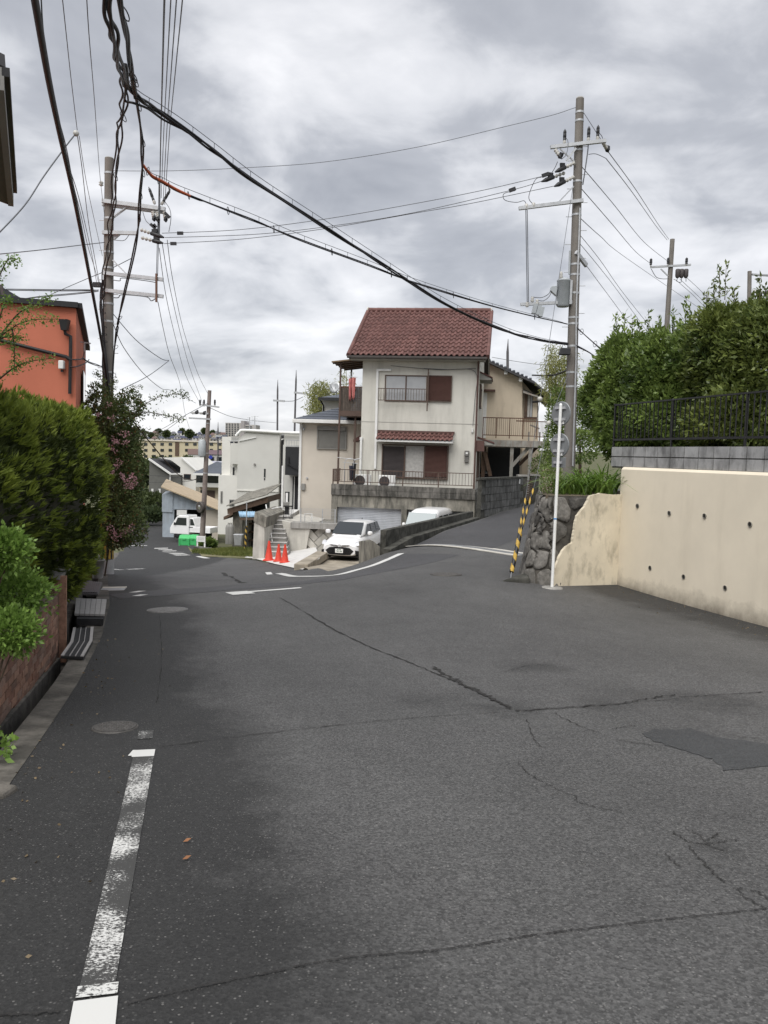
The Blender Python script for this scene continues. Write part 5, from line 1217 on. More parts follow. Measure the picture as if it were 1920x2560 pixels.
# right pole
RA, RB = poleaxis(1424,1175,1450,247,21.5); RA.z = RA.z-1.0
RP = thing('utility_pole', 'tall concrete utility pole with transformer beside the stone wall', 'utility pole', RA)
pole_mesh(RA, RB, 0.165, 0.103, RP)
m_ = MB(); m_.lathe(RB, [(0.103,0),(0.09,0.03),(0.001,0.035)], 16); m_.build('pole_cap', K['conc'], RP)
def rp_(px, py, dY=0.0): return P(px, py, 21.5+dY)
bands(RP, RA, RB, 0.165, 0.103, (0.30,0.335,0.40,0.455,0.47,0.53,0.575,0.60,0.72,0.80,0.875,0.945,0.965))
steps(RP, RA, RB, 0.165, 0.103, 0.45, 0.92, 14)
arm(RP, rp_(1376,368,-0.16), rp_(1515,352,-0.16), 0.085); 
for px, py in ((1411,357),(1471,350),(1494,347)): bushing(RP, rp_(px, py, -0.16)+Vector((0,0,0.06)))
m_ = MB(); m_.bar(rp_(1400,372,-0.16), rp_(1436,404,-0.1), 0.03, 0.03); m_.bar(rp_(1440,370,-0.16), rp_(1416,402,-0.16), 0.02, 0.05); m_.build('arm_brace', K['galv'], RP)
strain_ins(RP, rp_(1388,374,-0.2), rp_(1403,396,-0.4), 0.05, 0.35); strain_ins(RP, rp_(1508,357,-0.16), rp_(1521,380,0.2), 0.05, 0.35)
for a, b in (((1437,407),(1388,430)), ((1412,432),(1354,454)), ((1436,442),(1386,466))): strain_ins(RP, rp_(*a,-0.1), rp_(*b,-0.3), 0.05, 0.55)
for a, b in (((1355,440),(1372,434)), ((1273,477),(1289,471))): MB().bar(rp_(*a,-0.3), rp_(*b,-0.3), 0.05, 0.09).build('wire_clamp', K['black'], RP)
arm(RP, rp_(1297,521,-0.16), rp_(1458,501,-0.16), 0.085)
m_ = MB(); m_.bar(rp_(1396,506,-0.16), rp_(1434,466,-0.12), 0.03, 0.03); m_.build('arm_brace', K['galv'], RP)
for px, py in ((1316,514),(1334,511)):
    m_ = MB(); m_.lathe(rp_(px,py,-0.16), [(0.03,-0.1),(0.05,-0.06),(0.05,0.02),(0.02,0.05)], 10); m_.build('post_insulator', K['porcelain'], RP)
m_ = MB()
for px in (1314.5,1318): m_.cyl(rp_(px,525,-0.16), rp_(px+3.5,755,-0.16), 0.011, n=6)
m_.build('down_leads', K['wire'], RP)
arm(RP, rp_(1301,761,-0.1), rp_(1430,755,-0.1), 0.075)
# transformer
tcp = rp_(1407,767,-0.05); th_ = 69/FPX*21.5
tf = thing('pole_transformer', 'grey cylindrical transformer hung on the right utility pole', 'transformer', tcp)
rr = 16.5/FPX*21.5
m_ = MB(); m_.lathe(tcp, [(rr*0.82,0),(rr,0.04),(rr,th_*0.88),(rr*1.05,th_*0.89),(rr*1.05,th_*0.93),(rr*0.6,th_)], 22); m_.build('tank', mat('transformer_grey', (0.36,0.385,0.40), 0.45, 0.06, 5), tf)
m_ = MB()
for k in range(3):
    a = 2.6+k*0.5; c = tcp+Vector((math.cos(a)*rr*0.6, math.sin(a)*rr*0.6-0.05, th_*0.96)); m_.lathe(c, [(0.03,0),(0.045,0.05),(0.03,0.09),(0.04,0.12),(0.01,0.18)], 8)
m_.build('bushing', K['porcelain'], tf)
m_ = MB(); c = tcp+Vector((-rr*1.1,-0.1,th_*0.7)); m_.prism([c, c+Vector((-0.14,0,-0.02)), c+Vector((-0.16,0,-0.12)), c+Vector((0,0,-0.25))], (0,0.16,0)); m_.build('terminal_cover', bpy.data.materials['transformer_grey'], tf)
m_ = MB(); m_.bar(tcp+Vector((rr*0.9,0,0.1)), tcp+Vector((rr*0.9+0.12,0.03,0.1)), 0.06,0.1); m_.bar(tcp+Vector((rr*0.9,0,th_*0.8)), tcp+Vector((rr*0.9+0.12,0.03,th_*0.8)), 0.06,0.1); m_.bar(tcp+Vector((rr*0.95,-0.12,0.05)), tcp+Vector((rr*0.95,-0.12,th_*0.9)), 0.06, 0.05); m_.build('hanger', K['galv'], tf)
# fuse boxes under the low arm
m_ = MB()
for k, (px, py) in enumerate(((1334,772),(1344,776),(1351,780))): 
    c = rp_(px,py,-0.2-0.02*k); m_.hexa([c+Vector(v) for v in ((-0.05,-0.07,-0.12),(0.05,-0.07,-0.12),(0.05,0.07,-0.12),(-0.05,0.07,-0.12),(0.0,-0.07,0.12),(0.1,-0.07,0.12),(0.1,0.07,0.12),(0.0,0.07,0.12))])
m_.build('cutout_fuses', bpy.data.materials['transformer_grey'], RP)
for px, py in ((1331,748),(1343,754),(1318,760)):
    m_ = MB(); m_.lathe(rp_(px,py,-0.12), [(0.03,-0.08),(0.055,-0.04),(0.03,0.0),(0.05,0.03),(0.02,0.06)], 9); m_.build('post_insulator', K['porcelain'], RP)
m_ = MB(); m_.tube(cat_rom([rp_(1343,750,-0.12), rp_(1358,752,-0.12), rp_(1372,742,-0.12), rp_(1381,725,-0.1)],6), 0.010, 5); m_.tube(cat_rom([rp_(1328,742,-0.12), rp_(1352,744,-0.12), rp_(1370,736,-0.12), rp_(1380,722,-0.1)],6), 0.010, 5)
m_.tube(cat_rom([rp_(1287,477,-0.3), rp_(1260,484,-0.3), rp_(1262,500,-0.25), rp_(1290,506,-0.2), rp_(1310,502,-0.16), rp_(1316,514,-0.16)],6), 0.009, 5)
m_.tube(cat_rom([rp_(1354,443,-0.3), rp_(1338,450,-0.3), rp_(1322,492,-0.2), rp_(1333,511,-0.16)],6), 0.009, 5)
m_.tube(cat_rom([rp_(1411,340,-0.16), rp_(1420,355,-0.2), rp_(1416,385,-0.25), rp_(1404,398,-0.4)],6), 0.009, 5)
m_.tube(cat_rom([rp_(1494,330,-0.16), rp_(1503,338,-0.16), rp_(1509,352,-0.1)],6), 0.009, 5)
m_.tube(cat_rom([rp_(1471,386,-0.1), rp_(1490,385,-0.1), rp_(1515,396,0.1)],6), 0.009, 5)
m_.tube(cat_rom([rp_(1470,345,-0.16), rp_(1470,372,-0.16), rp_(1462,430,-0.13), rp_(1457,462,-0.1)],6), 0.016, 5)
m_.tube(cat_rom([rp_(1394,404,-0.4), rp_(1387,420,-0.35), rp_(1378,434,-0.3)],6), 0.009, 5)
m_.build('jumper_wires', K['wire'], RP)
m_ = MB()   # conduit down the right side
m_.tube([rp_(1450,520,-0.13), rp_(1446,640,-0.14), rp_(1441,760,-0.15), rp_(1440,900,-0.16), rp_(1435,1060,-0.17), rp_(1432,1165,-0.18)], 0.024, 7); m_.build('conduit', K['galv'], RP)
m_ = MB(); m_.bar(rp_(1440,630,-0.15), rp_(1466,664,0.2), 0.07, 0.11); m_.build('bracket_box', K['galv'], RP)
m_ = MB(); m_.cyl(rp_(1425,627,-0.05), rp_(1423,686,-0.05), 0.028, n=8); m_.build('arrester', bpy.data.materials['transformer_grey'], RP)
lp = rp_(1412,879,-0.25)
lb = thing('junction_box', 'black cable junction box hanging beside the right utility pole', 'junction box', lp)
m_ = MB(); m_.hexa([lp+Vector(v) for v in ((-0.15,-0.1,-0.09),(0.13,-0.1,-0.09),(0.13,0.1,-0.09),(-0.15,0.1,-0.09),(-0.12,-0.08,0.09),(0.14,-0.08,0.09),(0.14,0.08,0.09),(-0.12,0.08,0.09))]); m_.build('case', K['black'], lb, bevel=0.015)
m_ = MB(); m_.tube([lp+Vector((-0.08,0,0.09)), lp+Vector((-0.05,0,0.2))], 0.008, 5); m_.tube([lp+Vector((0.08,0,0.09)), lp+Vector((0.08,0,0.2))], 0.008, 5); m_.build('hanger', K['wire'], lb)

# guy wires with striped guards
K['yellow'] = mat('guard_yellow', (0.46,0.30,0.06), 0.7, 0.25, 10)
def striped(name, a, b, r, pitch, parent, n=14, ph=0.0):
    a = Vector(a); b = Vector(b); d = (b-a); l = d.length; d.normalize(); u = d.orthogonal().normalized(); q = d.cross(u)
    k = int(l/(pitch/16)); m_ = MB(); m_.smooth = True; vs = []
    for i in range(k+1):
        for j in range(n):
            t = 2*math.pi*j/n; vs.append(a + d*(l*i/k) + u*(r*math.cos(t)) + q*(r*math.sin(t)))
    m_.add(vs, [(i*n+j, i*n+(j+1) % n, (i+1)*n+(j+1) % n, (i+1)*n+j) for i in range(k) for j in range(n)])
    m_.mi = [1 if ((i/16*1.0 + j/n + ph) % 1.0) < 0.5 else 0 for i in range(k) for j in range(n)]
    return m_.build(name, [K['yellow'], K['black']], parent)
ga = G(1276,1446); Yg = ga.y
g1 = thing('guy_wire', 'guy wire from the pole with a thick yellow and black striped guard', 'guy wire', ga)
gb = P(1300,1335,Yg+0.5)
striped('guard', P(1279,1430,Yg), gb, 0.046, 0.30, g1)
m_ = MB(); m_.cyl(ga-Vector((0,0,0.1)), P(1279,1430,Yg), 0.015, n=6); m_.build('anchor_rod', K['galv'], g1)
striped('upper_guard', gb, P(1334,1222,Yg+1.1), 0.024, 0.26, g1)
m_ = MB(); m_.tube([gb, P(1334,1222,Yg+1.1), P(1372,1056,Yg+1.9), P(1398,990,Yg+2.3), P(1426,925,21.3)], 0.007, 5); m_.build('wire', K['wire'], g1)
m_ = MB(); m_.lathe(P(1372,1058,Yg+1.9), [(0.02,-0.05),(0.05,-0.02),(0.05,0.03),(0.02,0.06)], 10, (0.3,0.2,0.9)); m_.build('insulator', K['porcelain'], g1)
g2 = thing('guy_wire', 'thinner guy wire with a narrow striped guard rising to the pole top', 'guy wire', gb)
striped('guard', gb+Vector((-0.03,0,0)), P(1314,1246,Yg+1.0), 0.022, 0.26, g2)
m_ = MB(); m_.tube([gb+Vector((-0.03,0,0)), P(1314,1246,Yg+1.0), P(1350,998,Yg+2.1), P(1372,862,Yg+2.6), P(1424,520,20.9), P(1432,470,21.4)], 0.007, 5); m_.build('wire', K['wire'], g2)
m_ = MB(); m_.lathe(P(1350,998,Yg+2.1), [(0.02,-0.05),(0.06,-0.02),(0.06,0.03),(0.02,0.06)], 10, (0.2,0.2,0.95)); m_.build('insulator', K['porcelain'], g2)
ab = thing('anchor_stone', 'low mossy concrete anchor block beside the striped guard', 'block', G(1262,1458))
c = G(1285,1454); m_ = MB(); m_.hexa([c+Vector(v) for v in ((-0.28,-0.1,-0.1),(0.3,-0.12,-0.1),(0.34,0.3,-0.1),(0.1,0.3,-0.1),(-0.26,-0.08,0.03),(0.28,-0.1,0.10),(0.32,0.28,0.16),(0.1,0.26,0.10))]); m_.build('block', K['conc_moss'], ab, bevel=0.03)

# left pole
LA, LB = poleaxis(267,1440,273,396,22.0); LA.z -= 0.6
LP = thing('utility_pole', 'leaning concrete utility pole at the left kerb behind the pink roses', 'utility pole', LA)
pole_mesh(LA, LB, 0.18, 0.115, LP)
m_ = MB(); m_.lathe(LB, [(0.115,0),(0.10,0.02),(0.001,0.025)], 16); m_.build('pole_cap', K['conc'], LP)
def lp_(px, py, dY=0.0): return P(px, py, 22.0+dY)
bands(LP, LA, LB, 0.18, 0.115, (0.46,0.52,0.635,0.675,0.70,0.755,0.79,0.865,0.965))
steps(LP, LA, LB, 0.18, 0.115, 0.4, 0.93, 16)
# base sheath with yellow/black bars and grey collar
u_ = (LB-LA).normalized()
z1c = P(266,1395,22.0)
m_ = MB(); m_.cyl(LA, P(266,1418,22.0)+Vector((0,0,0.22)), 0.205, 0.20, n=22); m_.build('grey_collar', mat('collar_grey', (0.40,0.40,0.40), 0.6, 0.1, 6), LP)
a = P(266,1396,22.0); b = P(266,1290,22.0)
m_ = MB(); n = 20; vs = []
for i in range(2):
    for j in range(n):
        t = 2*math.pi*j/n; vs.append((a if i == 0 else b) + Vector((0.196*math.cos(t), 0.196*math.sin(t), 0)))
m_.smooth = True; m_.add(vs, [(j, (j+1) % n, n+(j+1) % n, n+j) for j in range(n)]); m_.mi = [0 if j % 2 else 1 for j in range(n)]
m_.build('striped_sheath', [K['yellow'], K['black']], LP)
arm(LP, lp_(255,502,-0.14), lp_(413,523,-0.14), 0.10); arm(LP, lp_(256,510,0.0), lp_(413,530,0.0), 0.10)
m_ = MB(); m_.bar(lp_(283,541,-0.1), lp_(320,514,-0.1), 0.03,0.03); m_.bar(lp_(282,546,0.05), lp_(321,517,0.05), 0.03,0.03); m_.build('arm_brace', K['galv'], LP)
arm(LP, lp_(256,581,-0.14), lp_(342,583,-0.14), 0.09)
m_ = MB(); m_.prism([lp_(284,587,-0.1), lp_(300,586,-0.1), lp_(284,600,-0.1)], (0,0.06,0)); m_.build('arm_bracket', K['galv'], LP)
arm(LP, lp_(256,682,-0.15), lp_(408,699,-0.15), 0.09); arm(LP, lp_(256,725,-0.15), lp_(408,741,-0.15), 0.09)
m_ = MB(); m_.bar(lp_(391,684,-0.22), lp_(391,755,-0.22), 0.05, 0.05); m_.build('arm_link', K['rust'], LP)
m_ = MB(); m_.bar(lp_(282,650,-0.1), lp_(315,684,-0.12), 0.03,0.03); m_.build('arm_brace', K['galv'], LP)
m_ = MB()
for px in (393.5,396.5): m_.cyl(lp_(px+2,520,-0.2), lp_(px-2.5,690,-0.2), 0.011, n=6)
m_.cyl(lp_(399,440,-0.2), lp_(397,600,-0.2), 0.028, n=8); m_.build('down_leads', K['wire'], LP)
strain_ins(LP, lp_(351,574,-0.2), lp_(410,594,-0.3), 0.05, 0.58); strain_ins(LP, lp_(353,594,-0.2), lp_(408,608,-0.3), 0.05, 0.5)
for px, py, ln in ((384,507,(-0.35,0,0.9)), (408,510,(0.5,0,0.85))): bushing(LP, lp_(px,py,-0.14)+Vector((0,0,0.06)), 0.34, 0.04, Vector(ln).normalized())
for a, b in (((382,529),(386,553)), ((393,530),(396,556)), ((411,530),(415,555))): strain_ins(LP, lp_(*a,-0.2), lp_(*b,-0.3), 0.05, 0.4)
for a, b in (((376,560),(388,571)), ((443,583),(458,583)), ((426,609),(441,609)), ((412,532),(424,544)), ((384,561),(390,568))): MB().bar(lp_(*a,-0.25), lp_(*b,-0.25), 0.05, 0.08).build('wire_clamp', K['black'], LP)
m_ = MB()
m_.tube(cat_rom([lp_(357,530,-0.2), lp_(365,552,-0.2), lp_(378,563,-0.25)],6), 0.009, 5)
m_.tube(cat_rom([lp_(413,505,-0.15), lp_(425,525,-0.2), lp_(427,550,-0.2), lp_(422,580,-0.2)],6), 0.009, 5)
m_.tube(cat_rom([lp_(282,700,-0.2), lp_(300,702,-0.2), lp_(306,695,-0.2), lp_(365,702,-0.2), lp_(388,706,-0.22)],6), 0.012, 5)
m_.tube(cat_rom([lp_(282,744,-0.2), lp_(296,744,-0.2), lp_(306,737,-0.2), lp_(365,742,-0.2), lp_(378,752,-0.22), lp_(390,745,-0.22)],6), 0.014, 5)
m_.tube(cat_rom([lp_(285,600,-0.2), lp_(310,601,-0.2), lp_(322,588,-0.2)],6), 0.009, 5)
m_.build('jumper_wires', K['wire'], LP)
m_ = MB()
m_.tube(cat_rom([lp_(258,700,-0.25), lp_(252,740,-0.25), lp_(256,800,-0.25), lp_(263,880,-0.25), lp_(272,960,-0.22), lp_(276,1000,-0.2)],6), 0.035, 6)
for k in range(7): m_.torus(lp_(256+k,745+k*18,-0.25), (0.2,0.3,1), 0.07, 0.008, 10, 4)
m_.build('cable_riser', K['cable'], LP)
m_ = MB(); m_.box(lp_(243,712,-0.35)-Vector((0.1,0.06,0.06)), lp_(243,712,-0.35)+Vector((0.1,0.06,0.06))); m_.build('clamp_cluster', K['black'], LP)
# far pole at the foot of the hill with mirror
FA, FB = poleaxis(503,1388,524,976,48.0)
FP = thing('utility_pole', 'brown utility pole with a convex mirror near the green bins', 'utility pole', FA)
pole_mesh(FA-Vector((0,0,0.4)), FB, 0.17, 0.11, FP, mat('pole_brown', (0.20,0.165,0.15), 0.9, 0.15, 3))
def fp_(px, py, dY=-0.2): return P(px, py, 48.0+dY)
for a, b in (((503,1012),(548,1018)), ((472,1045),(527,1048)), ((477,1032),(521,1034))): arm(FP, fp_(*a), fp_(*b), 0.09)
for a, b in (((480,1033),(498,1031)), ((500,1033),(516,1034))): strain_ins(FP, fp_(*a), fp_(*b), 0.08, 0.6)
for px, py in ((500,1014),(510,1014),(537,1014)): bushing(FP, fp_(px,py)+Vector((0,0,0.05)), 0.3, 0.06)
m_ = MB(); m_.lathe(fp_(505,1120), [(0.2,-0.5),(0.22,-0.45),(0.22,0.4),(0.12,0.5)], 14); m_.build('transformer_tank', bpy.data.materials['transformer_grey'], FP)
bands(FP, FA, FB, 0.17, 0.11, (0.3,0.5,0.62,0.8,0.9))
mc = fp_(502,1268,-0.35)
mr_ = thing('convex_mirror', 'round convex traffic mirror with a dark hood on the far pole', 'mirror', mc)
ml = Vector((-0.65,-0.75,-0.05)).normalized()
m_ = MB(); m_.lathe(mc, [(0.30,-0.12),(0.34,-0.1),(0.34,0.10),(0.31,0.12)], 24, ml); m_.build('hood', mat('mirror_hood', (0.07,0.06,0.055), 0.6), mr_)
m_ = MB(); m_.lathe(mc, [(0.29,0.08),(0.2,0.115),(0.001,0.13)], 24, ml); m_.build('mirror', K['chrome'], mr_)
m_ = MB(); m_.bar(mc, mc+Vector((0.2,0.3,0)), 0.05); m_.build('bracket', K['galv'], mr_)

# poles to the right beyond the hedge and behind the white building
def simple_pole(px, pyt, pyb, Y, r, label, arms=(), lean=0, mt=K['pole']):
    a = P(px-lean, pyb, Y); b = P(px, pyt, Y); t = thing('utility_pole', label, 'utility pole', a)
    pole_mesh(a, b, r*1.3, r, t, mt)
    if mt is not K['pole'] and mt is not K['galv']: MB().lathe(b, [(r,0),(r*0.6,0.5),(0.02,1.2)], 8).build('pointed_tip', mt, t)
    for (x0,y0,x1,y1) in arms: arm(t, P(x0,y0,Y-0.15), P(x1,y1,Y-0.15), 0.004*Y*0.55)
    return t
S1 = simple_pole(1681,598,1150,47,0.13,'concrete utility pole with a crossarm rising behind the right hedge', ((1626,668,1727,662),), 35)
for px, py in ((1627,662),(1670,660),(1716,660)): bushing(S1, P(px,py,46.8), 0.35, 0.08)
for px in (1694,1704,1715): 
    m_ = MB(); m_.lathe(P(px,686,46.7), [(0.08,-0.2),(0.13,-0.1),(0.13,0.25),(0.1,0.3)], 10); m_.build('switch_unit', K['shutter_dark'], S1)
m_ = MB(); m_.bar(P(1652,672,46.8), P(1670,690,46.8), 0.06); m_.build('arm_brace', K['galv'], S1)
for pts in ([(1628,672),(1640,692),(1655,697),(1668,697)], [(1694,690),(1692,700),(1684,698)], [(1704,692),(1702,706),(1690,702)], [(1715,692),(1715,704)]):
    m_ = MB(); m_.tube(cat_rom([P(*q,46.7) for q in pts],4), 0.02, 4); m_.build('jumper_wire', K['wire'], S1)
S2 = simple_pole(1874,678,1150,50,0.12,'weathered utility pole at the right edge behind the hedge', ((1880,686,1925,689),), 6)
strain_ins(S2, P(1882,728,49.7), P(1902,730,49.7), 0.1, 0.6); strain_ins(S2, P(1903,730,49.7), P(1925,733,49.7), 0.1, 0.6); strain_ins(S2, P(1890,738,49.7), P(1906,738,49.7), 0.1, 0.6)
S3 = simple_pole(1770,730,1150,60,0.07,'thin pole with a small aerial poking above the hedge', ((1765,762,1790,760),), 0, K['galv'])
S4 = simple_pole(694,975,1300,95,0.10,'dark pole with a pointed tip left of the taller one', ((683,1001,712,1003),), 2, mat('pole_dark', (0.10,0.095,0.10), 0.9, 0.1, 3))
S5 = simple_pole(740,952,1300,90,0.10,'taller dark pole with a pointed tip behind the beige house', ((735,981,775,986),), 10, bpy.data.materials['pole_dark'])
S6 = simple_pole(1269,880,1150,75,0.12,'pointed pole tip showing above the beige house roof', (), 0, bpy.data.materials['pole_dark'])
S7 = simple_pole(545,1075,1260,120,0.10,'thin far pole beside the white building', ((538,1090,552,1090),), 0, bpy.data.materials['pole_dark'])
# ================================================================ NEIGHBOURING BUILDINGS
K['beige'] = mat('beige_siding', (0.56,0.51,0.44), 0.85, 0.04, 1.0, 0.08, 60)
K['beige2'] = mat('tan_render', (0.58,0.50,0.39), 0.9, 0.06, 0.9, 0.2, 50, streak=0.35, scol=(0.32,0.26,0.20), sscale=(2,2,0.4), sthr=0.54)
K['offwhite'] = mat('off_white_wall', (0.66,0.65,0.61), 0.85, 0.04, 0.8, 0.06, 50)
K['offwhite2'] = mat('off_white_wall_b', (0.58,0.575,0.54), 0.85, 0.04, 0.8, 0.06, 50)
K['slate'] = mat('slate_roof', (0.085,0.095,0.115), 0.7, 0.12, 4, 0.15, 20, rnd=0.1)
K['darkroof'] = mat('dark_roof', (0.05,0.05,0.055), 0.7, 0.15, 4)
K['greyhouse'] = mat('grey_cladding', (0.13,0.13,0.12), 0.85, 0.08, 2, 0.1, 40)
K['blackpanel'] = mat('black_panel', (0.02,0.021,0.023), 0.6, 0.1, 4)
K['wood'] = mat('dark_wood', (0.10,0.065,0.045), 0.8, 0.2, 6)
K['shutter_grey'] = mat('grey_shutter', (0.22,0.215,0.20), 0.55, 0.06, 4)
K['greysteel'] = mat('weathered_grey_paint', (0.34,0.33,0.30), 0.8, 0.2, 4, streak=0.6, scol=(0.20,0.10,0.06), sscale=(4,4,0.8), sthr=0.56)

# ---- beige house with grey hipped roof, left of the red-roofed house
BF = Fr(747, 1306, 41.0, -6)
bh = thing('beige_house', 'beige two storey house with a grey hipped roof and black porch', 'house', BF.W(2,0,0), BF.rot)
x1 = BF.loc(905,1200).x; ze = BF.loc(800,1049).z
m_ = BF.mb(); m_.box((0,0,-0.6), (x1,7,ze)); m_.build('wall', K['beige'], bh)
xa, xb = BF.loc(733,1046,-0.5).x, BF.loc(905,1050,-0.5).x+1.2
zr_ = BF.loc(860,1012,3.5).z
hip = [(xa,-0.5,ze),(xb,-0.5,ze),(xb,7.5,ze),(xa,7.5,ze),(xa+3.6,3.5,zr_+0.35),(xb-2.5,3.5,zr_+0.35)]
m_ = BF.mb(); m_.add(hip, [(0,1,5,4),(1,2,5),(2,3,4,5),(3,0,4),(0,3,2,1)]); rfb = m_.build('roof', K['slate'], bh)
for k in range(1,9):     # slate courses: slim raised laps
    f = k/9; m_ = BF.mb(); a = Vector(hip[0]).lerp(Vector(hip[4]), f); b = Vector(hip[1]).lerp(Vector(hip[5]), f); m_.bar(a+Vector((0,0,0.012)), b+Vector((0,0,0.012)), 0.05, 0.03); m_.build('slate_course', K['slate'], rfb)
m_ = BF.mb(); m_.box((xa-0.03,-0.6,ze-0.20), (xb,-0.46,ze-0.02)); m_.box((xa-0.03,-0.46,ze-0.20), (xa+0.1,7.5,ze-0.02)); m_.build('gutter', K['trim'], bh, bevel=0.02)
m_ = BF.mb(); m_.box((xa+0.1,-0.46,ze-0.14), (xb,0,ze-0.08)); m_.build('soffit', K['trim'], bh)
m_ = BF.mb(); m_.box((-0.05,-0.08,-0.3), (0.06,0.03,ze-0.14)); m_.build('corner_downpipe', K['trim'], bh)
x0, z0, x1_, z1 = BF.rect(793, 1066, 867, 1123)
m_ = BF.mb(); m_.box((x0,-0.1,z0), (x0+0.06,0.02,z1)); m_.box((x1_-0.06,-0.1,z0), (x1_,0.02,z1)); m_.box((x0+0.06,-0.1,z0), (x1_-0.06,0.02,z0+0.06)); m_.box((x0+0.06,-0.14,z1-0.2), (x1_-0.06,0.02,z1)); wdw = m_.build('window', K['shutter_grey'], bh)
slats(BF, wdw, 797, 1077, 863, 1120, K['shutter_grey'], -0.05, 0.05)
# recessed left part with black balcony box and dark door
lx = BF.loc(706,1200,1.2).x
m_ = BF.mb(); m_.box((lx,1.2,-0.6), (0,6.5,BF.loc(720,1112,1.2).z)); m_.build('porch_wall', K['offwhite2'], bh)
a0, c0, a1, c1 = BF.rect(713, 1117, 751, 1188, 0.25)
m_ = BF.mb(); m_.box((a0,0.25,c0), (0.0,1.25,c1)); blk = m_.build('balcony_box', K['blackpanel'], bh)
m_ = BF.mb(); b_ = BF.loc(720,1152,0.2); m_.bar((b_.x,0.2,b_.z+0.2), (b_.x,0.2,b_.z-0.2), 0.1, 0.1); m_.bar((b_.x,0.2,b_.z-0.15), (0.0,0.2,b_.z-0.5), 0.06, 0.08); m_.build('black_downpipe', K['black'], blk)
r_ = railing(BF, bh, a0, 0.0, c1+0.02, c1+0.36, 0.4, 6, K['galv'], nm='balcony_rail')
a0, c0, a1, c1 = BF.rect(731, 1191, 745, 1302, 1.15); m_ = BF.mb(); m_.box((a0,1.12,-0.1), (a1,1.22,c1)); dr = m_.build('door', K['blackpanel'], bh); m_ = BF.mb(); m_.box((a0+0.08,1.09,-0.1), (a0+0.12,1.13,c1)); m_.build('door_edge', K['trim'], dr)
m_ = BF.mb(); px_ = BF.loc(706,1230,0.3).x; m_.box((px_-0.05,0.25,-0.2), (px_+0.05,0.35,BF.loc(706,1164,0.3).z)); m_.build('white_post', K['trim'], bh)
c = BF.loc(759,1217,0); m_ = BF.mb(); m_.box((c.x-0.1,-0.12,c.z-0.17), (c.x+0.1,0,c.z+0.17)); m_.build('electric_meter', K['shutter_grey'], bh, bevel=0.02)
c = BF.loc(768,1195,0); m_ = BF.mb(); m_.lathe((c.x,-0.08,c.z), [(0.05,0),(0.055,0.08)], 12, (0,1,0)); m_.build('vent', K['galv'], bh)
c = BF.loc(761,1070,0); m_ = BF.mb(); m_.torus((c.x,-0.1,c.z+0.08),(0,1,0),0.09,0.02,12,5); m_.lathe((c.x-0.02,-0.08,c.z-0.12),[(0.05,0),(0.05,0.1)],10); m_.build('cable_coil', K['galv'], bh)
# terrace base of the beige house: steps, side walls, block retaining wall
tb = thing('terrace_retaining_wall', 'pale concrete retaining wall with diagonal blocks beside the parked car', 'wall', P(760,1390,34.5))
TF = Fr(705, 1310, 35.2, -4)
zlow = TF.loc(740,1396).z-0.3
xw0, xw1 = TF.loc(722,1345).x, TF.loc(775,1320).x
pan = [TF.loc(704,1303), TF.loc(775,1314), TF.loc(761,1396), TF.loc(723,1396)]
m_ = TF.mb(); m_.prism([TF.loc(705,1302), TF.loc(776,1316), TF.loc(760,1402), TF.loc(724,1402)], (0,4.5,0)); m_.build('plain_panel', K['conc_light'], tb)
m_ = TF.mb(); m_.prism([TF.loc(777,1316,0.35), TF.loc(845,1319,0.35), TF.loc(845,1402,0.1), TF.loc(760,1402,0.1)], (0,4.2,0)); m_.build('backing', K['conc_mid'], tb)
a, b = TF.loc(727,1311,-0.05), TF.loc(842,1316,-0.05)
m_ = TF.mb(); m_.box((TF.loc(727,1311).x,-0.08,a.z-0.16), (b.x,0.6,a.z+0.09)); m_.build('coping', K['conc'], tb)
# diagonal blocks, herring-bone
hw_, hl_ = 0.30, 0.60; org = TF.loc(762,1400,0.2); hx1 = TF.loc(842,1350,0.2).x; hz1 = TF.loc(800,1321,0.2).z
m_ = MB(); m_.box((0.012,-0.05,0.012), (hl_-0.012,0.05,hw_-0.012)); hme = m_.mesh('diagonal_block', K['conc_light'])
def in_panel(x, z):
    xl = org.x + (TF.loc(777,1316,0.2).x-org.x)*max(0,(z-org.z)/(hz1-org.z)); return x > xl-0.02 and x < hx1 and org.z-0.2 < z < hz1
c45 = math.cos(R(45)); step = hw_
for i in range(-14, 15):
    for j in range(-14, 15):
        kk = (i - j) % 4
        if kk == 0: u, v, rot = i*step, j*step, 0       # horizontal brick covers (i..i+2, j)
        elif kk == 3: u, v, rot = i*step, j*step, 1      # vertical brick covers (i, j..j+2)
        else: continue
        cu, cv = (u+step, v+step/2) if rot == 0 else (u+step/2, v+step)
        x = org.x+0.6 + (cu-cv)*c45; z = org.z+0.6 + (cu+cv)*c45
        if not in_panel(x, z): continue
        ang = R(-45) if rot == 0 else R(-135)
        M4 = TF.T @ Matrix.Translation((x, 0.30-0.25*(hz1-z)/(hz1-org.z), z)) @ Matrix.Rotation(ang, 4, 'Y') @ Matrix.Translation((-hl_/2, 0, -hw_/2))
        obj('diagonal_block', hme, tb, M4)
m_ = TF.mb(); m_.prism([TF.loc(760,1402,-0.1), TF.loc(812,1402,-0.1), TF.loc(812,1382,-0.1), TF.loc(775,1380,-0.1)], (0,0.3,0)); m_.build('low_kerb_block', K['conc_mid'], tb)
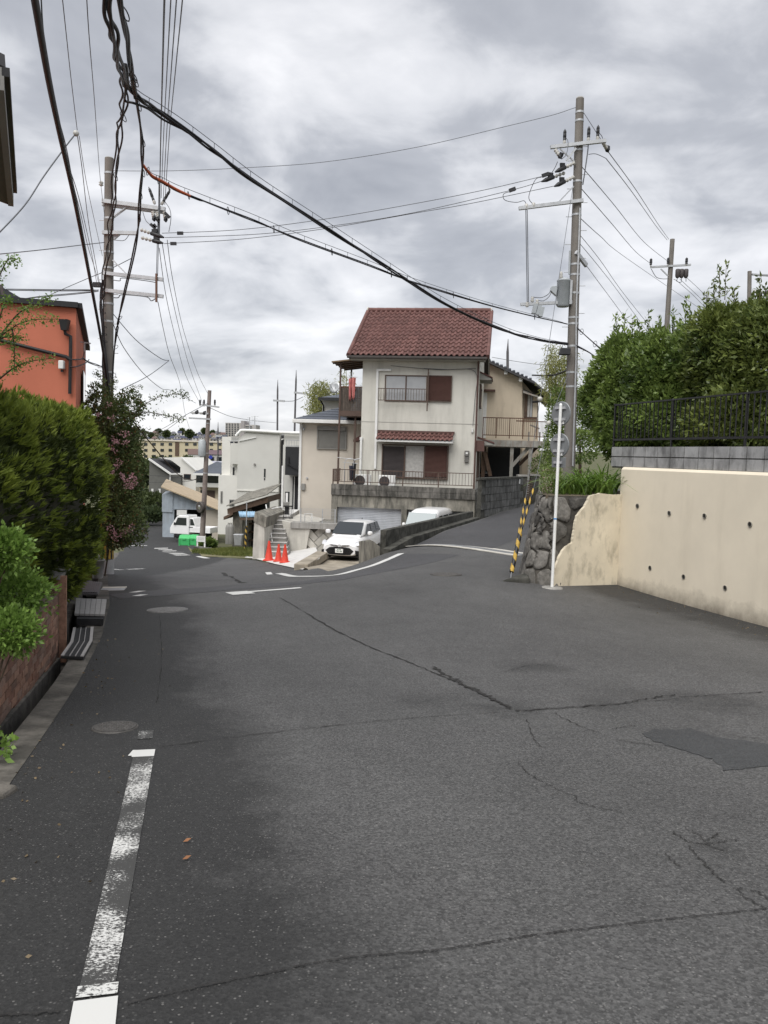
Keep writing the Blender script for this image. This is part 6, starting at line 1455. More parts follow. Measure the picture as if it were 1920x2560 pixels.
# wire mesh fence and grey post on coping
mf = thing('mesh_fence', 'thin grey wire mesh fence on the terrace edge', 'fence', TF.W(1,0.3,0.3))
x0, z0, x1f, z1 = TF.rect(752, 1272, 840, 1303, 0.35)
m_ = TF.mb()
for i in range(40): m_.box((x0+(x1f-x0)*i/40,0.348,z0-0.1), (x0+(x1f-x0)*i/40+0.006,0.354,z1))
for j in range(5): m_.box((x0,0.346,z0+(z1-z0)*j/4), (x1f,0.352,z0+(z1-z0)*j/4+0.006))
o = m_.build('mesh', K['galv'], mf); o['kind'] = 'stuff'
for px in (752, 806, 838): 
    x = TF.loc(px,1290,0.35).x; m_ = TF.mb(); m_.box((x-0.02,0.33,z0-0.15), (x+0.02,0.37,z1)); m_.build('post', K['galv'], mf)
gs = thing('gate_rail', 'low white pipe rail beside the porch of the beige house', 'rail', TF.W(1.1,0.4,0.2))
m_ = TF.mb(); a, b = TF.loc(762,1284,0.6), TF.loc(780,1284,0.6); m_.tube([(a.x,0.6,a.z-0.4),(a.x,0.6,a.z),(b.x,0.6,b.z),(b.x,0.6,b.z-0.4)], 0.025, 6); m_.build('pipe', K['trim'], gs)
# dark picket gate by the door
pg = thing('porch_gate', 'black picket gate at the top of the concrete steps', 'gate', TF.W(0.3,0.5,0.3))
x0, z0, x1f, z1 = TF.rect(709, 1264, 733, 1296, 0.5); railing(TF, pg, x0, x1f, z0, z1, 0.5, 6, K['blackmetal'], nm='gate_frame', rw=0.05)

# steps
st = thing('concrete_steps', 'grey concrete steps climbing to the beige house', 'steps', P(690,1390,33.8))
nst = 9
for i in range(nst):
    f = i/nst; pl = lerp2((671,1396),(666,1310), f); pr = lerp2((720,1396),(706,1310), f); Ya = 33.6+0.30*i; pn_ = lerp2((671,1396),(666,1310),(i+1)/nst)
    a = P(pl[0],pl[1],Ya); b = P(pr[0],pr[1],Ya); top_ = P(pn_[0],pn_[1],Ya)
    m_ = MB(); h_ = 0.165; z0 = -2.74+h_*i
    m_.box((a.x,Ya,z0-0.6), (b.x,Ya+0.9,z0+h_)); m_.build('step', K['conc'], st, bevel=0.01)
    m_ = MB(); m_.box((a.x,Ya-0.025,z0+h_-0.035), (b.x,Ya+0.05,z0+h_+0.004)); m_.build('nosing', K['conc_new'], st)
a = P(664,1300,36.4); m_ = MB(); m_.box((a.x-0.1,36.25,-1.55), (a.x+1.1,40.5,-1.26)); m_.build('landing', K['conc_new'], st)
sw2 = thing('stair_side_wall', 'tall pale concrete side wall left of the steps with a stained cap', 'wall', P(648,1392,33.6))
SF = Fr(632, 1393, 33.5, -4)
m_ = SF.mb(); m_.prism([SF.loc(631,1398), SF.loc(660,1398), SF.loc(661,1316), SF.loc(636,1300)], (0,4.0,0)); m_.build('panel', K['conc_light'], sw2)
m_ = SF.mb(); m_.prism([SF.loc(634,1303,-0.05), SF.loc(664,1319,-0.05), SF.loc(666,1293,-0.05), SF.loc(637,1280,-0.05)], (0,4.1,0)); m_.build('cap', K['conc_mid'], sw2)
hr = thing('stair_handrail', 'white pipe handrail leaning beside the concrete steps', 'handrail', P(680,1354,34.6))
m_ = MB(); m_.tube([P(681,1354,34.4), P(665,1262,36.2)], 0.028, 6); m_.tube([P(668,1274,36.2), P(705,1267,36.8)], 0.025, 6); m_.tube([P(681,1354,34.4), P(681,1375,34.4)], 0.022, 6); m_.build('pipe', K['trim'], hr)
# planting trough wall and dark brown heap behind the steps, grey road surface
bw2 = thing('mossy_terrace_wall', 'dark mossy terrace wall behind the top of the steps', 'wall', P(690,1280,38))
m_ = MB(); a = P(640,1292,37.5); b = P(704,1276,39.5); m_.hexa([a+Vector((0,0,-0.5)), b+Vector((0,0,-0.4)), b+Vector((0,0.3,-0.4)), a+Vector((0,0.3,-0.5)), a+Vector((0,0,0.05)), b+Vector((0,0,0.1)), b+Vector((0,0.3,0.1)), a+Vector((0,0.3,0.05))]); m_.build('wall', K['conc_moss'], bw2)
# utility stand (white / black box on post) by the porch
ub = thing('mailbox_stand', 'black and white letterbox stand beside the porch door', 'letterbox', P(718,1262,37.0))
m_ = MB(); a = P(713,1232,37.0); b = P(723,1264,37.0); m_.box((a.x,36.95,b.z-0.7), (b.x,37.05,a.z+0.05)); m_.build('panel', K['blackpanel'], ub)
m_ = MB(); m_.box((a.x+0.04,36.9,b.z+0.1), (b.x-0.06,36.95,a.z)); m_.build('intercom', K['white'], ub)
m_ = MB(); c = P(715,1258,36.9); m_.box((c.x-0.12,36.75,c.z-0.16), (c.x+0.15,36.95,c.z+0.06)); m_.build('letterbox', K['shutter_grey'], ub, bevel=0.02)

# ---- house with dark hip roof behind the beige house
CF = Fr(797, 1040, 55, -6)
ch = thing('white_house_behind', 'white house with a dark hipped roof behind the beige one', 'house', CF.W(2,0,-2))
zc = CF.loc(820,996).z; xb = CF.loc(905,1000).x
x0 = CF.loc(806,1010).x
m_ = CF.mb(); m_.box((x0,0,-4), (xb,7,zc)); m_.build('wall', K['offwhite2'], ch)
x0 = CF.loc(796,995,-0.6).x; zr_ = CF.loc(850,978,2.8).z
m_ = CF.mb(); m_.add([(x0,-0.6,zc),(xb,-0.6,zc),(xb,7.6,zc),(x0,7.6,zc),(x0+3.2,3.5,zr_+0.3),(xb-1,3.5,zr_+0.3)], [(0,1,5,4),(1,2,5),(2,3,4,5),(3,0,4),(0,3,2,1)]); m_.build('roof', K['slate'], ch)
m_ = CF.mb(); m_.box((x0,-0.7,zc-0.18), (xb,-0.55,zc+0.02)); m_.build('gutter', K['blackpanel'], ch); m_ = CF.mb(); x1 = CF.loc(806,1010).x; m_.tube([(x0+0.1,-0.6,zc-0.1),(x1+0.1,-0.1,zc-0.5),(x1+0.1,-0.1,-3)],0.06,6); m_.build('downpipe', K['blackpanel'], ch)
ds = thing('satellite_dish', 'grey satellite dish between the dark roof and the balcony', 'satellite dish', P(838,985,46))
c = P(837,968,46); ax_ = Vector((-0.55,-0.8,0.25)).normalized()
m_ = MB(); m_.lathe(c, [(0.001,-0.09),(0.2,-0.06),(0.35,0.0),(0.36,0.01),(0.2,-0.045),(0.001,-0.075)], 22, ax_); m_.build('dish', K['galv'], ds)
m_ = MB(); m_.tube([c, c+Vector((0.1,0.15,-0.1)), c+Vector((0.1,0.15,-0.5))], 0.03, 6); m_.tube([c+Vector((0,0,-0.3)), c+ax_*0.45], 0.015, 5); m_.lathe(c+ax_*0.45, [(0.03,-0.04),(0.03,0.04)], 8, ax_); m_.build('mount', K['galv'], ds)

# ---- white modern building
DF = Fr(592, 1260, 58, -4)
dh = thing('white_building', 'tall white building with a curved roof edge and a slit window', 'house', DF.W(2,0,-4))
zl_ = DF.loc(600,1340).z; x1 = DF.loc(697,1200).x; zt1 = DF.loc(640,1083).z
arc = [(0,0,zl_),(x1,0,zl_),(x1,0,zt1)] + [(x1*(1-f), 0, zt1 + 0.25*math.sin(math.pi*min(1,(f)))*0.3) for f in (0.25,0.5,0.75)] + [(0.6,0,zt1+0.02),(0.12,0,zt1-0.35),(0,0,zt1-0.6)]
m_ = DF.mb(); m_.prism(arc, (0,9,0)); m_.build('wall', K['offwhite2'], dh)
m_ = DF.mb(); m_.tube(cat_rom([DF.loc(590,1090,-0.1), DF.loc(598,1081,-0.1), DF.loc(612,1076,-0.1), DF.loc(700,1081,-0.1), DF.loc(760,1083,-0.1)],5), 0.12, 6); m_.build('roof_edge', K['white'], dh)
m_ = DF.mb(); m_.box((x1+0.28,0.2,zl_), (DF.loc(765,1200).x,8,zt1+0.05)); m_.build('right_wing', K['offwhite'], dh)
m_ = DF.mb(); m_.box((x1,0.6,zl_), (x1+0.28,7,zt1-0.1)); m_.build('dark_joint', K['darkroof'], dh)
a = DF.loc(596,1226); m_ = DF.mb(); m_.box((-0.02,-0.06,a.z-0.03), (x1,0.0,a.z+0.05)); m_.build('string_course', K['offwhite'], dh)
for (p0,q0,p1,q1) in ((660,1172,664,1193),(660,1195,663,1200)):
    x0,z0,xx,z1 = DF.rect(p0,q0,p1,q1); m_ = DF.mb(); m_.box((x0,-0.03,z0), (xx,0.02,z1)); m_.build('slit_window', K['glass'], dh)
m_ = DF.mb(); m_.bar(DF.loc(598,1102,-0.05), DF.loc(640,1093,-0.05), 0.05, 0.08); m_.bar(DF.loc(703,1099,0.1), DF.loc(709,1097,0.1), 0.05, 0.08); m_.build('moulding', K['trim'], dh)
c = DF.loc(637,1161); m_ = DF.mb(); m_.lathe((c.x,-0.1,c.z), [(0.08,0),(0.08,0.1)], 10, (0,1,0)); m_.build('vent', K['shutter_grey'], dh)
# left stepped wing with laundry balcony
lx0 = DF.loc(554,1180,1.5).x; zt2 = DF.loc(570,1092,1.5).z
m_ = DF.mb(); m_.box((lx0,1.5,zl_), (-0.9,8,zt2)); m_.build('left_wing', K['offwhite'], dh)
xq = DF.loc(577,1180,0.8).x
m_ = DF.mb(); m_.box((xq,0.6,DF.loc(585,1160,0.6).z), (0,1.5,DF.loc(585,1108,0.6).z)); m_.build('balcony_front', K['offwhite2'], dh)
m_ = DF.mb(); m_.box((lx0,0.7,zl_), (0,1.5,DF.loc(570,1188,0.7).z)); m_.build('lower_bay', K['offwhite'], dh)
m_ = DF.mb(); m_.box((xq-0.1,1.2,DF.loc(585,1188,0.6).z), (0,1.5,DF.loc(585,1160,0.6).z)); m_.build('recess', K['offwhite2'], dh)
x0,z0,xx,z1 = DF.rect(582,1168,586,1188,1.2); m_ = DF.mb(); m_.box((x0,1.15,z0), (xx,1.22,z1)); m_.build('window', K['glass'], dh)
for (p0,q0,p1,q1) in ((551,1228,556,1258),(573,1249,586,1266)):
    x0,z0,xx,z1 = DF.rect(p0,q0,p1,q1,0.65); m_ = DF.mb(); m_.box((x0,0.66,z0), (xx,0.71,z1)); w_ = m_.build('window', K['shutter_grey'], dh); m_ = DF.mb(); m_.box((x0+0.06,0.645,z0+0.06), ((x0+xx)/2-0.02,0.67,z1-0.06)); m_.box(((x0+xx)/2+0.02,0.645,z0+0.06), (xx-0.06,0.67,z1-0.06)); m_.build('pane', K['glass'], w_)
dl = thing('dark_laundry', 'dark clothes drying on the white building balcony', 'laundry', DF.W(-0.4,0.8,3))
cloth(DF, 575, 1104, 583, 1120, 1.0, bpy.data.materials['navy_cloth'], 'garment', dl); cloth(DF, 586, 1104, 595, 1121, 0.9, bpy.data.materials['black_cloth'], 'garment', dl)
a = DF.loc(572,1102,1.0); b = DF.loc(597,1102,1.0); m_ = DF.mb(); m_.cyl(a, b, 0.02, n=6); m_.build('pole', K['galv'], dl)
an = thing('roof_aerials', 'thin television aerials standing behind the white building roof', 'aerial', P(632,1080,66))
for px, pyt in ((624,1043),(637,1040)):
    m_ = MB(); m_.cyl(P(px,1085,66), P(px,pyt,66), 0.035, n=5); m_.build('mast', K['galv'], an)
    m_ = MB()
    for k in range(3): m_.cyl(P(px-8+k*1,pyt+1+k*6,66), P(px+9-k,pyt+1+k*6,66), 0.02, n=4)
    m_.build('elements', K['galv'], an)
# curved eave building right part / low roof
# ---- brown roofed shed with blue tarpaulin board
EFr = Fr(590, 1370, 46, -3)
eh = thing('brown_roofed_shed', 'open shed with a weathered brown roof beside the steps', 'shed', EFr.W(1.5,0,0))
roofp = [EFr.loc(568,1272,-0.4), EFr.loc(669,1241,-0.4), EFr.loc(669,1256,-0.4), EFr.loc(569,1286,-0.4)]
m_ = EFr.mb(); m_.prism(roofp, (0,4.5,0)); rfe = m_.build('roof', K['wood'], eh)
m_ = EFr.mb(); p0,p1 = EFr.loc(567,1266,-0.5), EFr.loc(668,1238,-0.5)
for k in range(10): 
    a = p0.lerp(p1, k/10); b = p0.lerp(p1, (k+0.94)/10); m_ = EFr.mb(); m_.hexa([(a.x,-0.6,a.z),(b.x,-0.6,b.z),(b.x,4.4,b.z+0.5),(a.x,4.4,a.z+0.5),(a.x,-0.6,a.z+0.05),(b.x,-0.6,b.z+0.05),(b.x,4.4,b.z+0.55),(a.x,4.4,a.z+0.55)]); m_.build('roof_sheet', K['conc_mid'], rfe)
m_ = EFr.mb(); x0 = EFr.loc(582,1300).x; m_.box((x0,0,-0.3), (EFr.loc(606,1300).x,4,EFr.loc(590,1277).z)); m_.build('wall', K['beige2'] if False else K['conc_mid'], eh)
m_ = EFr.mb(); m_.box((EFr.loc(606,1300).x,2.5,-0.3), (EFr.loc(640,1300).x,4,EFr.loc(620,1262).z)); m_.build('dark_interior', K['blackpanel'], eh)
m_ = EFr.mb(); m_.prism([EFr.loc(559,1292,-0.5), EFr.loc(582,1281,-0.5), EFr.loc(582,1286,-0.5), EFr.loc(559,1300,-0.5)], (0,3,0)); m_.build('side_awning', K['wood'], eh)
for i, z in enumerate((0.25,0.75,1.25)):
    m_ = EFr.mb(); a = EFr.loc(608,1340,1.8); b = EFr.loc(634,1340,1.8); m_.box((a.x,1.6,z), (b.x,2.2,z+0.06)); m_.build('shelf', K['wood'], eh)
tp = thing('blue_corrugated_sheet', 'pale blue corrugated sheet over the shed opening', 'sheet', EFr.W(1,-0.5,2))
p0,p1,p2,p3 = EFr.loc(596,1279,-0.7), EFr.loc(638,1279,-0.7), EFr.loc(638,1293,-0.9), EFr.loc(599,1293,-0.9)
m_ = EFr.mb(); m_.smooth = True; vs = []
for j in range(2):
    for i in range(25):
        f = i/24; q = (p3.lerp(p2, f) if j else p0.lerp(p1, f)); vs.append((q.x, q.y+0.03*math.sin(f*60), q.z+0.02*math.cos(f*60)))
m_.add(vs, [(i,i+1,25+i+1,25+i) for i in range(24)]); o = m_.build('sheet', mat('pale_blue_sheet', (0.30,0.46,0.62), 0.5, 0.15, 5), tp); sdm = o.modifiers.new('th','SOLIDIFY'); sdm.thickness = 0.02
m_ = EFr.mb(); m_.bar(p3+Vector((0,0,-0.1)), p2+Vector((0,0,-0.1)), 0.08, 0.12); m_.build('batten', K['wood'], tp)
sp2 = thing('striped_post', 'thin yellow and black striped post in front of the shed', 'post', P(614,1372,40))
striped('post', P(613,1375,40), P(616,1315,40), 0.055, 0.3, sp2)
m_ = MB(); m_.cyl(P(616,1315,40), P(617,1255,40), 0.03, n=6); m_.build('rod', K['galv'], sp2)
bn_ = thing('grey_bin', 'grey plastic bin standing before the open shed', 'bin', P(596,1362,43)); c = P(596,1363,43)
m_ = MB(); m_.hexa([c+Vector(v) for v in ((-0.18,-0.18,0),(0.18,-0.18,0),(0.18,0.18,0),(-0.18,0.18,0),(-0.23,-0.23,0.55),(0.23,-0.23,0.55),(0.23,0.23,0.55),(-0.23,0.23,0.55))]); m_.build('body', K['galv'], bn_, bevel=0.02)
m_ = MB(); m_.box(c+Vector((-0.25,-0.25,0.55)), c+Vector((0.25,0.25,0.6))); m_.build('lid', K['galv'], bn_, bevel=0.02)
gcy = thing('gas_cylinders', 'pair of dark gas cylinders against the shed wall', 'gas cylinder', P(574,1358,45))
for px in (571,577):
    c = P(px,1360,45); m_ = MB(); m_.lathe(c, [(0.17,0),(0.18,0.05),(0.18,0.95),(0.13,1.08),(0.06,1.12),(0.06,1.2)], 14); m_.build('cylinder', K['shutter_grey'], gcy)
# ---- pale blue shed
HF2 = Fr(431, 1333, 66, 12)
sh = thing('pale_blue_shed', 'pale blue metal shed with a slanting tan roof', 'shed', HF2.W(0,0,0))
xs1 = HF2.loc(545,1300).x; zT0 = HF2.loc(434,1232).z; zT1 = HF2.loc(545,1275).z
K['paleblue'] = mat('pale_blue_metal', (0.36,0.41,0.46), 0.7, 0.06, 3, streak=0.5, scol=(0.24,0.26,0.28), sscale=(3,3,0.5))
K['tanroof'] = mat('tan_metal_roof', (0.40,0.32,0.22), 0.75, 0.12, 2)
m_ = HF2.mb(); zmid = HF2.loc(480,1274).z
m_.prism([(0,0,-0.6),(xs1,0,-0.6),(xs1,0,zT1),(0,0,zT0)], (0,-0.02,0)) if False else None
m_.prism([(0,0,zmid),(xs1,0,zmid),(xs1,0,zT1+0.02),(0,0,zT0)], (0,6,0)); m_.build('upper_wall', K['paleblue'], sh)
m_ = HF2.mb(); m_.box((-0.8,0.0,-0.8), (0.12,6,zmid-0.002)); m_.build('side_wall', K['paleblue'], sh)
m_ = HF2.mb(); m_.prism([(-0.85,-0.1,HF2.loc(412,1236).z),(0,-0.1,zT0),(0,-0.1,zmid-0.25),(-0.85,-0.1,zmid-0.2)], (0,5,0)); m_.build('gable_panel', K['paleblue'], sh)
m_ = HF2.mb(); m_.hexa([(-0.9,-0.7,zT0+0.45),(xs1+0.3,-0.7,zT1-0.1),(xs1+0.3,6.5,zT1+0.2),(-0.9,6.5,zT0+0.75),(-0.9,-0.7,zT0+0.55),(xs1+0.3,-0.7,zT1+0.0),(xs1+0.3,6.5,zT1+0.35),(-0.9,6.5,zT0+0.9)]); m_.build('roof', K['tanroof'], sh)
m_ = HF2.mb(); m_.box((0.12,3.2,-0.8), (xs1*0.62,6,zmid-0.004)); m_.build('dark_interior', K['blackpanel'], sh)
m_ = HF2.mb(); m_.box((xs1*0.62,0.1,-0.8), (xs1,6,zmid-0.006)); m_.build('beige_panel', K['beige'], sh)
a0,c0,a1,c1 = HF2.rect(442,1275,467,1289,-0.1); m_ = HF2.mb(); m_.box((a0,-0.15,c0), (a1,-0.05,c1)); m_.build('white_board', K['white'], sh)
for k in range(9):
    m_ = HF2.mb(); x = xs1*k/9; f = k/9; m_.box((x,-0.03,zmid+0.03), (x+0.04,0.0,zT0+(zT1-zT0)*f-0.05)); m_.build('wall_rib', K['paleblue'], sh)
# ---- grey gable house and white gable house
FF = Fr(455, 1268, 88, -8)
fh = thing('grey_gable_house', 'dark grey house with a sloping roof and white edge trim', 'house', FF.W(-2,0,0))
zb_ = -1.5
pts = [FF.loc(371,1268), FF.loc(452,1268), FF.loc(452,1188), FF.loc(427,1185), FF.loc(374,1150)]
pl_ = [Vector(p) for p in pts]; pl_[0].z = pl_[1].z = zb_
m_ = FF.mb(); m_.prism(pl_, (0,6,0)); m_.build('wall', K['greyhouse'], fh)
m_ = FF.mb(); m_.hexa([FF.loc(372,1148,-0.4), FF.loc(426,1184,-0.4), FF.loc(455,1184,3.5), FF.loc(424,1149,6), FF.loc(372,1146,-0.4), FF.loc(426,1182,-0.4), FF.loc(455,1182,3.5), FF.loc(424,1147,6)]); m_.build('roof', K['darkroof'], fh)
m_ = FF.mb(); m_.bar(FF.loc(372,1147,-0.5), FF.loc(427,1185,-0.5), 0.15, 0.2); m_.bar(FF.loc(427,1185,-0.5), FF.loc(453,1184,-0.3), 0.12, 0.16); m_.bar(FF.loc(426,1186,-0.3), FF.loc(423,1240,-0.3), 0.12, 0.12); m_.build('white_trim', K['trim'], fh)
for px in (379,397):
    x0,z0,xx,z1 = FF.rect(px,1222,px+5,1238); m_ = FF.mb(); m_.box((x0,-0.08,z0), (xx,0.02,z1)); m_.build('slit_window', K['trim'], fh)
wh = thing('white_gable_house', 'white house with a steep mono-pitch gable behind the shed', 'house', FF.W(1,1,0))
pts = [FF.loc(451,1290,0.5), FF.loc(489,1290,0.5), FF.loc(490,1176,0.5), FF.loc(454,1143,0.5), FF.loc(451,1143,0.5)]
m_ = FF.mb(); m_.prism(pts, (0,8,0)); m_.build('wall', K['offwhite'], wh)
m_ = FF.mb(); m_.prism([FF.loc(393,1144,1.5), FF.loc(454,1143,1.5), FF.loc(454,1170,1.5), FF.loc(427,1150,1.5)], (0,6,0)); m_.build('rear_gable', K['offwhite'], wh)
x0,z0,xx,z1 = FF.rect(460,1185,477,1198,0.5); m_ = FF.mb(); m_.box((x0,0.42,z0), (xx,0.52,z1)); w_ = m_.build('window', K['brown'], wh); m_ = FF.mb(); m_.box((x0+0.06,0.40,z0+0.06), (xx-0.06,0.43,z1-0.06)); m_.build('pane', K['glass'], w_)
m_ = FF.mb(); m_.bar(FF.loc(453,1143,0.3), FF.loc(491,1176,0.3), 0.2, 0.12); m_.build('verge_trim', K['white'], wh)
GFr = Fr(490, 1262, 84, -6)
gh = thing('tile_roofed_house', 'dark tiled two storey house with deep balcony shade', 'house', GFr.W(2,0,0))
x1 = GFr.loc(556,1200).x; ze = GFr.loc(520,1183).z
m_ = GFr.mb(); m_.box((0,0.9,-1.5), (x1,7,ze)); m_.build('wall', K['beige2'], gh)
x0 = GFr.loc(484,1182,-0.6).x; m_ = GFr.mb(); m_.add([(x0,-0.7,ze),(x1,-0.7,ze),(x1,7,ze),(x0,7,ze),(x0+1.2,3.4,GFr.loc(500,1152,3.4).z),(x1-0.2,3.4,GFr.loc(540,1160,3.4).z)], [(0,1,5,4),(1,2,5),(2,3,4,5),(3,0,4),(0,3,2,1)]); m_.build('roof', K['slate'], gh)
m_ = GFr.mb(); m_.box((x0,-0.8,ze-0.22), (x1,-0.68,ze)); m_.build('gutter', K['trim'], gh)
x0,z0,xx,z1 = GFr.rect(491,1186,554,1208,0.85); m_ = GFr.mb(); m_.box((x0,0.8,z0), (xx,0.92,z1)); m_.build('dark_opening', K['glass'], gh)
x0,z0,xx,z1 = GFr.rect(490,1208,556,1218,-0.1); m_ = GFr.mb(); m_.box((x0,-0.1,z0), (xx,0.9,z1)); m_.build('balcony', K['offwhite2'], gh)
for p0,p1,mt in ((501,507,K['glass']),(518,537,K['brown'])):
    x0,z0,xx,z1 = GFr.rect(p0,1226,p1,1252,0.85); m_ = GFr.mb(); m_.box((x0,0.82,z0), (xx,0.92,z1)); m_.build('window', mt, gh)

# ---- green refuse boxes, notice board, concrete blocks
K['green'] = mat('green_plastic', (0.055,0.42,0.13), 0.5, 0.08, 4)
for px0, px1, lb in ((446,474,'left of two bright green refuse boxes by the far pole'), (472,491,'right of two bright green refuse boxes by the far pole')):
    FG = Fr(px0, 1364, 47.0, -4); w_ = FG.loc(px1,1364).x; h_ = FG.loc(px0,1338).z
    t = thing('green_refuse_box', lb, 'refuse box', FG.W(w_/2,0,0), FG.rot, 'green refuse boxes')
    m_ = FG.mb(); m_.box((0.02,0.0,0.02), (w_-0.02,0.6,h_*0.68)); m_.build('body', K['green'], t, bevel=0.03)
    m_ = FG.mb(); m_.prism([(0,-0.03,h_*0.68),(0,0.63,h_*0.68),(0,0.6,h_*1.0),(0,0.2,h_*1.0)], (w_,0,0)); m_.build('lid', K['green'], t, bevel=0.03)
    m_ = FG.mb()
    for f in (0.08,0.92): m_.box((w_*f-0.03,-0.04,0), (w_*f+0.03,0,h_*0.68))
    m_.build('corner_ribs', K['green'], t)
    m_ = FG.mb(); m_.box((w_*0.35,-0.06,h_*0.60), (w_*0.65,-0.02,h_*0.72)); m_.build('handle', K['green'], t)
nb = thing('notice_board', 'small white notice board on two legs by the far pole', 'notice board', P(503,1375,45.5))
NF = Fr(491, 1354, 45.5, -6); x1 = NF.loc(513,1354).x; h_ = NF.loc(500,1340).z
m_ = NF.mb(); m_.box((0,0,0), (x1,0.03,h_)); bo = m_.build('board', K['white'], nb)
m_ = NF.mb()
for k in range(4): m_.box((0.06,-0.004,h_*(0.25+0.15*k)), (x1-0.06,0.0,h_*(0.25+0.15*k)+0.012))
m_.build('printed_lines', K['shutter_grey'], bo)
for f in (0.08,0.92):
    m_ = NF.mb(); m_.box((x1*f-0.04,0.03,-0.6), (x1*f+0.04,0.09,h_)); m_.build('leg', K['white'], nb)
for px0, px1, py0, py1, Y, lb in ((483,503,1367,1385,45.2,'stained concrete block at the foot of the notice board, left one'), (497,523,1370,1392,44.6,'stained concrete block at the foot of the notice board, right one')):
    FB2 = Fr(px0, py1, Y, -8); w_ = FB2.loc(px1,py1).x; h_ = FB2.loc(px0,py0).z
    t = thing('concrete_block', lb, 'block', FB2.o); m_ = FB2.mb(); m_.box((0,0,-0.2), (w_,0.5,h_)); m_.build('block', K['conc_dark'], t, bevel=0.03)

# ---- tan house with wooden deck, right of the red-roofed house
TFm = Fr(1200, 1100, 47, -10)
th_ = thing('tan_house', 'tan rendered house with dark eaves behind the raised deck', 'house', TFm.W(3,0,-1))
pts = [TFm.loc(1180,1250), TFm.loc(1305,1250), TFm.loc(1306,945), TFm.loc(1226,905), TFm.loc(1180,886)]
m_ = TFm.mb(); m_.prism(pts, (0,7,0)); m_.build('wall', K['beige2'], th_)
pb = [TFm.loc(1304,1250,0.4), TFm.loc(1346,1250,0.4), TFm.loc(1346,1000,0.4), TFm.loc(1304,950,0.4)]
m_ = TFm.mb(); m_.prism(pb, (0,6,0)); m_.build('right_wall', K['beige2'], th_)
e0, e1, e2 = TFm.loc(1190,886,-0.7), TFm.loc(1335,952,-0.7), TFm.loc(1372,984,-0.7)
m_ = TFm.mb()
for a, b in ((e0,e1),(e1,e2)):
    m_.hexa([a+Vector((0,0,-0.14)), b+Vector((0,0,-0.14)), b+Vector((0,9,-0.14)), a+Vector((0,9,-0.14)), a, b, b+Vector((0,9,0)), a+Vector((0,9,0))])
rft = m_.build('roof', K['darkroof'], th_)
for k in range(14):
    a = e0.lerp(e1, k/14); m_ = TFm.mb(); m_.bar(a+Vector((0.03,-0.02,0.03)), a+Vector((0.03,8.9,0.03)), 0.16, 0.08); m_.build('roof_tile_row', K['slate'], rft)
m_ = TFm.mb(); m_.bar(e2+Vector((0,-0.1,-0.1)), e2+Vector((0,9,-0.1)), 0.12, 0.12); m_.tube([e2+Vector((0,0,-0.1)), e2+Vector((-0.3,0.4,-0.4)), e2+Vector((-0.9,0.6,-0.45))], 0.06, 6); m_.build('gutter', K['black'], th_)
for px, py in ((1265,926),(1302,944)): c = TFm.loc(px,py,-0.4); m_ = TFm.mb(); m_.box((c.x-0.1,-0.5,c.z-0.22), (c.x+0.1,0,c.z)); m_.build('purlin_end', K['trim'], th_)
x0,z0,xx,z1 = TFm.rect(1311,985,1345,1045,0.35); m_ = TFm.mb(); m_.box((x0,0.2,z0), (xx,0.42,z1)); w_ = m_.build('bay_window', K['brown'], th_)
for f0,f1,mt in ((0.06,0.2,K['wood']),(0.24,0.40,K['curtain']),(0.44,0.58,K['frosted']),(0.62,0.96,K['beige2'])):
    m_ = TFm.mb(); m_.box((x0+(xx-x0)*f0,0.18,z0+0.05), (x0+(xx-x0)*f1,0.25,z1-0.05)); m_.build('pane', mt, w_)
m_ = TFm.mb(); m_.hexa([(x0-0.1,-0.4,z1+0.0),(xx,-0.4,z1-0.25),(xx,0.4,z1-0.2),(x0-0.1,0.4,z1+0.2),(x0-0.1,-0.4,z1+0.08),(xx,-0.4,z1-0.17),(xx,0.4,z1-0.1),(x0-0.1,0.4,z1+0.3)]); m_.build('window_hood', K['greysteel'], th_)
x0,z0,xx,z1 = TFm.rect(1208,974,1238,978,-0.3); m_ = TFm.mb(); m_.box((x0,-0.5,z0), (xx,0,z1)); m_.build('door_hood', K['shutter_red'], th_)
x0,z0,xx,z1 = TFm.rect(1205,982,1216,1095,-0.02); m_ = TFm.mb(); m_.box((x0,-0.06,z0), (xx,0.02,z1)); dr = m_.build('door', K['trim'], th_)
# deck
DK = Fr(1205, 1102, 43.5, -8)
dk = thing('raised_deck', 'raised deck on steel posts with rusty beam edge', 'deck', DK.W(2,0,-3))
x1 = DK.loc(1368,1110).x; zd0, zd1 = DK.loc(1280,1117).z, DK.loc(1280,1101).z
m_ = DK.mb(); m_.box((0,0,zd0), (x1,3.2,zd1)); m_.build('beam', K['greysteel'], dk)
for px in (1279,1325):
    x = DK.loc(px,1150).x; m_ = DK.mb(); m_.box((x-0.09,0.1,-3.6), (x+0.09,0.28,zd0)); m_.build('post', K['greysteel'], dk)
a = DK.loc(1280,1165,0.3); b = DK.loc(1322,1118,0.3); m_ = DK.mb(); m_.bar(a, b, 0.12, 0.18); m_.build('brace', K['greysteel'], dk)
a = DK.loc(1298,1162,1.2); b = DK.loc(1342,1118,1.2); m_ = DK.mb(); m_.bar(a, b, 0.12, 0.18); m_.build('brace', K['wood'], dk)
zr0, zr1 = DK.loc(1280,1090).z, DK.loc(1280,1044).z
railing(DK, dk, 0.0, DK.loc(1343,1060).x, zr0, zr1, 0.08, 26, K['rust'], posts=4, rw=0.05, nm='railing')
m_ = DK.mb(); m_.box((DK.loc(1290,1060).x,0.02,zr1-0.2), (DK.loc(1342,1060).x,0.06,zr1-0.14)); m_.build('gate_rail', K['rust'], dk)
railing(DK, dk, DK.loc(1343,1060).x, x1, zr0, zr1-0.1, 1.2, 8, K['rust'], rw=0.05, nm='return_railing')
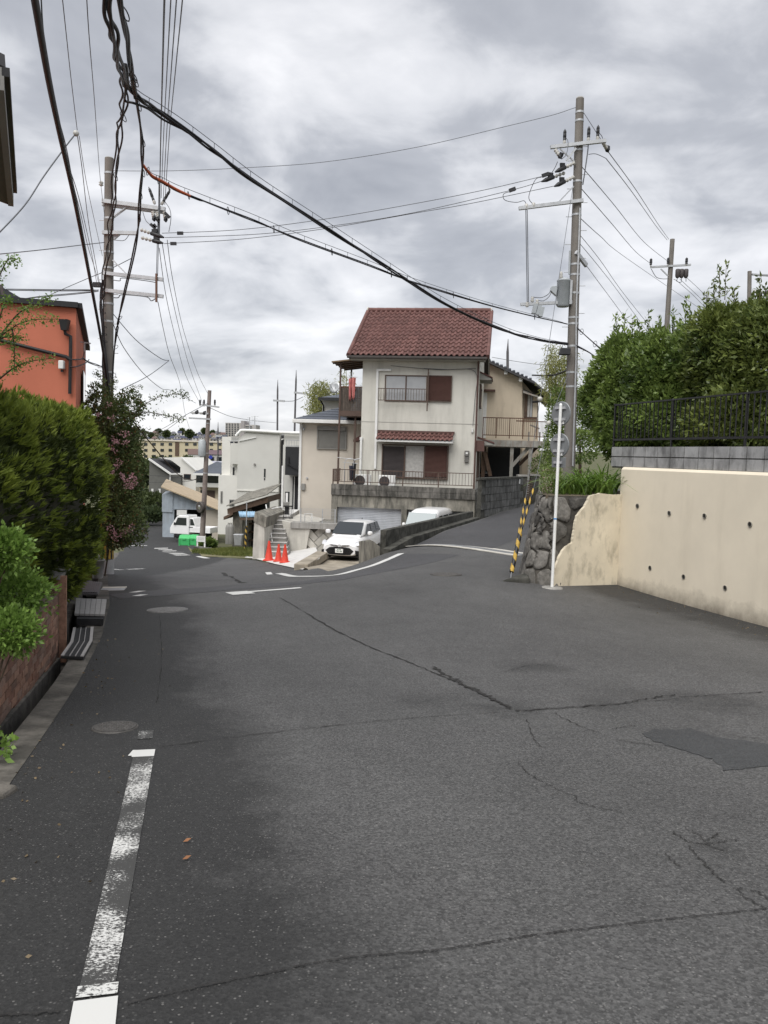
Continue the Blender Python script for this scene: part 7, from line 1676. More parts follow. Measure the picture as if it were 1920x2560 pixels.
m_ = DK.mb(); a = DK.loc(1345,1080,2.0); m_.bar(DK.loc(1325,1062,2.0), DK.loc(1348,1072,2.0), 0.6, 0.06); m_.bar((a.x-0.5,2.0,zd1), (a.x-0.5,2.0,a.z), 0.08); m_.bar((a.x+0.1,2.0,zd1), (a.x+0.1,2.0,a.z), 0.08); m_.build('folded_awning', K['shutter_grey'], dk)
m_ = DK.mb(); m_.box((0.3,3.4,-4.2), (DK.loc(1300,1150,3.4).x,3.6,zd0)); m_.build('carport_void', K['blackpanel'], dk)  # black sheet for the void under the deck, shade put into its colour
m_ = DK.mb(); m_.box((0.0,0.6,-4.2), (0.2,3.5,zd0)); m_.build('carport_side', K['wood'], dk)
a = DK.loc(1212,1130,0.5); b = DK.loc(1226,1190,0.5); m_ = DK.mb(); m_.bar(a, b, 0.2, 0.2); m_.build('leaning_prop', K['wood'], dk)
# dark car under the deck
dc0 = DK.W(DK.loc(1246,1185,1.2).x, 1.0, 0); dc0.z = P(1246,1200,44).z - 0.6
TD = car_T(dc0, 55)
dcar = thing('dark_car', 'dark car half hidden in the shade under the deck', 'car', dc0)
K['carblack'] = mat('black_car_paint', (0.012,0.013,0.02), 0.2, 0.05, 3, coat=0.6)
m_ = MB(TD); m_.smooth = True; m_.loft([sring(x, hw, z0, z1, ht, 6, 4.0) for x, hw, z0, z1, ht in lower]); m_.build('body', K['carblack'], dcar)
m_ = MB(TD); m_.smooth = True; m_.loft([sring(x, hw, z0, z1, ht, 6, 5.0) for x, hw, z0, z1, ht in cab]); dcb = m_.build('cabin', K['carblack'], dcar)
pane4(TD, [(1.03,-0.63,0.985),(1.03,0.63,0.985),(1.80,0.535,1.43),(1.80,-0.535,1.43)], K['carglass_lt'], 'windscreen', dcb, 0.02)
for s in (-1,1):
    wheel(TD, 0.86, s*0.80, 0.30, 0.19, dcar); wheel(TD, 3.46, s*0.80, 0.30, 0.19, dcar)
    m_ = MB(TD); m_.box((0.02,s*0.55-0.12,0.6), (0.15,s*0.55+0.12,0.72)); m_.build('headlight', K['lamp'], dcar)
m_ = DK.mb(); m_.box((-2,-3,dc0.z-DK.o.z-0.3), (x1,4,dc0.z-DK.o.z-0.01)); struct(m_.build('carport_floor', K['conc_mid']))
# block wall along the side road
bl0 = along(31.7); bl1 = along(36.9)
BLT = Matrix.Translation(bl0) @ Matrix.Rotation(math.atan2(_ed.y, _ed.x), 4, 'Z'); bl_len = (bl1-bl0).length
bk = thing('mossy_block_wall', 'dark mossy block wall at the bend of the side road', 'wall', bl0+Vector((0,0,-0.7)))
ztop = P(1250,1193,34).z; K['mossblock'] = mat('mossy_block', (0.12,0.12,0.115), 0.95, 0.25, 4, 0.4, 40, rnd=0.2, streak=0.8, scol=(0.03,0.03,0.028), sscale=(5,5,1.2), sthr=0.48)
m_ = MB(BLT); m_.box((0,0.03,-1.6), (bl_len,0.2,ztop-0.02)); m_.build('core', K['conc_moss'], bk)
m_ = MB(); m_.box((0.01,0,0.01), (0.78,0.22,0.29)); mb1 = m_.mesh('block', K['mossblock'])
for r in range(5):
    x = 0.0 if r % 2 else -0.4
    while x < bl_len-0.3:
        x_ = max(x, 0.0)
        if x >= 0: obj('block', mb1, bk, BLT @ Matrix.Translation((x, random.uniform(-0.012,0.012), ztop-0.08-(r+1)*0.30)))
        x += 0.80
m_ = MB(BLT); m_.box((-0.03,-0.04,ztop-0.08), (bl_len+0.03,0.26,ztop)); m_.build('coping', K['conc_moss'], bk)
m_ = MB(BLT); m_.box((bl_len-0.45,-0.012,ztop-0.32), (bl_len-0.3,0.0,ztop-0.12)); m_.build('name_plate', K['trim'], bk)
for s_, lb in ((37.6,'dark gate pier beyond the mossy block wall'), (39.6,'far dark gate pier by the bend of the side road')):
    c = along(s_)+_en*0.2; t = thing('gate_pier', lb, 'pier', c+Vector((0,0,-0.5))); m_ = MB(); m_.box((c.x-0.2,c.y-0.2,-1.2), (c.x+0.2,c.y+0.2,0.82)); m_.build('pier', K['conc_moss'], t, bevel=0.02)
    m_ = MB(); m_.box((c.x-0.25,c.y-0.25,0.82), (c.x+0.25,c.y+0.25,0.9)); m_.build('cap', K['conc'], t)
dg = thing('brown_gate', 'brown slatted gate between the dark piers', 'gate', along(38.6)+Vector((0,0,-0.5)))
a, b = along(37.9)+_en*0.2, along(39.3)+_en*0.2
for k in range(9): 
    z = -0.3+k*0.11; m_ = MB(); m_.bar(a+Vector((0,0,z)), b+Vector((0,0,z)), 0.03, 0.08); m_.build('slat', K['wood'], dg)

# ---- orange building on the left and the dark eave at the frame edge
OF = Fr(188, 985, 15.5, 0)
K['orange'] = mat('orange_render', (0.52,0.165,0.10), 0.85, 0.06, 1.2, 0.12, 60)
oh = thing('orange_building', 'orange rendered building with black downpipe rising behind the hedge', 'house', P(100,985,15.5))
A = P(190,768,15.5); Bc = P(0,752,13.0); Cc = P(213,815,21.5)
def vplane_pts(): pass
zt0 = A.z; 
A2 = Vector((A.x, A.y, 0)); dL = Vector((-1.0,-0.31,0)).normalized(); dR = (Vector((Cc.x,Cc.y,0))-A2).normalized()
Lf = A2 + dL*6.5; Rt = A2 + dR*7.0; Bk = Lf + dR*7.0
zR = P(213,832,A.y + (Rt-A2).y).z if False else zt0
foot = -0.6
def hit(px, py, o, d):      # pixel ray onto vertical plane through o with horizontal direction d
    n_ = Vector((d.y,-d.x,0)); r_ = ray(px,py); t_ = (o-EYE).dot(n_)/r_.dot(n_); return EYE + r_*t_
pq = [Lf, A2, Rt, Bk]
m_ = MB(); m_.hexa([Vector((q.x,q.y,foot-1.5)) for q in pq] + [Vector((q.x,q.y,zt0)) for q in pq]); m_.build('wall', K['orange'], oh)
m_ = MB()
for a, b in ((Lf,A2),(A2,Rt)):
    d = (b-a).normalized(); m_.bar(Vector((a.x,a.y,zt0+0.03))-d*0.04, Vector((b.x,b.y,zt0+0.03))+d*0.04, 0.22, 0.10)
m_.build('parapet_cap', K['blackpanel'], oh)
fn = Vector((dL.y,-dL.x,0)).normalized()
if fn.y > 0: fn = -fn
def onL(px, py, off=0.06): return hit(px, py, A2, dL) + fn*off
m_ = MB(); c = onL(163,815,0.12); m_.hexa([c+Vector(v) for v in ((-0.05,-0.06,-0.10),(0.05,-0.06,-0.10),(0.05,0.06,-0.10),(-0.05,0.06,-0.10),(-0.085,-0.08,0.10),(0.085,-0.08,0.10),(0.085,0.08,0.10),(-0.085,0.08,0.10))]); m_.build('rain_hopper', K['blackmetal'], oh)
m_ = MB(); m_.tube([onL(163,826), onL(164,836), onL(177,842), onL(177,870), onL(175,985)], 0.032, 8); m_.build('downpipe', K['blackmetal'], oh)
m_ = MB(); m_.tube([onL(0,851), onL(90,874), onL(166,893), onL(176,900)], 0.035, 8); m_.build('sloping_gutter', K['blackmetal'], oh)
m_ = MB(); c = onL(155,913,0.07); m_.box(c-Vector((0.05,0.05,0.08)), c+Vector((0.05,0.05,0.08))); m_.build('white_box', K['trim'], oh, bevel=0.015)
m_ = MB(); c = onL(156,928,0.06); m_.box(c-Vector((0.02,0.02,0.02)), c+Vector((0.02,0.02,0.02))); m_.build('sensor', K['black'], oh)
rn = Vector((dR.y,-dR.x,0)); rn = rn if rn.x > 0 else -rn
def onR(px, py, off=0.03): return hit(px, py, A2, dR) + rn*off
m_ = MB(); a, b = onR(202,925), onR(207,980); m_.hexa([Vector((a.x,a.y,b.z-1)), Vector((b.x,b.y,b.z-1)), Vector((b.x,b.y,b.z-1))+rn*0.03, Vector((a.x,a.y,b.z-1))+rn*0.03, Vector((a.x,a.y,a.z)), Vector((b.x,b.y,a.z)), Vector((b.x,b.y,a.z))+rn*0.03, Vector((a.x,a.y,a.z))+rn*0.03]); m_.build('window', K['glass'], oh)
m_ = MB(); m_.tube(cat_rom([onL(176,900,0.08), onL(188,900,0.08), onR(196,895,0.08), onR(199,875,0.1)],5), 0.012, 5); m_.tube(cat_rom([onL(176,918,0.08), onL(190,918,0.08), onR(200,908,0.1), onR(210,898,0.12)],5), 0.012, 5); m_.build('service_cable', K['cable'], oh)
m_ = MB(); c = onR(198,878,0.1); m_.bar(c, c+Vector((0,0,0.2)), 0.03); m_.bar(c+Vector((-0.08,0,0.2)), c+Vector((0.12,0.05,0.18)), 0.025); m_.build('cable_bracket', K['galv'], oh)
# small dark gable behind, at the left edge
dgb = thing('dark_roof_gable', 'dark roof gable corner at the left edge above the orange building', 'house', P(0,745,24))
q = [P(-60,735,24), P(3,716,24), P(12,752,24), P(-60,760,24)]; m_ = MB(); m_.prism(q, (-0.5,4,0)); m_.build('gable', K['blackpanel'], dgb)
m_ = MB(); m_.bar(P(2,712,23.9), P(13,752,23.9), 0.08, 0.08); m_.build('verge', K['shutter_dark'], dgb)
# near eave at top left
ev = thing('overhanging_eave', 'dark overhanging eave of a near house at the left frame edge', 'house', Vector((-4.6,6.5,-0.5)))
ea, eb = P(27,508,8.2), P(4,166,5.2)
eb.z = ea.z
# choose eave edge as a level line: solve depth so z matches
d_ = ray(0,215); t_ = (ea.z-EYE.z)/d_.z; eb = EYE + d_*t_
ed_ = (eb-ea).normalized(); inn = Vector((ed_.y,-ed_.x,0)); inn = inn if inn.x < 0 else -inn
near_ = eb
m_ = MB(); m_.hexa([ea, near_, near_+inn*1.2, ea+inn*1.2, ea+Vector((0,0,0.05)), near_+Vector((0,0,0.05)), near_+inn*1.2+Vector((0,0,0.35)), ea+inn*1.2+Vector((0,0,0.35))]); m_.build('soffit', mat('soffit_olive', (0.15,0.135,0.105), 0.85, 0.08, 3), ev)
m_ = MB(); m_.bar(ea-ed_*0.02+Vector((0,0,0.05)), near_+Vector((0,0,0.05)), 0.05, 0.15); m_.build('fascia', K['shutter_grey'], ev)
m_ = MB(); m_.bar(ea-inn*0.035+ed_*0.12+Vector((0,0,0.10)), near_-inn*0.035+Vector((0,0,0.10)), 0.05, 0.06); m_.build('gutter', K['blackmetal'], ev)
m_ = MB(); m_.bar(ea-ed_*0.03+Vector((0,0,0.07)), ea-ed_*0.03+inn*1.3+Vector((0,0,0.4)), 0.03, 0.16); m_.build('verge_board', K['blackmetal'], ev)
m_ = MB(); wq = [ea+ed_*0.4+inn*0.75, near_+inn*0.75, near_+inn*5, ea+ed_*0.4+inn*5]; m_.hexa([Vector((v.x,v.y,-1.0)) for v in wq] + [Vector((v.x,v.y,ea.z+0.15)) for v in wq]); m_.build('wall', K['offwhite2'], ev)
m_ = MB(); rq = [ea-ed_*0.05-inn*0.03+Vector((0,0,0.13)), near_-inn*0.03+Vector((0,0,0.13)), near_+inn*5+Vector((0,0,1.7)), ea-ed_*0.05+inn*5+Vector((0,0,1.7))]; m_.hexa(rq + [v+Vector((0,0,0.08)) for v in rq]); m_.build('roof', K['darkroof'], ev)

# ================================================================ FAR TOWN
def far_house(px0, px1, pyb, pye, pyr, Y, wallm, roofm, label, grp, cat='house', hip=False, wins=1):
    F_ = Fr(px0, pyb, Y, random.uniform(-12,12)); w_ = (px1-px0)/FPX*Y; e_ = (pyb-pye)/FPX*Y; r_ = (pyb-pyr)/FPX*Y; dp = w_*0.8
    t = thing('far_house', label, cat, F_.o, F_.rot, grp)
    m_ = F_.mb(); m_.box((0,0,-6), (w_,dp,e_)); m_.build('wall', wallm, t)
    k = 0.3 if hip else 0.0; o_ = w_*0.05
    m_ = F_.mb(); m_.add([(-o_,-o_,e_),(w_+o_,-o_,e_),(w_+o_,dp+o_,e_),(-o_,dp+o_,e_),(w_*k-o_*(not hip),dp/2,r_),(w_*(1-k)+o_*(not hip),dp/2,r_)], [(0,1,5,4),(1,2,5),(2,3,4,5),(3,0,4),(0,3,2,1)]); m_.build('roof', roofm, t)
    for i in range(wins):
        x = w_*(i+0.5)/wins; m_ = F_.mb(); m_.box((x-w_*0.11,-0.15,e_*0.35), (x+w_*0.11,0.05,e_*0.75)); m_.build('window', K['glass'], t)
    return t
fw = [mat('far_wall_%d' % i, c, 0.9, 0.05, 0.2) for i, c in enumerate([(0.50,0.49,0.46),(0.42,0.37,0.30),(0.34,0.33,0.32),(0.56,0.55,0.53)])]
frf = [mat('far_roof_%d' % i, c, 0.8, 0.1, 0.2) for i, c in enumerate([(0.07,0.075,0.095),(0.11,0.11,0.12),(0.15,0.10,0.09),(0.055,0.06,0.10)])]
wn = ['white','tan','grey','pale']; rn_ = ['slate blue','dark grey','brown','navy']
random.seed(21)
ords = ['first','second','third','fourth','fifth','sixth','seventh','eighth','ninth','tenth','eleventh','twelfth','thirteenth','fourteenth','fifteenth','sixteenth','seventeenth','eighteenth']
nrow = 0
for row, (Y, yb, n) in enumerate(((300,1112,15),(390,1100,17),(520,1090,16))):
    for i in range(n):
        px = 318 + i*(250/n) + random.uniform(-3,3); ww = random.uniform(12,19) if row < 2 else random.uniform(9,14); hh = random.uniform(7,11)*(0.9 if row else 1.0); wi, ri = random.randrange(4), random.randrange(4)
        yb_ = yb + random.uniform(-3,3)
        far_house(px, px+ww, yb_, yb_-hh*0.55, yb_-hh-2, Y+random.uniform(-15,15), fw[wi], frf[ri], '%s far hillside house from the left in the %s row, %s roof' % (ords[i], ['lower','middle','upper'][row], rn_[ri]), 'houses on the far hillside', hip=random.random() < 0.5, wins=2 if row < 2 else 1)
# long beige apartment block
AF = Fr(335, 1160, 210, -4)
ab_ = thing('apartment_block', 'long beige three storey apartment block below the hillside houses', 'apartment block', AF.W(10,0,0))
x1 = AF.loc(570,1160).x; h_ = AF.loc(450,1104).z
K['aptbeige'] = mat('apartment_beige', (0.50,0.44,0.31), 0.9, 0.06, 0.15)
m_ = AF.mb(); m_.box((0,0,-6), (x1,10,h_)); m_.build('wall', K['aptbeige'], ab_)
m_ = AF.mb(); m_.box((-0.3,-0.3,h_), (x1+0.3,10.3,h_+0.4)); m_.build('parapet', K['beige'], ab_)
for r in range(3):
    for i in range(11):
        px = 344 + i*20.5
        if 435 < px < 452: continue
        p = AF.loc(px, 1110.5+r*15, 0); m_ = AF.mb(); m_.box((p.x-0.45,-0.1,p.z-0.35), (p.x+0.45,0.05,p.z+0.35)); m_.build('window', K['glass'], ab_)
x0,z0,xx,z1 = AF.rect(438,1105,448,1140); m_ = AF.mb(); m_.box((x0,-0.12,z0), (xx,0.1,z1)); m_.build('stairwell', K['wood'], ab_)
# tower block on the skyline
JF = Fr(563, 1093, 600, -5)
jt = thing('tower_block', 'grey high rise block on the skyline above the white building', 'tower', JF.W(10,0,0))
xa, xb, xc = JF.loc(596,1060).x, JF.loc(603,1060).x, JF.loc(640,1070).x; za, zb2, zc2 = JF.loc(580,1057).z, JF.loc(607,1052).z, JF.loc(625,1062).z
K['tower'] = mat('tower_grey', (0.40,0.38,0.36), 0.9, 0.05, 0.05)
m_ = JF.mb(); m_.box((0,0,-15), (xb,14,za)); m_.build('left_block', K['tower'], jt); m_ = JF.mb(); m_.box((xb,-1,-15), (JF.loc(612,1060).x,12,zb2)); m_.build('lift_core', mat('tower_core', (0.32,0.30,0.30), 0.9), jt); m_ = JF.mb(); m_.box((JF.loc(612,1060).x,0,-15), (xc,12,zc2)); m_.build('right_block', K['tower'], jt)
for r in range(7):
    for i in range(5):
        p = JF.loc(567+i*7, 1060+r*4.6, 0); m_ = JF.mb(); m_.box((p.x-0.6,-0.3,p.z-0.35), (p.x+0.6,0.05,p.z+0.35)); m_.build('window', K['glass'], jt)
    if r < 5: a = JF.loc(614,1066+r*4.6,0); b = JF.loc(630,1066+r*4.6,0); m_ = JF.mb(); m_.box((a.x,-0.3,a.z-0.4), (b.x,0.05,a.z+0.2)); m_.build('balcony_strip', K['glass'], jt)
# mid-distance house with purple-brown roof and blue round sign
far_house(470, 497, 1162, 1136, 1122, 125, fw[3], frf[2], 'white house with a narrow brown roof left of the far pole', 'houses below the apartment block', wins=1)
far_house(497, 560, 1160, 1135, 1124, 128, fw[0], mat('plum_roof', (0.13,0.09,0.10), 0.8, 0.1, 1), 'white house with a long plum roof behind the far pole', 'houses below the apartment block', wins=3)
far_house(505, 562, 1180, 1163, 1152, 105, fw[2], mat('lilac_roof', (0.36,0.36,0.42), 0.7, 0.05, 1), 'low house with a pale lilac roof behind the far pole', 'houses below the apartment block', wins=2)
bs = thing('blue_round_sign', 'round blue sign on the wall of the plum roofed house', 'sign', P(527,1143,126)); m_ = MB(); m_.lathe(P(527,1143,127.6), [(0.30,0),(0.30,0.08)], 20, (0,-1,0)); m_.build('disc', mat('sign_blue', (0.03,0.05,0.30), 0.5), bs)
# ================================================================ VEGETATION
rg = np.random.default_rng(5)
def leaf_mesh(name, C, D, ln, wd, mt, parent, droop=0.0, fan=1, spread=0.6, kind=None):
    C = np.asarray(C, float); D = np.asarray(D, float)
    if fan > 1:
        n0 = len(C); C = np.repeat(C, fan, 0); D = np.repeat(D, fan, 0) + rg.normal(0, spread, (n0*fan, 3))
    n = len(C); D = D/np.maximum(np.linalg.norm(D, axis=1, keepdims=True), 1e-6)
    S = np.cross(D, rg.normal(0, 1, (n, 3))); S /= np.maximum(np.linalg.norm(S, axis=1, keepdims=True), 1e-6)
    U = np.cross(S, D)
    l = (ln*rg.uniform(0.6, 1.3, n))[:, None]; w_ = (wd*rg.uniform(0.7, 1.2, n))[:, None]
    b = C; tip = C + D*l + U*(-droop*l); mid = C + D*l*0.45 + U*(0.06*l)
    V = np.stack([b, mid - S*w_/2, tip, mid + S*w_/2], 1).reshape(-1, 3)
    me = bpy.data.meshes.new(name); me.vertices.add(4*n); me.loops.add(4*n); me.polygons.add(n)
    me.vertices.foreach_set('co', V.astype(np.float32).ravel()); me.loops.foreach_set('vertex_index', np.arange(4*n, dtype=np.int32))
    me.polygons.foreach_set('loop_start', np.arange(0, 4*n, 4, dtype=np.int32))
    at = me.attributes.new('rnd', 'FLOAT', 'FACE'); at.data.foreach_set('value', rg.random(n).astype(np.float32))
    me.materials.append(mt); me.update(calc_edges=True); me.validate()
    o = obj(name, me, parent)
    if kind: o['kind'] = kind
    return o
def vnoise(P_, f, seed=0.0):
    return np.array([mnoise.noise(Vector((p[0]*f+seed, p[1]*f, p[2]*f))) for p in P_])
def blob_pts(c, r, n, rough=0.25, f=1.6, inner=0.35):
    d = rg.normal(0, 1, (n, 3)); d /= np.linalg.norm(d, axis=1, keepdims=True)
    c = np.array(c); r = np.array(r)
    k = 1 + rough*vnoise(d*1.0 + c, f, 3.0) + rough*0.6*vnoise(d + c, f*3, 9.0)
    rad = np.where(rg.random(n) < inner, rg.uniform(0.55, 0.98, n), rg.uniform(0.92, 1.06, n))
    return c + d*r*(k*rad)[:, None], d/r
def branchy(parent, segs, mt=K['bark'], nm='trunk'):
    m_ = MB()
    for pts, r0, r1 in segs:
        pts = cat_rom(pts, 4) if len(pts) > 2 else [Vector(p) for p in pts]; k = len(pts); m_.tube(pts, [r0+(r1-r0)*i/(k-1) for i in range(k)], 6)
    return m_.build(nm, mt, parent)
K['conifer'] = leafmat('conifer_leaf_lit', (0.085,0.13,0.016), (0.28,0.335,0.05), 0.25, 0.6, 1.6)
K['conifer_shaded'] = leafmat('conifer_leaf_shaded', (0.022,0.036,0.009), (0.085,0.11,0.02), 0.2, 0.6, 1.6)  # darker leaf tone for the shaded inside of the hedge
K['hedgecore'] = mat('hedge_core_dark', (0.022,0.022,0.010), 0.95, 0.3, 10)
K['evergreen'] = leafmat('evergreen_leaf', (0.036,0.07,0.02), (0.23,0.31,0.075), 0.3, 0.35, 1.0)
K['evergreen2'] = leafmat('evergreen_leaf_b', (0.037,0.066,0.021), (0.21,0.25,0.062), 0.3, 0.35, 1.0)
K['lightleaf'] = leafmat('light_leaf', (0.10,0.19,0.03), (0.28,0.42,0.10), 0.3, 0.4, 5)
K['roseleaf'] = leafmat('rose_leaf', (0.045,0.075,0.025), (0.17,0.21,0.075), 0.3, 0.45, 2)
K['roseleaf_rust'] = leafmat('rose_leaf_bronze', (0.10,0.05,0.02), (0.22,0.13,0.05), 0.3, 0.45, 2)
K['petal'] = leafmat('pink_petal', (0.45,0.20,0.23), (0.66,0.46,0.48), 0.4, 0.6, 8)
K['bamboo'] = leafmat('bamboo_leaf', (0.13,0.15,0.035), (0.34,0.34,0.13), 0.4, 0.5, 1.5)
K['lily'] = leafmat('daylily_leaf', (0.09,0.17,0.025), (0.28,0.40,0.09), 0.3, 0.4, 3)
K['grassblade'] = leafmat('grass_blade', (0.07,0.10,0.02), (0.20,0.21,0.06), 0.3, 0.6, 1)
K['farleaf'] = leafmat('far_leaf', (0.035,0.055,0.025), (0.11,0.14,0.05), 0.3, 0.6, 0.1)

# ---- clipped conifer hedge on the left
HY0, HYL = 5.6, 9.8
hd = thing('conifer_hedge', 'large yellow green conifer hedge bulging over the brick wall', 'hedge', (-4.6,9,-0.6))
def hedge_surf(t, a):      # t 0..1 along, a angle in the cross-section
    Y = HY0 + HYL*t; fx = gut_x(Y) - 0.17; endr = np.sqrt(np.clip(1-((np.abs(t-0.5)-0.42)/0.08).clip(0)**2, 0, 1)); cy = 0.72 + 0.28*endr
    hw = 0.95*endr; zhi = 1.98+0.03*(Y-8); zlo = np.interp(Y, [5,9,11,16], [0.05,-0.15,-0.7,-0.9]); zc = (zhi+zlo)/2; hz = (zhi-zlo)/2*(0.55+0.45*endr); fx = fx - np.interp(Y, [5,9,11], [0.42,0.30,0.0])
    ca, sa = np.cos(a), np.sin(a); ex = np.sign(ca)*np.abs(ca)**0.75; ez = np.sign(sa)*np.abs(sa)**0.62
    low = np.clip(-ez, 0, 1)
    X = fx - 0.95 + hw*ex*(1-0.22*low); return np.stack([X, Y, zc + hz*ez + 0.12*t*0], -1)
n = 20000
t = rg.random(n); a = rg.uniform(-math.pi*0.62, math.pi*0.80, n)
S0 = hedge_surf(t, a); eps = 1e-3
N0 = np.cross(hedge_surf(t, a+eps)-S0, hedge_surf(t+eps, a)-S0); N0 /= np.maximum(np.linalg.norm(N0, axis=1, keepdims=True), 1e-9)
cc = np.array([gut_x(HY0+HYL*t)-0.97, HY0+HYL*t, np.full(n, 0.75)]).T; flip = ((S0-cc)*N0).sum(1) < 0; N0[flip] *= -1
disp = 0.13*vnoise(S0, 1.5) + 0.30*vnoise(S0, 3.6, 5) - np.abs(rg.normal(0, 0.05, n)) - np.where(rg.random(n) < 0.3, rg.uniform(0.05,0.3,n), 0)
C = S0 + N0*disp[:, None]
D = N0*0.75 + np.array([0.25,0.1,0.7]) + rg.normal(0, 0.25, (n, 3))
new = disp + 0.07*N0[:,2] + 0.03*rg.normal(0,1,n) > 0.045  # outer and top sprays paler: leaf age and light both put into colour
leaf_mesh('shaded_old_foliage', C[~new], D[~new], 0.10, 0.022, K['conifer_shaded'], hd, fan=6, spread=0.36)
leaf_mesh('lit_new_growth', C[new], D[new], 0.105, 0.021, K['conifer'], hd, fan=7, spread=0.32)
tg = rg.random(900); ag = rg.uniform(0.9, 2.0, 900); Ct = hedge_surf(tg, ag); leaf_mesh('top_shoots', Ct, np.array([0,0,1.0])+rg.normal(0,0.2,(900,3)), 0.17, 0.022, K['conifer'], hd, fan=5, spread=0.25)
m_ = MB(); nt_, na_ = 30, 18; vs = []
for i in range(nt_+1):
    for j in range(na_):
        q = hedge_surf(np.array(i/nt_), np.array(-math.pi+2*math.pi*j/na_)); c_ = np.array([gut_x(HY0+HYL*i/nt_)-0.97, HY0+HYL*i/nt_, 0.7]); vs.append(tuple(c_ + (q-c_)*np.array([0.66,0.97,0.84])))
m_.smooth = True; m_.add(vs, [(i*na_+j, i*na_+(j+1) % na_, (i+1)*na_+(j+1) % na_, (i+1)*na_+j) for i in range(nt_) for j in range(na_)]); m_.build('dark_core', K['hedgecore'], hd)  # solid dark shell added inside to block light and darken the gaps
for Y in (6.5,8.5,10.5,12.5,14.2): branchy(hd, [([(gut_x(Y)-1.0,Y,-1.3),(gut_x(Y)-0.98,Y,0.5)],0.06,0.03)], nm='stem')

# ---- round light-green shrubs in front of the hedge
for px, py, Y, rp, lb in ((10,1375,6.0,46,'upper round clump of fresh green leaves at the left edge'), (38,1482,6.3,60,'middle round clump of fresh green leaves above the brick wall'), (26,1580,6.0,50,'lower round clump of fresh green leaves spilling onto the bricks')):
    c = P(px, py, Y); r = rp/FPX*Y; s_ = thing('round_shrub', lb, 'shrub', c-Vector((0,0,r)), 0, 'round shrubs by the brick wall')
    C, D = blob_pts(c, (r*1.15,r,r*0.95), 2600, 0.75, 4.5, 0.4); leaf_mesh('foliage', C, D/np.linalg.norm(D,axis=1,keepdims=True) + rg.normal(0,0.4,(2600,3)) + np.array([0,0,0.3]), 0.042, 0.026, K['lightleaf'], s_)
    branchy(s_, [([c-Vector((0.15,0,r+0.4)), c],0.012,0.006), ([c-Vector((0.15,0,r+0.4)), c+Vector((r*0.5,0,0))],0.010,0.004)], nm='stem')
vn = thing('ivy', 'small variegated ivy leaves creeping in at the lower left kerb', 'ivy', G(10,1890))
C = np.array([G(rg.uniform(-40,30), rg.uniform(1850,1915)) for _ in range(70)]) + np.array([0,0,0.03])+rg.uniform(0,0.06,(70,1))*np.array([0,0,1]); leaf_mesh('foliage', C, rg.normal(0,0.6,(70,3))+np.array([0.3,0,0.4]), 0.055, 0.045, K['lightleaf'], vn)
kb_ = thing('kerb_stone', 'broken pale kerb stone at the left frame edge', 'kerb', G(10,1985)); c = G(-5,1985); m_ = MB(); m_.hexa([c+Vector(v) for v in ((-0.3,-0.14,-0.1),(0.1,-0.1,-0.1),(0.12,0.1,-0.1),(-0.3,0.12,-0.1),(-0.3,-0.14,0.05),(0.07,-0.08,0.04),(0.08,0.08,0.03),(-0.3,0.1,0.05))]); m_.build('stone', K['gutter'], kb_, bevel=0.02)

# ---- rose bush with pink flowers
rb = thing('rose_bush', 'climbing rose bush with pink flowers between hedge and pole', 'rose bush', P(262,1440,18.8))
Cs, Ds = [], []
for px, py, Y, rx, rz, n in ((300,1060,18.0,48,60,2600),(320,1130,18.2,52,70,3000),(318,1210,18.2,58,75,3000),(322,1290,18.0,48,60,2200),(350,1320,17.8,38,38,900),(268,1020,18.2,40,50,1400),(345,1015,18.4,34,32,700),(352,1160,18.6,30,80,800),(300,1340,18,42,30,900)):
    px -= 18; c = P(px, py, Y); C, D = blob_pts(c, (0.82*rx/FPX*Y, rx/FPX*Y*1.3, rz/FPX*Y), int(n*1.35), 0.5, 2.2, 0.5); Cs.append(C); Ds.append(D/np.linalg.norm(D,axis=1,keepdims=True))
C = np.concatenate(Cs); D = np.concatenate(Ds); k = rg.random(len(C)) < 0.9
leaf_mesh('foliage', C[k], D[k]+rg.normal(0,0.6,(k.sum(),3)), 0.075, 0.04, K['roseleaf'], rb); k = ~k
leaf_mesh('bronze_foliage', C[k], D[k]+rg.normal(0,0.6,(k.sum(),3)), 0.065, 0.04, K['roseleaf_rust'], rb)
stems = [[(262,1440,18.8),(285,1300,18.5),(320,1150,18.2),(330,1050,18.2),(380,1000,18.3),(440,985,18.4),(468,992,18.4)], [(320,1150,18.2),(290,1050,18.2),(258,960,18.3),(240,930,18.4)], [(330,1050,18.2),(360,1030,18.3),(420,1040,18.4),(455,1048,18.4)], [(322,1100,18.2),(350,1080,18.4),(400,1090,18.5)], [(310,1200,18.2),(280,1000,18.0),(285,950,18.0)],
         [(300,1050,18.2),(310,990,18.2),(345,965,18.2)], [(330,1050,18.2),(420,1160,19.5),(460,1195,20.5),(500,1200,21.5)]]
segs = [([P(*q) for q in l], 0.016 if i else 0.02, 0.004) for i, l in enumerate(stems)]; branchy(rb, segs, nm='stem')
Cl = []
for l in stems[:6]:
    pl_ = cat_rom([P(*q) for q in l], 30)
    for q in pl_[len(pl_)//3:]:
        for _ in range(3): Cl.append(np.array(q) + rg.normal(0, 0.05, 3))
leaf_mesh('sprig_leaves', np.array(Cl), rg.normal(0,0.6,(len(Cl),3))+np.array([0.2,0,-0.1]), 0.06, 0.028, K['roseleaf'], rb)
fl = [(258,1037),(285,1012),(292,1045),(298,1098),(308,1103),(285,1118),(298,1125),(330,1085),(328,1105),(312,1155),(305,1165),(296,1182),(343,1198),(350,1206),(335,1208),(326,1200),(330,1215),(340,1215),(285,1318),(295,1335),(318,1340),(335,1330),(338,1318),(322,1332),(302,1345),(318,1190),(300,1108),(316,1085),(290,1185),(325,1325),(345,1190),(300,1330)]
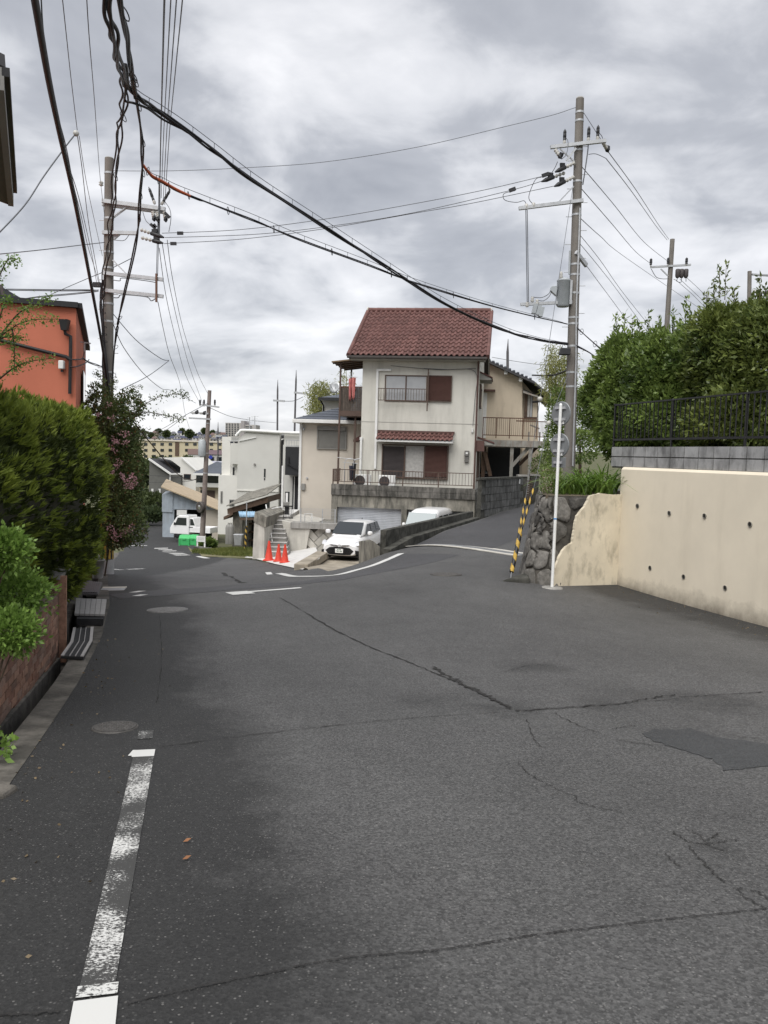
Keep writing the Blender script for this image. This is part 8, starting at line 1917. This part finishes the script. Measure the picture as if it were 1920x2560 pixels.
for px, py in fl:
    c = P(px-12, py, 17.35+rg.uniform(-0.1,0.15)); npt = 18; d = rg.normal(0,1,(npt,3)); d[:,1] -= 0.5; d /= np.linalg.norm(d,axis=1,keepdims=True)
    leaf_mesh('flower', np.array(c)+d*0.02+rg.normal(0,0.03,(npt,3)), d, 0.042, 0.042, K['petal'], rb, kind='stuff')
# ---- slender tree with sparse leaves in front of the orange building
stt = thing('sparse_branch_tree', 'thin leafy branches reaching in front of the orange building', 'tree', P(-60,1000,9))
br = [[(-60,1000,9),(-20,870,9),(30,820,9),(80,800,9),(138,798,9)], [(-30,880,9),(40,790,9.1),(80,765,9.1),(130,742,9.1)], [(-60,1000,9),(20,930,9),(70,905,9),(135,895,9)], [(-40,900,9),(-10,720,9),(20,650,9),(42,655,9)], [(30,820,9),(36,870,9),(36,930,9)], [(-20,870,9),(10,760,9),(25,755,9)], [(-20,860,9),(20,840,9),(60,850,9)]]
branchy(stt, [([P(*q) for q in l], 0.012, 0.003) for l in br], nm='branch')
Cl = []
for l in br:
    pl_ = cat_rom([P(*q) for q in l], 26)
    for i, q in enumerate(pl_):
        for _ in range(4 if i > len(pl_)*0.35 else 2): Cl.append(np.array(q) + rg.normal(0, 0.035, 3))
leaf_mesh('foliage', np.array(Cl), rg.normal(0,0.7,(len(Cl),3)), 0.034, 0.02, K['lightleaf'], stt)

# ---- tall evergreen shrubs behind the black fence
def shrub(name, label, blobs, lm, trunk, ln=0.085, wd=0.042, sprigs=(), grp=None, den=1.0, cat='shrub'):
    s_ = thing(name, label, cat, trunk[0], 0, grp); Cs, Ds = [], []
    for px, py, Y, rx, rz, n in blobs:
        c = P(px, py, Y); n = int(n*den); C, D = blob_pts(c, (rx/FPX*Y, rx/FPX*Y*0.9, rz/FPX*Y), n, 0.38, 1.5, 0.4); Cs.append(C); Ds.append(D/np.linalg.norm(D,axis=1,keepdims=True))
    C = np.concatenate(Cs); D = np.concatenate(Ds); leaf_mesh('crown', C, D*0.8+rg.normal(0,0.5,(len(C),3))+np.array([0,0,0.25]), ln, wd, lm, s_)
    branchy(s_, [([Vector(q) for q in trunk], 0.06, 0.02)] + [([Vector(trunk[1]), P(b[0],b[1],b[2])], 0.025, 0.008) for b in blobs])
    if sprigs:
        sg_ = []; Cl = []
        for px, py, Y, hpx in sprigs:
            a = P(px, py, Y); b = P(px+random.uniform(-6,6), py-hpx, Y); sg_.append(([a,b],0.008,0.003))
            for i in range(34):
                q = a.lerp(b, i/33); Cl.append((*q, )); 
        [branchy(s_, [q], nm='shoot') for q in sg_]; Cl = np.array(Cl); leaf_mesh('shoot_leaves', Cl+rg.normal(0,0.02,Cl.shape), rg.normal(0,0.7,Cl.shape)+np.array([0,0,0.7]), ln, wd*0.8, lm, s_)
    return s_
z15 = 1.5
def tr_(px, Y): a = P(px, 1150, Y); return [Vector((a.x,a.y,z15-0.1)), P(px, 1000, Y)]
shrub('evergreen_shrub', 'leafy evergreen shrub at the far left end of the black fence', [(1500,1000,19.0,42,65,2400),(1562,965,18.6,80,105,6500),(1560,895,18.8,48,55,2200),(1600,1050,18.2,105,70,4200),(1530,1070,18.6,40,70,2000),(1612,905,18.2,42,62,1800),(1570,1095,18.0,70,32,1500),(1640,1098,17.2,60,32,1300)], K['evergreen'], tr_(1560,18.6), 0.125, 0.058, [(1545,845,18.8,60),(1560,835,18.8,50),(1580,845,18.6,50),(1620,850,18.3,70),(1530,865,18.8,50),(1600,850,18.4,45)], 'evergreen shrubs behind the fence')
shrub('evergreen_shrub', 'dense evergreen shrub behind the middle of the black fence', [(1670,960,17.0,85,110,6500),(1650,900,17.2,60,60,2400),(1700,1040,16.6,110,75,4500),(1735,915,16.2,62,90,3500),(1640,1000,17.2,70,80,2800),(1720,1095,16.3,70,34,1500)], K['evergreen'], tr_(1690,16.8), 0.12, 0.055, [(1650,850,17.2,55),(1680,850,17,75),(1712,840,16.6,95),(1725,840,16.6,70),(1690,855,17,60)], 'evergreen shrubs behind the fence')
shrub('evergreen_shrub', 'tallest bronze tinted shrub near the right frame edge', [(1800,900,15.6,80,130,6500),(1800,838,15.4,52,66,2600),(1880,915,15.0,95,140,7500),(1850,1040,14.8,120,80,5000),(1960,905,14.4,110,150,6000),(1905,832,14.8,60,66,2400),(1800,1092,15.4,70,36,1600),(1890,1090,14.5,80,36,1800)], K['evergreen2'], tr_(1850,15.2), 0.115, 0.052, [(1800,745,15.4,75),(1812,750,15.4,95),(1785,760,15.4,60),(1900,760,14.8,70),(1915,765,14.8,50),(1765,790,15.6,60),(1835,770,15.4,50)], 'evergreen shrubs behind the fence')
shrub('evergreen_shrub', 'dark bushy shrub behind the right utility pole', [(1400,1030,27,30,60,1500),(1460,1050,26,50,70,2800),(1480,1000,26,40,60,1500),(1385,1110,27,22,60,1000),(1450,1120,25,45,40,1400)], K['evergreen'], [P(1450,1190,26), P(1450,1080,26)], 0.11, 0.05, (), 'evergreen shrubs behind the fence')
gm_ = P(1340,1150,40); shrub('evergreen_shrub', 'low dark shrub in front of the tan house foundation', [(1352,1165,42,26,26,500),(1365,1130,41,15,30,300)], K['evergreen'], [P(1355,1200,42), P(1355,1170,42)], 0.14, 0.07)
# ---- bamboo
def bamboo(label, culms, Y, n, px0, px1, py0, py1, ln):
    b_ = thing('bamboo_clump', label, 'bamboo', P((px0+px1)/2, py1+60, Y)); sg_ = []; C = []
    for i in range(culms):
        x = px0+(px1-px0)*(i+0.5)/culms; tip = py0+random.uniform(0,(py1-py0)*0.35); sg_.append(([P(x,py1+120,Y), P(x+random.uniform(-5,5),(tip+py1)/2,Y), P(x+random.uniform(-8,8),tip,Y+0.5)],0.04,0.01))
        for _ in range(n//culms):
            f = random.random()**0.8; C.append(P(x+random.gauss(0,7+5*(1-f)), tip+(py1-tip)*f, Y+random.gauss(0,0.7)))
    branchy(b_, sg_, mat('bamboo_culm', (0.16,0.17,0.06), 0.6), 'culm'); C = np.array(C); leaf_mesh('crown', C, rg.normal(0,0.6,C.shape)+np.array([0,0,-0.5]), ln, ln*0.16, K['bamboo'], b_)
bamboo('yellowish bamboo rising left of the right utility pole', 6, 38, 3600, 1364, 1432, 852, 1010, 0.24)
bamboo('pale green bamboo behind the beige house roof', 5, 62, 2200, 778, 832, 938, 1035, 0.42)
bamboo('sparse bamboo tips behind the balcony', 3, 60, 260, 850, 880, 915, 990, 0.35)

# ---- strap-leaved daylilies on the stone corner
dl_ = thing('daylily_clump', 'arching strap leaved daylilies on top of the stone corner', 'plant', P(1460,1240,17))
me_v, me_f = [], []; fr_n = 0
m_ = MB()
for i in range(300):
    px = rg.uniform(1385,1540); Y = rg.uniform(16.6,18.6); b = P(px, 1236, Y); b.z = ZT
    az = rg.uniform(0, 2*math.pi); ln = rg.uniform(0.75,1.3)*(1.15 if px > 1440 else 0.85); lean = rg.uniform(0.45,1.05); d = Vector((math.cos(az), math.sin(az)-0.25, 0)); w_ = rg.uniform(0.014,0.024); s = Vector((-d.y,d.x,0)).normalized()*w_
    pts = []
    for k in range(6):
        u = k/5; pts.append(b + d*(ln*lean*u**1.5) + Vector((0,0,0.85*ln*(u - lean*0.9*u**2.4))))
    vs = [];
    for k, p in enumerate(pts): wv = (1-(k/5)**2.2)*1.0+0.02; vs += [p-s*wv, p+s*wv]
    m_.add(vs, [(2*k,2*k+1,2*k+3,2*k+2) for k in range(5)])
o = m_.build('foliage', K['lily'], dl_)
fls = thing('pink_flower_sprigs', 'small pink and white flowers left of the sign post', 'flowers', P(1375,1225,17))
C = np.array([P(rg.uniform(1355,1395), rg.uniform(1170,1232), rg.uniform(16.6,17.6)) for _ in range(90)]); leaf_mesh('flowers', C, rg.normal(0,1,C.shape), 0.03, 0.03, K['petal'], fls)
C = np.array([P(rg.uniform(1350,1405), rg.uniform(1160,1240), rg.uniform(16.6,17.8)) for _ in range(900)]); leaf_mesh('foliage', C, rg.normal(0,0.6,C.shape)+np.array([0,0,0.6]), 0.09, 0.02, K['evergreen'], fls)
branchy(fls, [([P(x,1240,17.2), P(x-4,1165,17.2)],0.006,0.003) for x in (1360,1372,1384,1396)], nm='stem')
# ---- pots beside the left pole
for px, py, h, r, mt, lb in ((218,1450,0.36,0.20,mat('terracotta_pot', (0.16,0.08,0.04), 0.8, 0.2, 9),'brown flower pot by the gutter before the left pole'), (238,1448,0.5,0.10,K['white'],'white slim container behind the brown flower pot'), (246,1440,0.42,0.14,K['lightplate'],'grey planter with white flowered plant by the left pole')):
    c = P(px, py, 19.3); c.z = gz(c.x+0.5, c.y)+0.05; t = thing('flower_pot', lb, 'flower pot', c); m_ = MB(); m_.lathe(c, [(r*0.75,0),(r,h),(r*1.08,h),(r*1.08,h+0.04),(r*0.85,h+0.04),(r*0.8,h-0.05)], 14); m_.build('pot', mt, t)
    C = np.array(c)+np.array([0,0,h+0.15])+rg.normal(0,0.11,(160,3)); leaf_mesh('foliage', C, rg.normal(0,0.6,(160,3))+np.array([0,0,0.4]), 0.07, 0.035, K['lightleaf'], t)
# ---- grass verge by the bins and rough vegetation down the road
vp = gp([(470,1368),(505,1392),(545,1393),(632,1396)]) + [(-6.8,37.2),(-8.4,44),(-10.4,46.5)]
drape('grass_verge', vp, mat('verge_soil', (0.20,0.17,0.11), 0.95, 0.3, 2.5, 0.4, 20, col2=(0.13,0.14,0.05)), 0.02, 0.8)
g4 = [np.array(G(*q)) for q in ((478,1384),(636,1395),(500,1372),(632,1376))]; uu, vv = rg.random((9000,1)), rg.random((9000,1))
C = (g4[0]*(1-uu)+g4[1]*uu)*(1-vv) + (g4[2]*(1-uu)+g4[3]*uu)*vv; C[:,2] = EYE.z - road_h(C[:,0], C[:,1]) + 0.02
o = leaf_mesh('verge_grass', np.array(C), rg.normal(0,0.35,(len(C),3))+np.array([0,0,1.0]), 0.17, 0.03, K['grassblade'], None); o['kind'] = 'stuff'; tag(o, 'thin green grass along the verge by the notice board', 'grass')
for px, py, Y, rx, rz, lb in ((520,1360,47,16,10,'low dark weed clump behind the notice board'),(388,1262,88,26,24,'green scrub at the bend below the grey house'),(345,1250,92,34,30,'green scrub at the far end of the left verge'),(372,1285,80,32,14,'low scrub beside the far road'),(338,1200,100,30,30,'scrub mound above the far left verge'),(400,1170,100,36,20,'leafy tree top beside the grey gable house'),(300,1180,80,40,60,'leafy tree behind the roses on the far left'),(470,1165,118,26,18,'round tree behind the white gable house'),(410,1165,140,60,14,'belt of trees below the apartment block')):
    c = P(px,py,Y); shrub('roadside_scrub', lb, [(px,py,Y,rx,rz,1300)], K['farleaf'] if Y > 60 else K['evergreen'], [c-Vector((0,0,rz/FPX*Y+0.5)), c], 0.006*Y*0.8, 0.004*Y*0.8, cat='shrub')
random.seed(9)
for i in range(0,26,2):
    Y = random.uniform(320,620); px = 320+i*9.6; py = {0:1092,1:1086,2:1080}[i % 3]+random.uniform(-4,4); c = P(px,py,Y); r_ = random.uniform(3,6)
    t = thing('far_tree', '%s dark tree from the left along the far hillside' % (ords+['nineteenth','twentieth','twenty-first','twenty-second','twenty-third','twenty-fourth','twenty-fifth','twenty-sixth'])[i//2], 'tree', c-Vector((0,0,r_/FPX*Y)), 0, 'trees on the far hillside')
    C, D = blob_pts(c, (r_*1.3/FPX*Y, r_/FPX*Y, r_/FPX*Y), 420, 0.45, 0.3, 0.4); leaf_mesh('crown', C, D+rg.normal(0,0.4,C.shape), 1.3, 1.0, K['farleaf'], t)
    branchy(t, [([c-Vector((0,0,r_/FPX*Y*1.6)), c],0.3,0.15)])
Cs, Ds = [], []
for i in range(26):
    Y = random.uniform(230,330); px = random.uniform(-700,318); c = P(px, 1108+random.uniform(-14,16), Y); C, D = blob_pts(c, (7,6,4.5), 420, 0.45, 0.3, 0.4); Cs.append(C); Ds.append(D)
C = np.concatenate(Cs); o = leaf_mesh('hillside_wood', C, np.concatenate(Ds)+rg.normal(0,0.4,C.shape), 1.6, 1.2, K['farleaf'], None); o['kind'] = 'stuff'; tag(o, 'wooded hillside left of the far houses', 'wood')
# ---- leaves and scraps on the road
for (px, py), lb in (((468,2107),'small orange dead leaf, the farther of two on the road'), ((467,2151),'orange dead leaf, the nearer of two on the road')):
    c = G(px, py); t = thing('fallen_leaf', lb, 'leaf', c); m_ = MB(); a_ = Vector((0.034,0.012,0)); s = Vector((-0.004,0.009,0)); m_.add([c-a_*0.6+Vector((0,0,0.008)), c-s+Vector((0,0,0.012)), c+a_*0.6+Vector((0,0,0.022)), c+s+Vector((0,0,0.020)), c+Vector((0,0,0.009))], [(0,1,4),(1,2,4),(2,3,4),(3,0,4)]); o = m_.build('blade', mat('dead_leaf', (0.24,0.11,0.05), 0.8), t); sm_ = o.modifiers.new('th','SOLIDIFY'); sm_.thickness = 0.001
C = []
for _ in range(120):
    x = rg.uniform(0.2,7.5); off = abs(rg.normal(0,0.5))+0.05; p = CT @ Vector((x,-off,0)); C.append((p.x,p.y,gz(p.x,p.y)+0.006))
for _ in range(110):
    y = rg.uniform(2.5,10); x = gut_x(y)+abs(rg.normal(0,0.35)); C.append((x,y,gz(x,y)+0.006))
o = leaf_mesh('leaf_litter', np.array(C), rg.normal(0,1,(len(C),3))*np.array([1,1,0.05]), 0.028, 0.016, leafmat('litter', (0.08,0.055,0.03), (0.26,0.20,0.12), 0.1), None); o['kind'] = 'stuff'; tag(o, 'scattered dry leaf litter along the road edges', 'leaf litter')
# ================================================================ OVERHEAD CABLES
def cable(label, pts, r, mt=None, strands=1, tw=0.0, rings=0, name='overhead_cable', msg=None, n=10, grp='overhead cables and wires', wob=0.0):
    w_ = [P(*q) for q in pts]; c = cat_rom(w_, n) if len(w_) > 2 else [w_[0].lerp(w_[1], i/24) for i in range(25)]
    t = thing(name, label, 'cable', w_[0], 0, grp)
    for s in range(strands):
        pp_ = []
        for i, p in enumerate(c):
            ph = i*0.16 + s*2*math.pi/strands + 0.7*math.sin(i*0.23+s)
            k = tw*(1+wob*math.sin(i*0.61+s*2.1)) if strands > 1 else 0
            d = (c[min(i+1,len(c)-1)]-c[max(i-1,0)]).normalized(); u = d.orthogonal().normalized(); v = d.cross(u)
            pp_.append(p + u*(k*math.cos(ph)) + v*(k*math.sin(ph)))
        MB().tube(pp_, r, 6).build('strand' if strands > 1 else 'wire', mt or K['cable'], t)
    if msg:      # messenger wire with hangers
        k = len(c); mw_ = [p + Vector((0,0,msg*math.sin(math.pi*min(1,max(0,i/(k-1))))**0.6)) for i, p in enumerate(c)]
        MB().tube(mw_, 0.006, 5).build('messenger_wire', K['wire'], t)
        m_ = MB(); acc = 0
        for i in range(1, k):
            acc += (c[i]-c[i-1]).length
            if acc > 0.5: acc = 0; m_.tube([mw_[i], mw_[i]+(c[i]-c[i-1]).normalized()*0.05, c[i]+(c[i]-c[i-1]).normalized()*0.05], 0.005, 4)
        o = m_.build('hangers', K['wire'], t); o['kind'] = 'stuff'
    if rings:
        m_ = MB(); k = len(c)
        for i in range(rings):
            j = int((i+0.5)*k/rings); d = (c[min(j+1,k-1)]-c[max(j-1,0)]).normalized(); m_.torus(c[j]+Vector((0.02,0,-0.01)), d+Vector((0.9,-0.9,0.3))*0.8, 0.075, 0.007, 12, 4)
        o = m_.build('cable_rings', K['cable'], t); o['kind'] = 'stuff'
    return t
# bundles overhead at top left
cable('thick twisted cable bundle entering at the top, left of two, above the branch point', [(262,-60,7.2),(275,40,7.8),(288,110,8.5),(303,175,10.2),(318,215,11.8)], 0.020, strands=3, tw=0.035, wob=0.4)
cable('straight twin cable entering at the top, right of two, above the branch point', [(290,-60,7.4),(306,30,8.2),(318,100,9.2),(330,190,11),(340,245,12)], 0.017, strands=3, tw=0.02, rings=2)
cable('main black cable bundle sagging from the left to the right pole', [(312,165,10.2),(322,215,11.6),(352,248,12.0),(400,280,12.6),(463,324,13.1),(540,382,13.8),(648,463,14.9),(810,567,16.4),(972,671,18.0),(1111,758,19.3),(1250,822,20.6),(1340,848,21.1),(1420,860,21.4)], 0.018, strands=3, tw=0.023, msg=0.14)
cable('loop of bundle cable joining below the branch point', [(318,215,11.6),(312,250,12.0),(335,258,12.0),(370,272,12.3),(410,300,12.8),(463,326,13.1)], 0.019)
cable('second cable with orange sleeve running from the left bundle to the right pole', [(359,415,15.0),(378,440,15.2),(405,455,15.5),(440,475,15.8),(509,503,16.3),(631,550,17.0),(741,596,17.7),(914,660,18.8),(1042,708,19.6),(1227,764,20.7),(1418,810,21.4)], 0.013, strands=2, tw=0.014, msg=0.12, rings=10)
t = thing('orange_sleeve', 'red orange protective sleeve on the second cable', 'cable sleeve', P(400,452,15.4)); MB().tube(cat_rom([P(357,412,14.95), P(378,438,15.15), P(405,453,15.45), P(440,473,15.75), P(475,490,16.0)],6), 0.026, 7).build('sleeve', K['orange_sleeve'], t)
cable('tangled cable strand dropping to the left pole, the left of two', [(316,165,10.4),(312,203,11.4),(307,278,12.6),(295,347,13.8),(284,475,16.2),(278,555,17.6),(266,648,19.6),(257,741,21.2),(258,880,21.8),(268,980,21.7)], 0.015, strands=3, tw=0.045, rings=6, wob=0.6)
cable('ringed cable dropping to the left pole, the right of two', [(330,190,11.0),(340,235,11.9),(353,336,13.4),(356,417,14.9),(350,480,16),(347,544,17.2),(336,625,18.6),(312,729,20.2),(295,810,21.2),(284,890,21.7),(280,960,21.8)], 0.017, strands=2, tw=0.02, rings=11)
cable('thickest single black cable at the far left running down to the pole', [(80,-40,6.2),(87,0,6.5),(121,197,8.0),(150,336,9.4),(191,521,12.0),(231,729,16.4),(258,880,20.2),(272,985,21.8)], 0.034, strands=1)
cable('spiral wire beside the thickest cable', [(92,-40,6.3),(112,110,7.3),(150,320,9.4),(180,440,11.0),(205,540,13.0),(228,640,16.0),(246,715,20.0)], 0.006, K['wire'], strands=2, tw=0.02)
cable('thin wire from the top to the small insulator at upper left', [(150,-60,8.5),(165,80,10),(178,200,12),(193,325,14)], 0.006, K['wire'])
cable('drop wire from the small insulator to the left frame edge', [(193,330,14),(165,365,13.6),(110,440,13.2),(60,515,12.8),(-20,600,12.4)], 0.012, K['wire'])
cable('wire from the small insulator down to the left pole', [(193,335,14),(205,420,16),(222,560,19),(248,705,21.6)], 0.008, K['wire'])
cable('second wire from the small insulator down to the left pole', [(198,340,14),(215,450,16.5),(238,560,19),(256,640,21.6)], 0.006, K['wire'])
cable('thin wire left of the bundle passing the round insulator', [(214,-60,8),(222,80,9.5),(236,250,13),(250,440,19),(262,545,21.7)], 0.006, K['wire'])
iz = thing('line_insulator', 'small porcelain insulator on the upper left wire', 'insulator', P(190,333,13.9)); MB().lathe(P(190,333,13.9), [(0.02,-0.05),(0.045,-0.03),(0.045,0.02),(0.02,0.05)], 10, (-0.5,0.2,0.6)).build('body', K['porcelain'], iz)
iz = thing('line_insulator', 'small porcelain insulator just left of the left pole top', 'insulator', P(253,459,19.5)); MB().lathe(P(253,459,19.6), [(0.02,-0.06),(0.06,-0.03),(0.03,-0.005),(0.06,0.02),(0.02,0.06)], 10).build('body', K['porcelain'], iz)
for i, (x0, x1, y1) in enumerate(((411,399,440),(427,403,445),(441,408,452),(456,412,462))):
    cable('%s of four high lines from the top to the left pole crossarm' % ['leftmost','second from left','third from left','rightmost'][i], [(x0+3,-60,8.6),(x0,0,9.3),((x0*0.62+x1*0.38),170,12.5),((x0*0.25+x1*0.75),340,17.5),(x1,y1+50,21.7)], 0.008 if i else 0.013, K['wire'])
cable('topmost thin wire spanning between the two pole tops', [(1446,267,21.5),(1429,272,21.5),(1380,288,21.5),(1273,314,21.6),(1042,368,21.7),(810,405,21.8),(602,420,21.9),(430,427,22),(280,427,22)], 0.007, K['wire'])
cable('upper of three power lines spanning between the poles', [(1355,441,21.3),(1210,475,21.4),(1042,508,21.5),(810,548,21.7),(600,574,21.8),(405,583,21.9)], 0.008, K['wire'])
cable('middle of three power lines spanning between the poles', [(1354,453,21.3),(1272,477,21.3),(1042,530,21.5),(850,562,21.6),(648,585,21.8),(412,594,21.8)], 0.008, K['wire'])
cable('lowest of three power lines spanning between the poles', [(1386,465,21.3),(1180,508,21.4),(1042,532,21.5),(810,572,21.7),(600,598,21.8),(410,609,21.8)], 0.008, K['wire'])
rl = [((1455,275),(1500,345),None,(1505,350),21.5,21.4), ((1521,380),(1590,475),(1645,560),(1672,598),21.7,46.8), ((1515,396),(1580,480),(1640,565),(1668,600),21.7,46.8), ((1447,408),(1535,512),(1610,605),(1672,655),21.4,46.8), ((1445,462),(1530,560),(1590,630),(1628,660),21.5,46.8), ((1443,538),(1500,590),(1570,648),(1780,792),21.5,60), ((1442,578),(1500,650),(1560,735),(1660,860),21.5,36), ((1442,600),(1500,670),(1550,735),(1640,860),21.5,36), ((1466,664),(1500,710),(1535,757),(1610,860),21.6,34)]
rn2 = ['short stay wire at the right pole top','highest line from the right pole crossarm to the hedge pole','second line from the right pole crossarm to the hedge pole','third line from the right pole to the hedge pole','fourth line from the right pole to the hedge pole','beaded thin line falling right from the right pole','upper of three service lines dropping behind the hedge','middle of three service lines dropping behind the hedge','lower of three service lines dropping behind the hedge']
for (a,b,c,d,Y0,Y1), lb in zip(rl, rn2):
    pts = [(*a,Y0)] + [(*q, 1/((1/Y0)*(1-f)+(1/Y1)*f)) for q, f in ((b,0.4),(c,0.8)) if q] + [(*d,Y1)]
    if c is None: pts = [(*a,Y0),(*b,(Y0+Y1)/2),(*d,Y1)]
    cable(lb, pts, 0.008 if Y1 < 40 else 0.011, K['wire'])
cable('upper cable from the right pole into the hedge', [(1438,815,21.4),(1470,845,21),(1500,870,20.6),(1520,878,20.2)], 0.013, strands=2, tw=0.014, rings=3)
cable('lower cable from the right pole into the hedge', [(1436,862,21.4),(1470,880,21),(1500,900,20.6),(1530,915,20)], 0.016, strands=2, tw=0.016)
for i, (a, b, c, d) in enumerate((((1690,700),(1730,735),(1760,765),(1800,800)), ((1700,698),(1740,735),(1775,768),(1810,795)), ((1712,690),(1745,720),(1780,755),(1820,790)))):
    cable('%s of three lines descending right from the hedge pole' % ['lowest','middle','highest'][i], [(*a,46.8),(*b,50),(*c,54),(*d,60)], 0.012, K['wire'])
cable('single line at the right frame edge from the last pole', [(1878,686,49.8),(1900,688,48),(1940,688,46)], 0.014, K['wire'])
# left side service lines
cable('service line from the left pole to the left frame edge, upper', [(262,606,21.8),(200,613,20),(100,625,18),(-20,637,16)], 0.010, K['wire'])
cable('twisted service line from the left pole to the dark gable, upper', [(245,725,21.7),(160,726,22.5),(15,724,24)], 0.012, strands=2, tw=0.016)
cable('twisted service line from the left pole to the dark gable, lower', [(245,728,21.7),(180,735,22.3),(100,742,23.2),(20,752,24)], 0.010, strands=2, tw=0.014)
cable('faint wire passing behind the left pole toward the orange roof', [(330,645,22.4),(270,675,22),(210,700,24),(130,735,28),(80,760,32)], 0.010, K['wire'])
cable('bracketed cable from the orange building to the left pole', [(208,897,15.8),(222,905,17),(240,912,19.5),(258,917,21.6)], 0.012, strands=2, tw=0.015)
# lines downhill to the far pole
for i, l in enumerate(([(418,600,22),(432,700,25.5),(460,830,33),(495,935,42),(520,985,47.8)], [(405,605,22),(425,720,26),(455,850,33),(478,930,40),(508,1012,47.8)], [(398,620,22),(415,740,26),(440,850,31.5),(465,940,38),(500,1008,47.8)], [(395,755,22),(410,830,25.5),(425,890,29),(450,960,38),(463,1035,50),(475,1075,60)])):
    cable('%s of four lines running downhill from the left pole' % ['rightmost','second from right','third from right','leftmost'][i], l, 0.010, K['wire'])
cable('stay wire crossing from the left pole toward the street middle', [(283,785,22),(340,850,23),(400,895,24),(422,901,24.3)], 0.010, K['wire'])
cable('lower stay wire from the left pole sagging to the rose branches', [(283,810,22),(310,870,24),(360,935,28),(405,972,33),(430,977,36),(490,1008,46)], 0.011, K['wire'])
cable('diagonal guy from the stay junction back to the roses', [(422,902,24.3),(370,940,23),(300,975,21)], 0.010, K['wire'])
cable('left line from the far pole arm toward the far left houses', [(520,1008,47.8),(460,1040,55),(400,1075,70),(350,1095,90)], 0.018, K['wire'])
cable('second left line from the far pole toward the far left houses', [(463,1040,50),(430,1065,60),(405,1082,75),(390,1092,90)], 0.018, K['wire'])
cable('lower twin line from the far pole to the left grey house', [(508,1188,48),(480,1200,52),(440,1193,60),(370,1188,86)], 0.02)
cable('lowest line from the far pole to the left grey house', [(508,1192,48),(470,1203,54),(420,1205,64),(370,1206,86)], 0.014)
cable('line from the far pole top to the right behind the white building', [(526,1020,48),(580,1042,58),(640,1052,72),(690,1057,92)], 0.018, K['wire'])
cable('pair line between the two dark poles', [(712,1003,94),(735,1002,92),(758,992,90)], 0.03, K['wire'])
cable('far twin line behind the tan house roof', [(1230,893,70),(1300,905,70),(1365,912,70),(1420,905,70)], 0.02, K['wire'])
cable('cable from behind the pole to the tan house eave', [(1420,925,30),(1380,938,36),(1330,938,44)], 0.02, strands=2, tw=0.02)
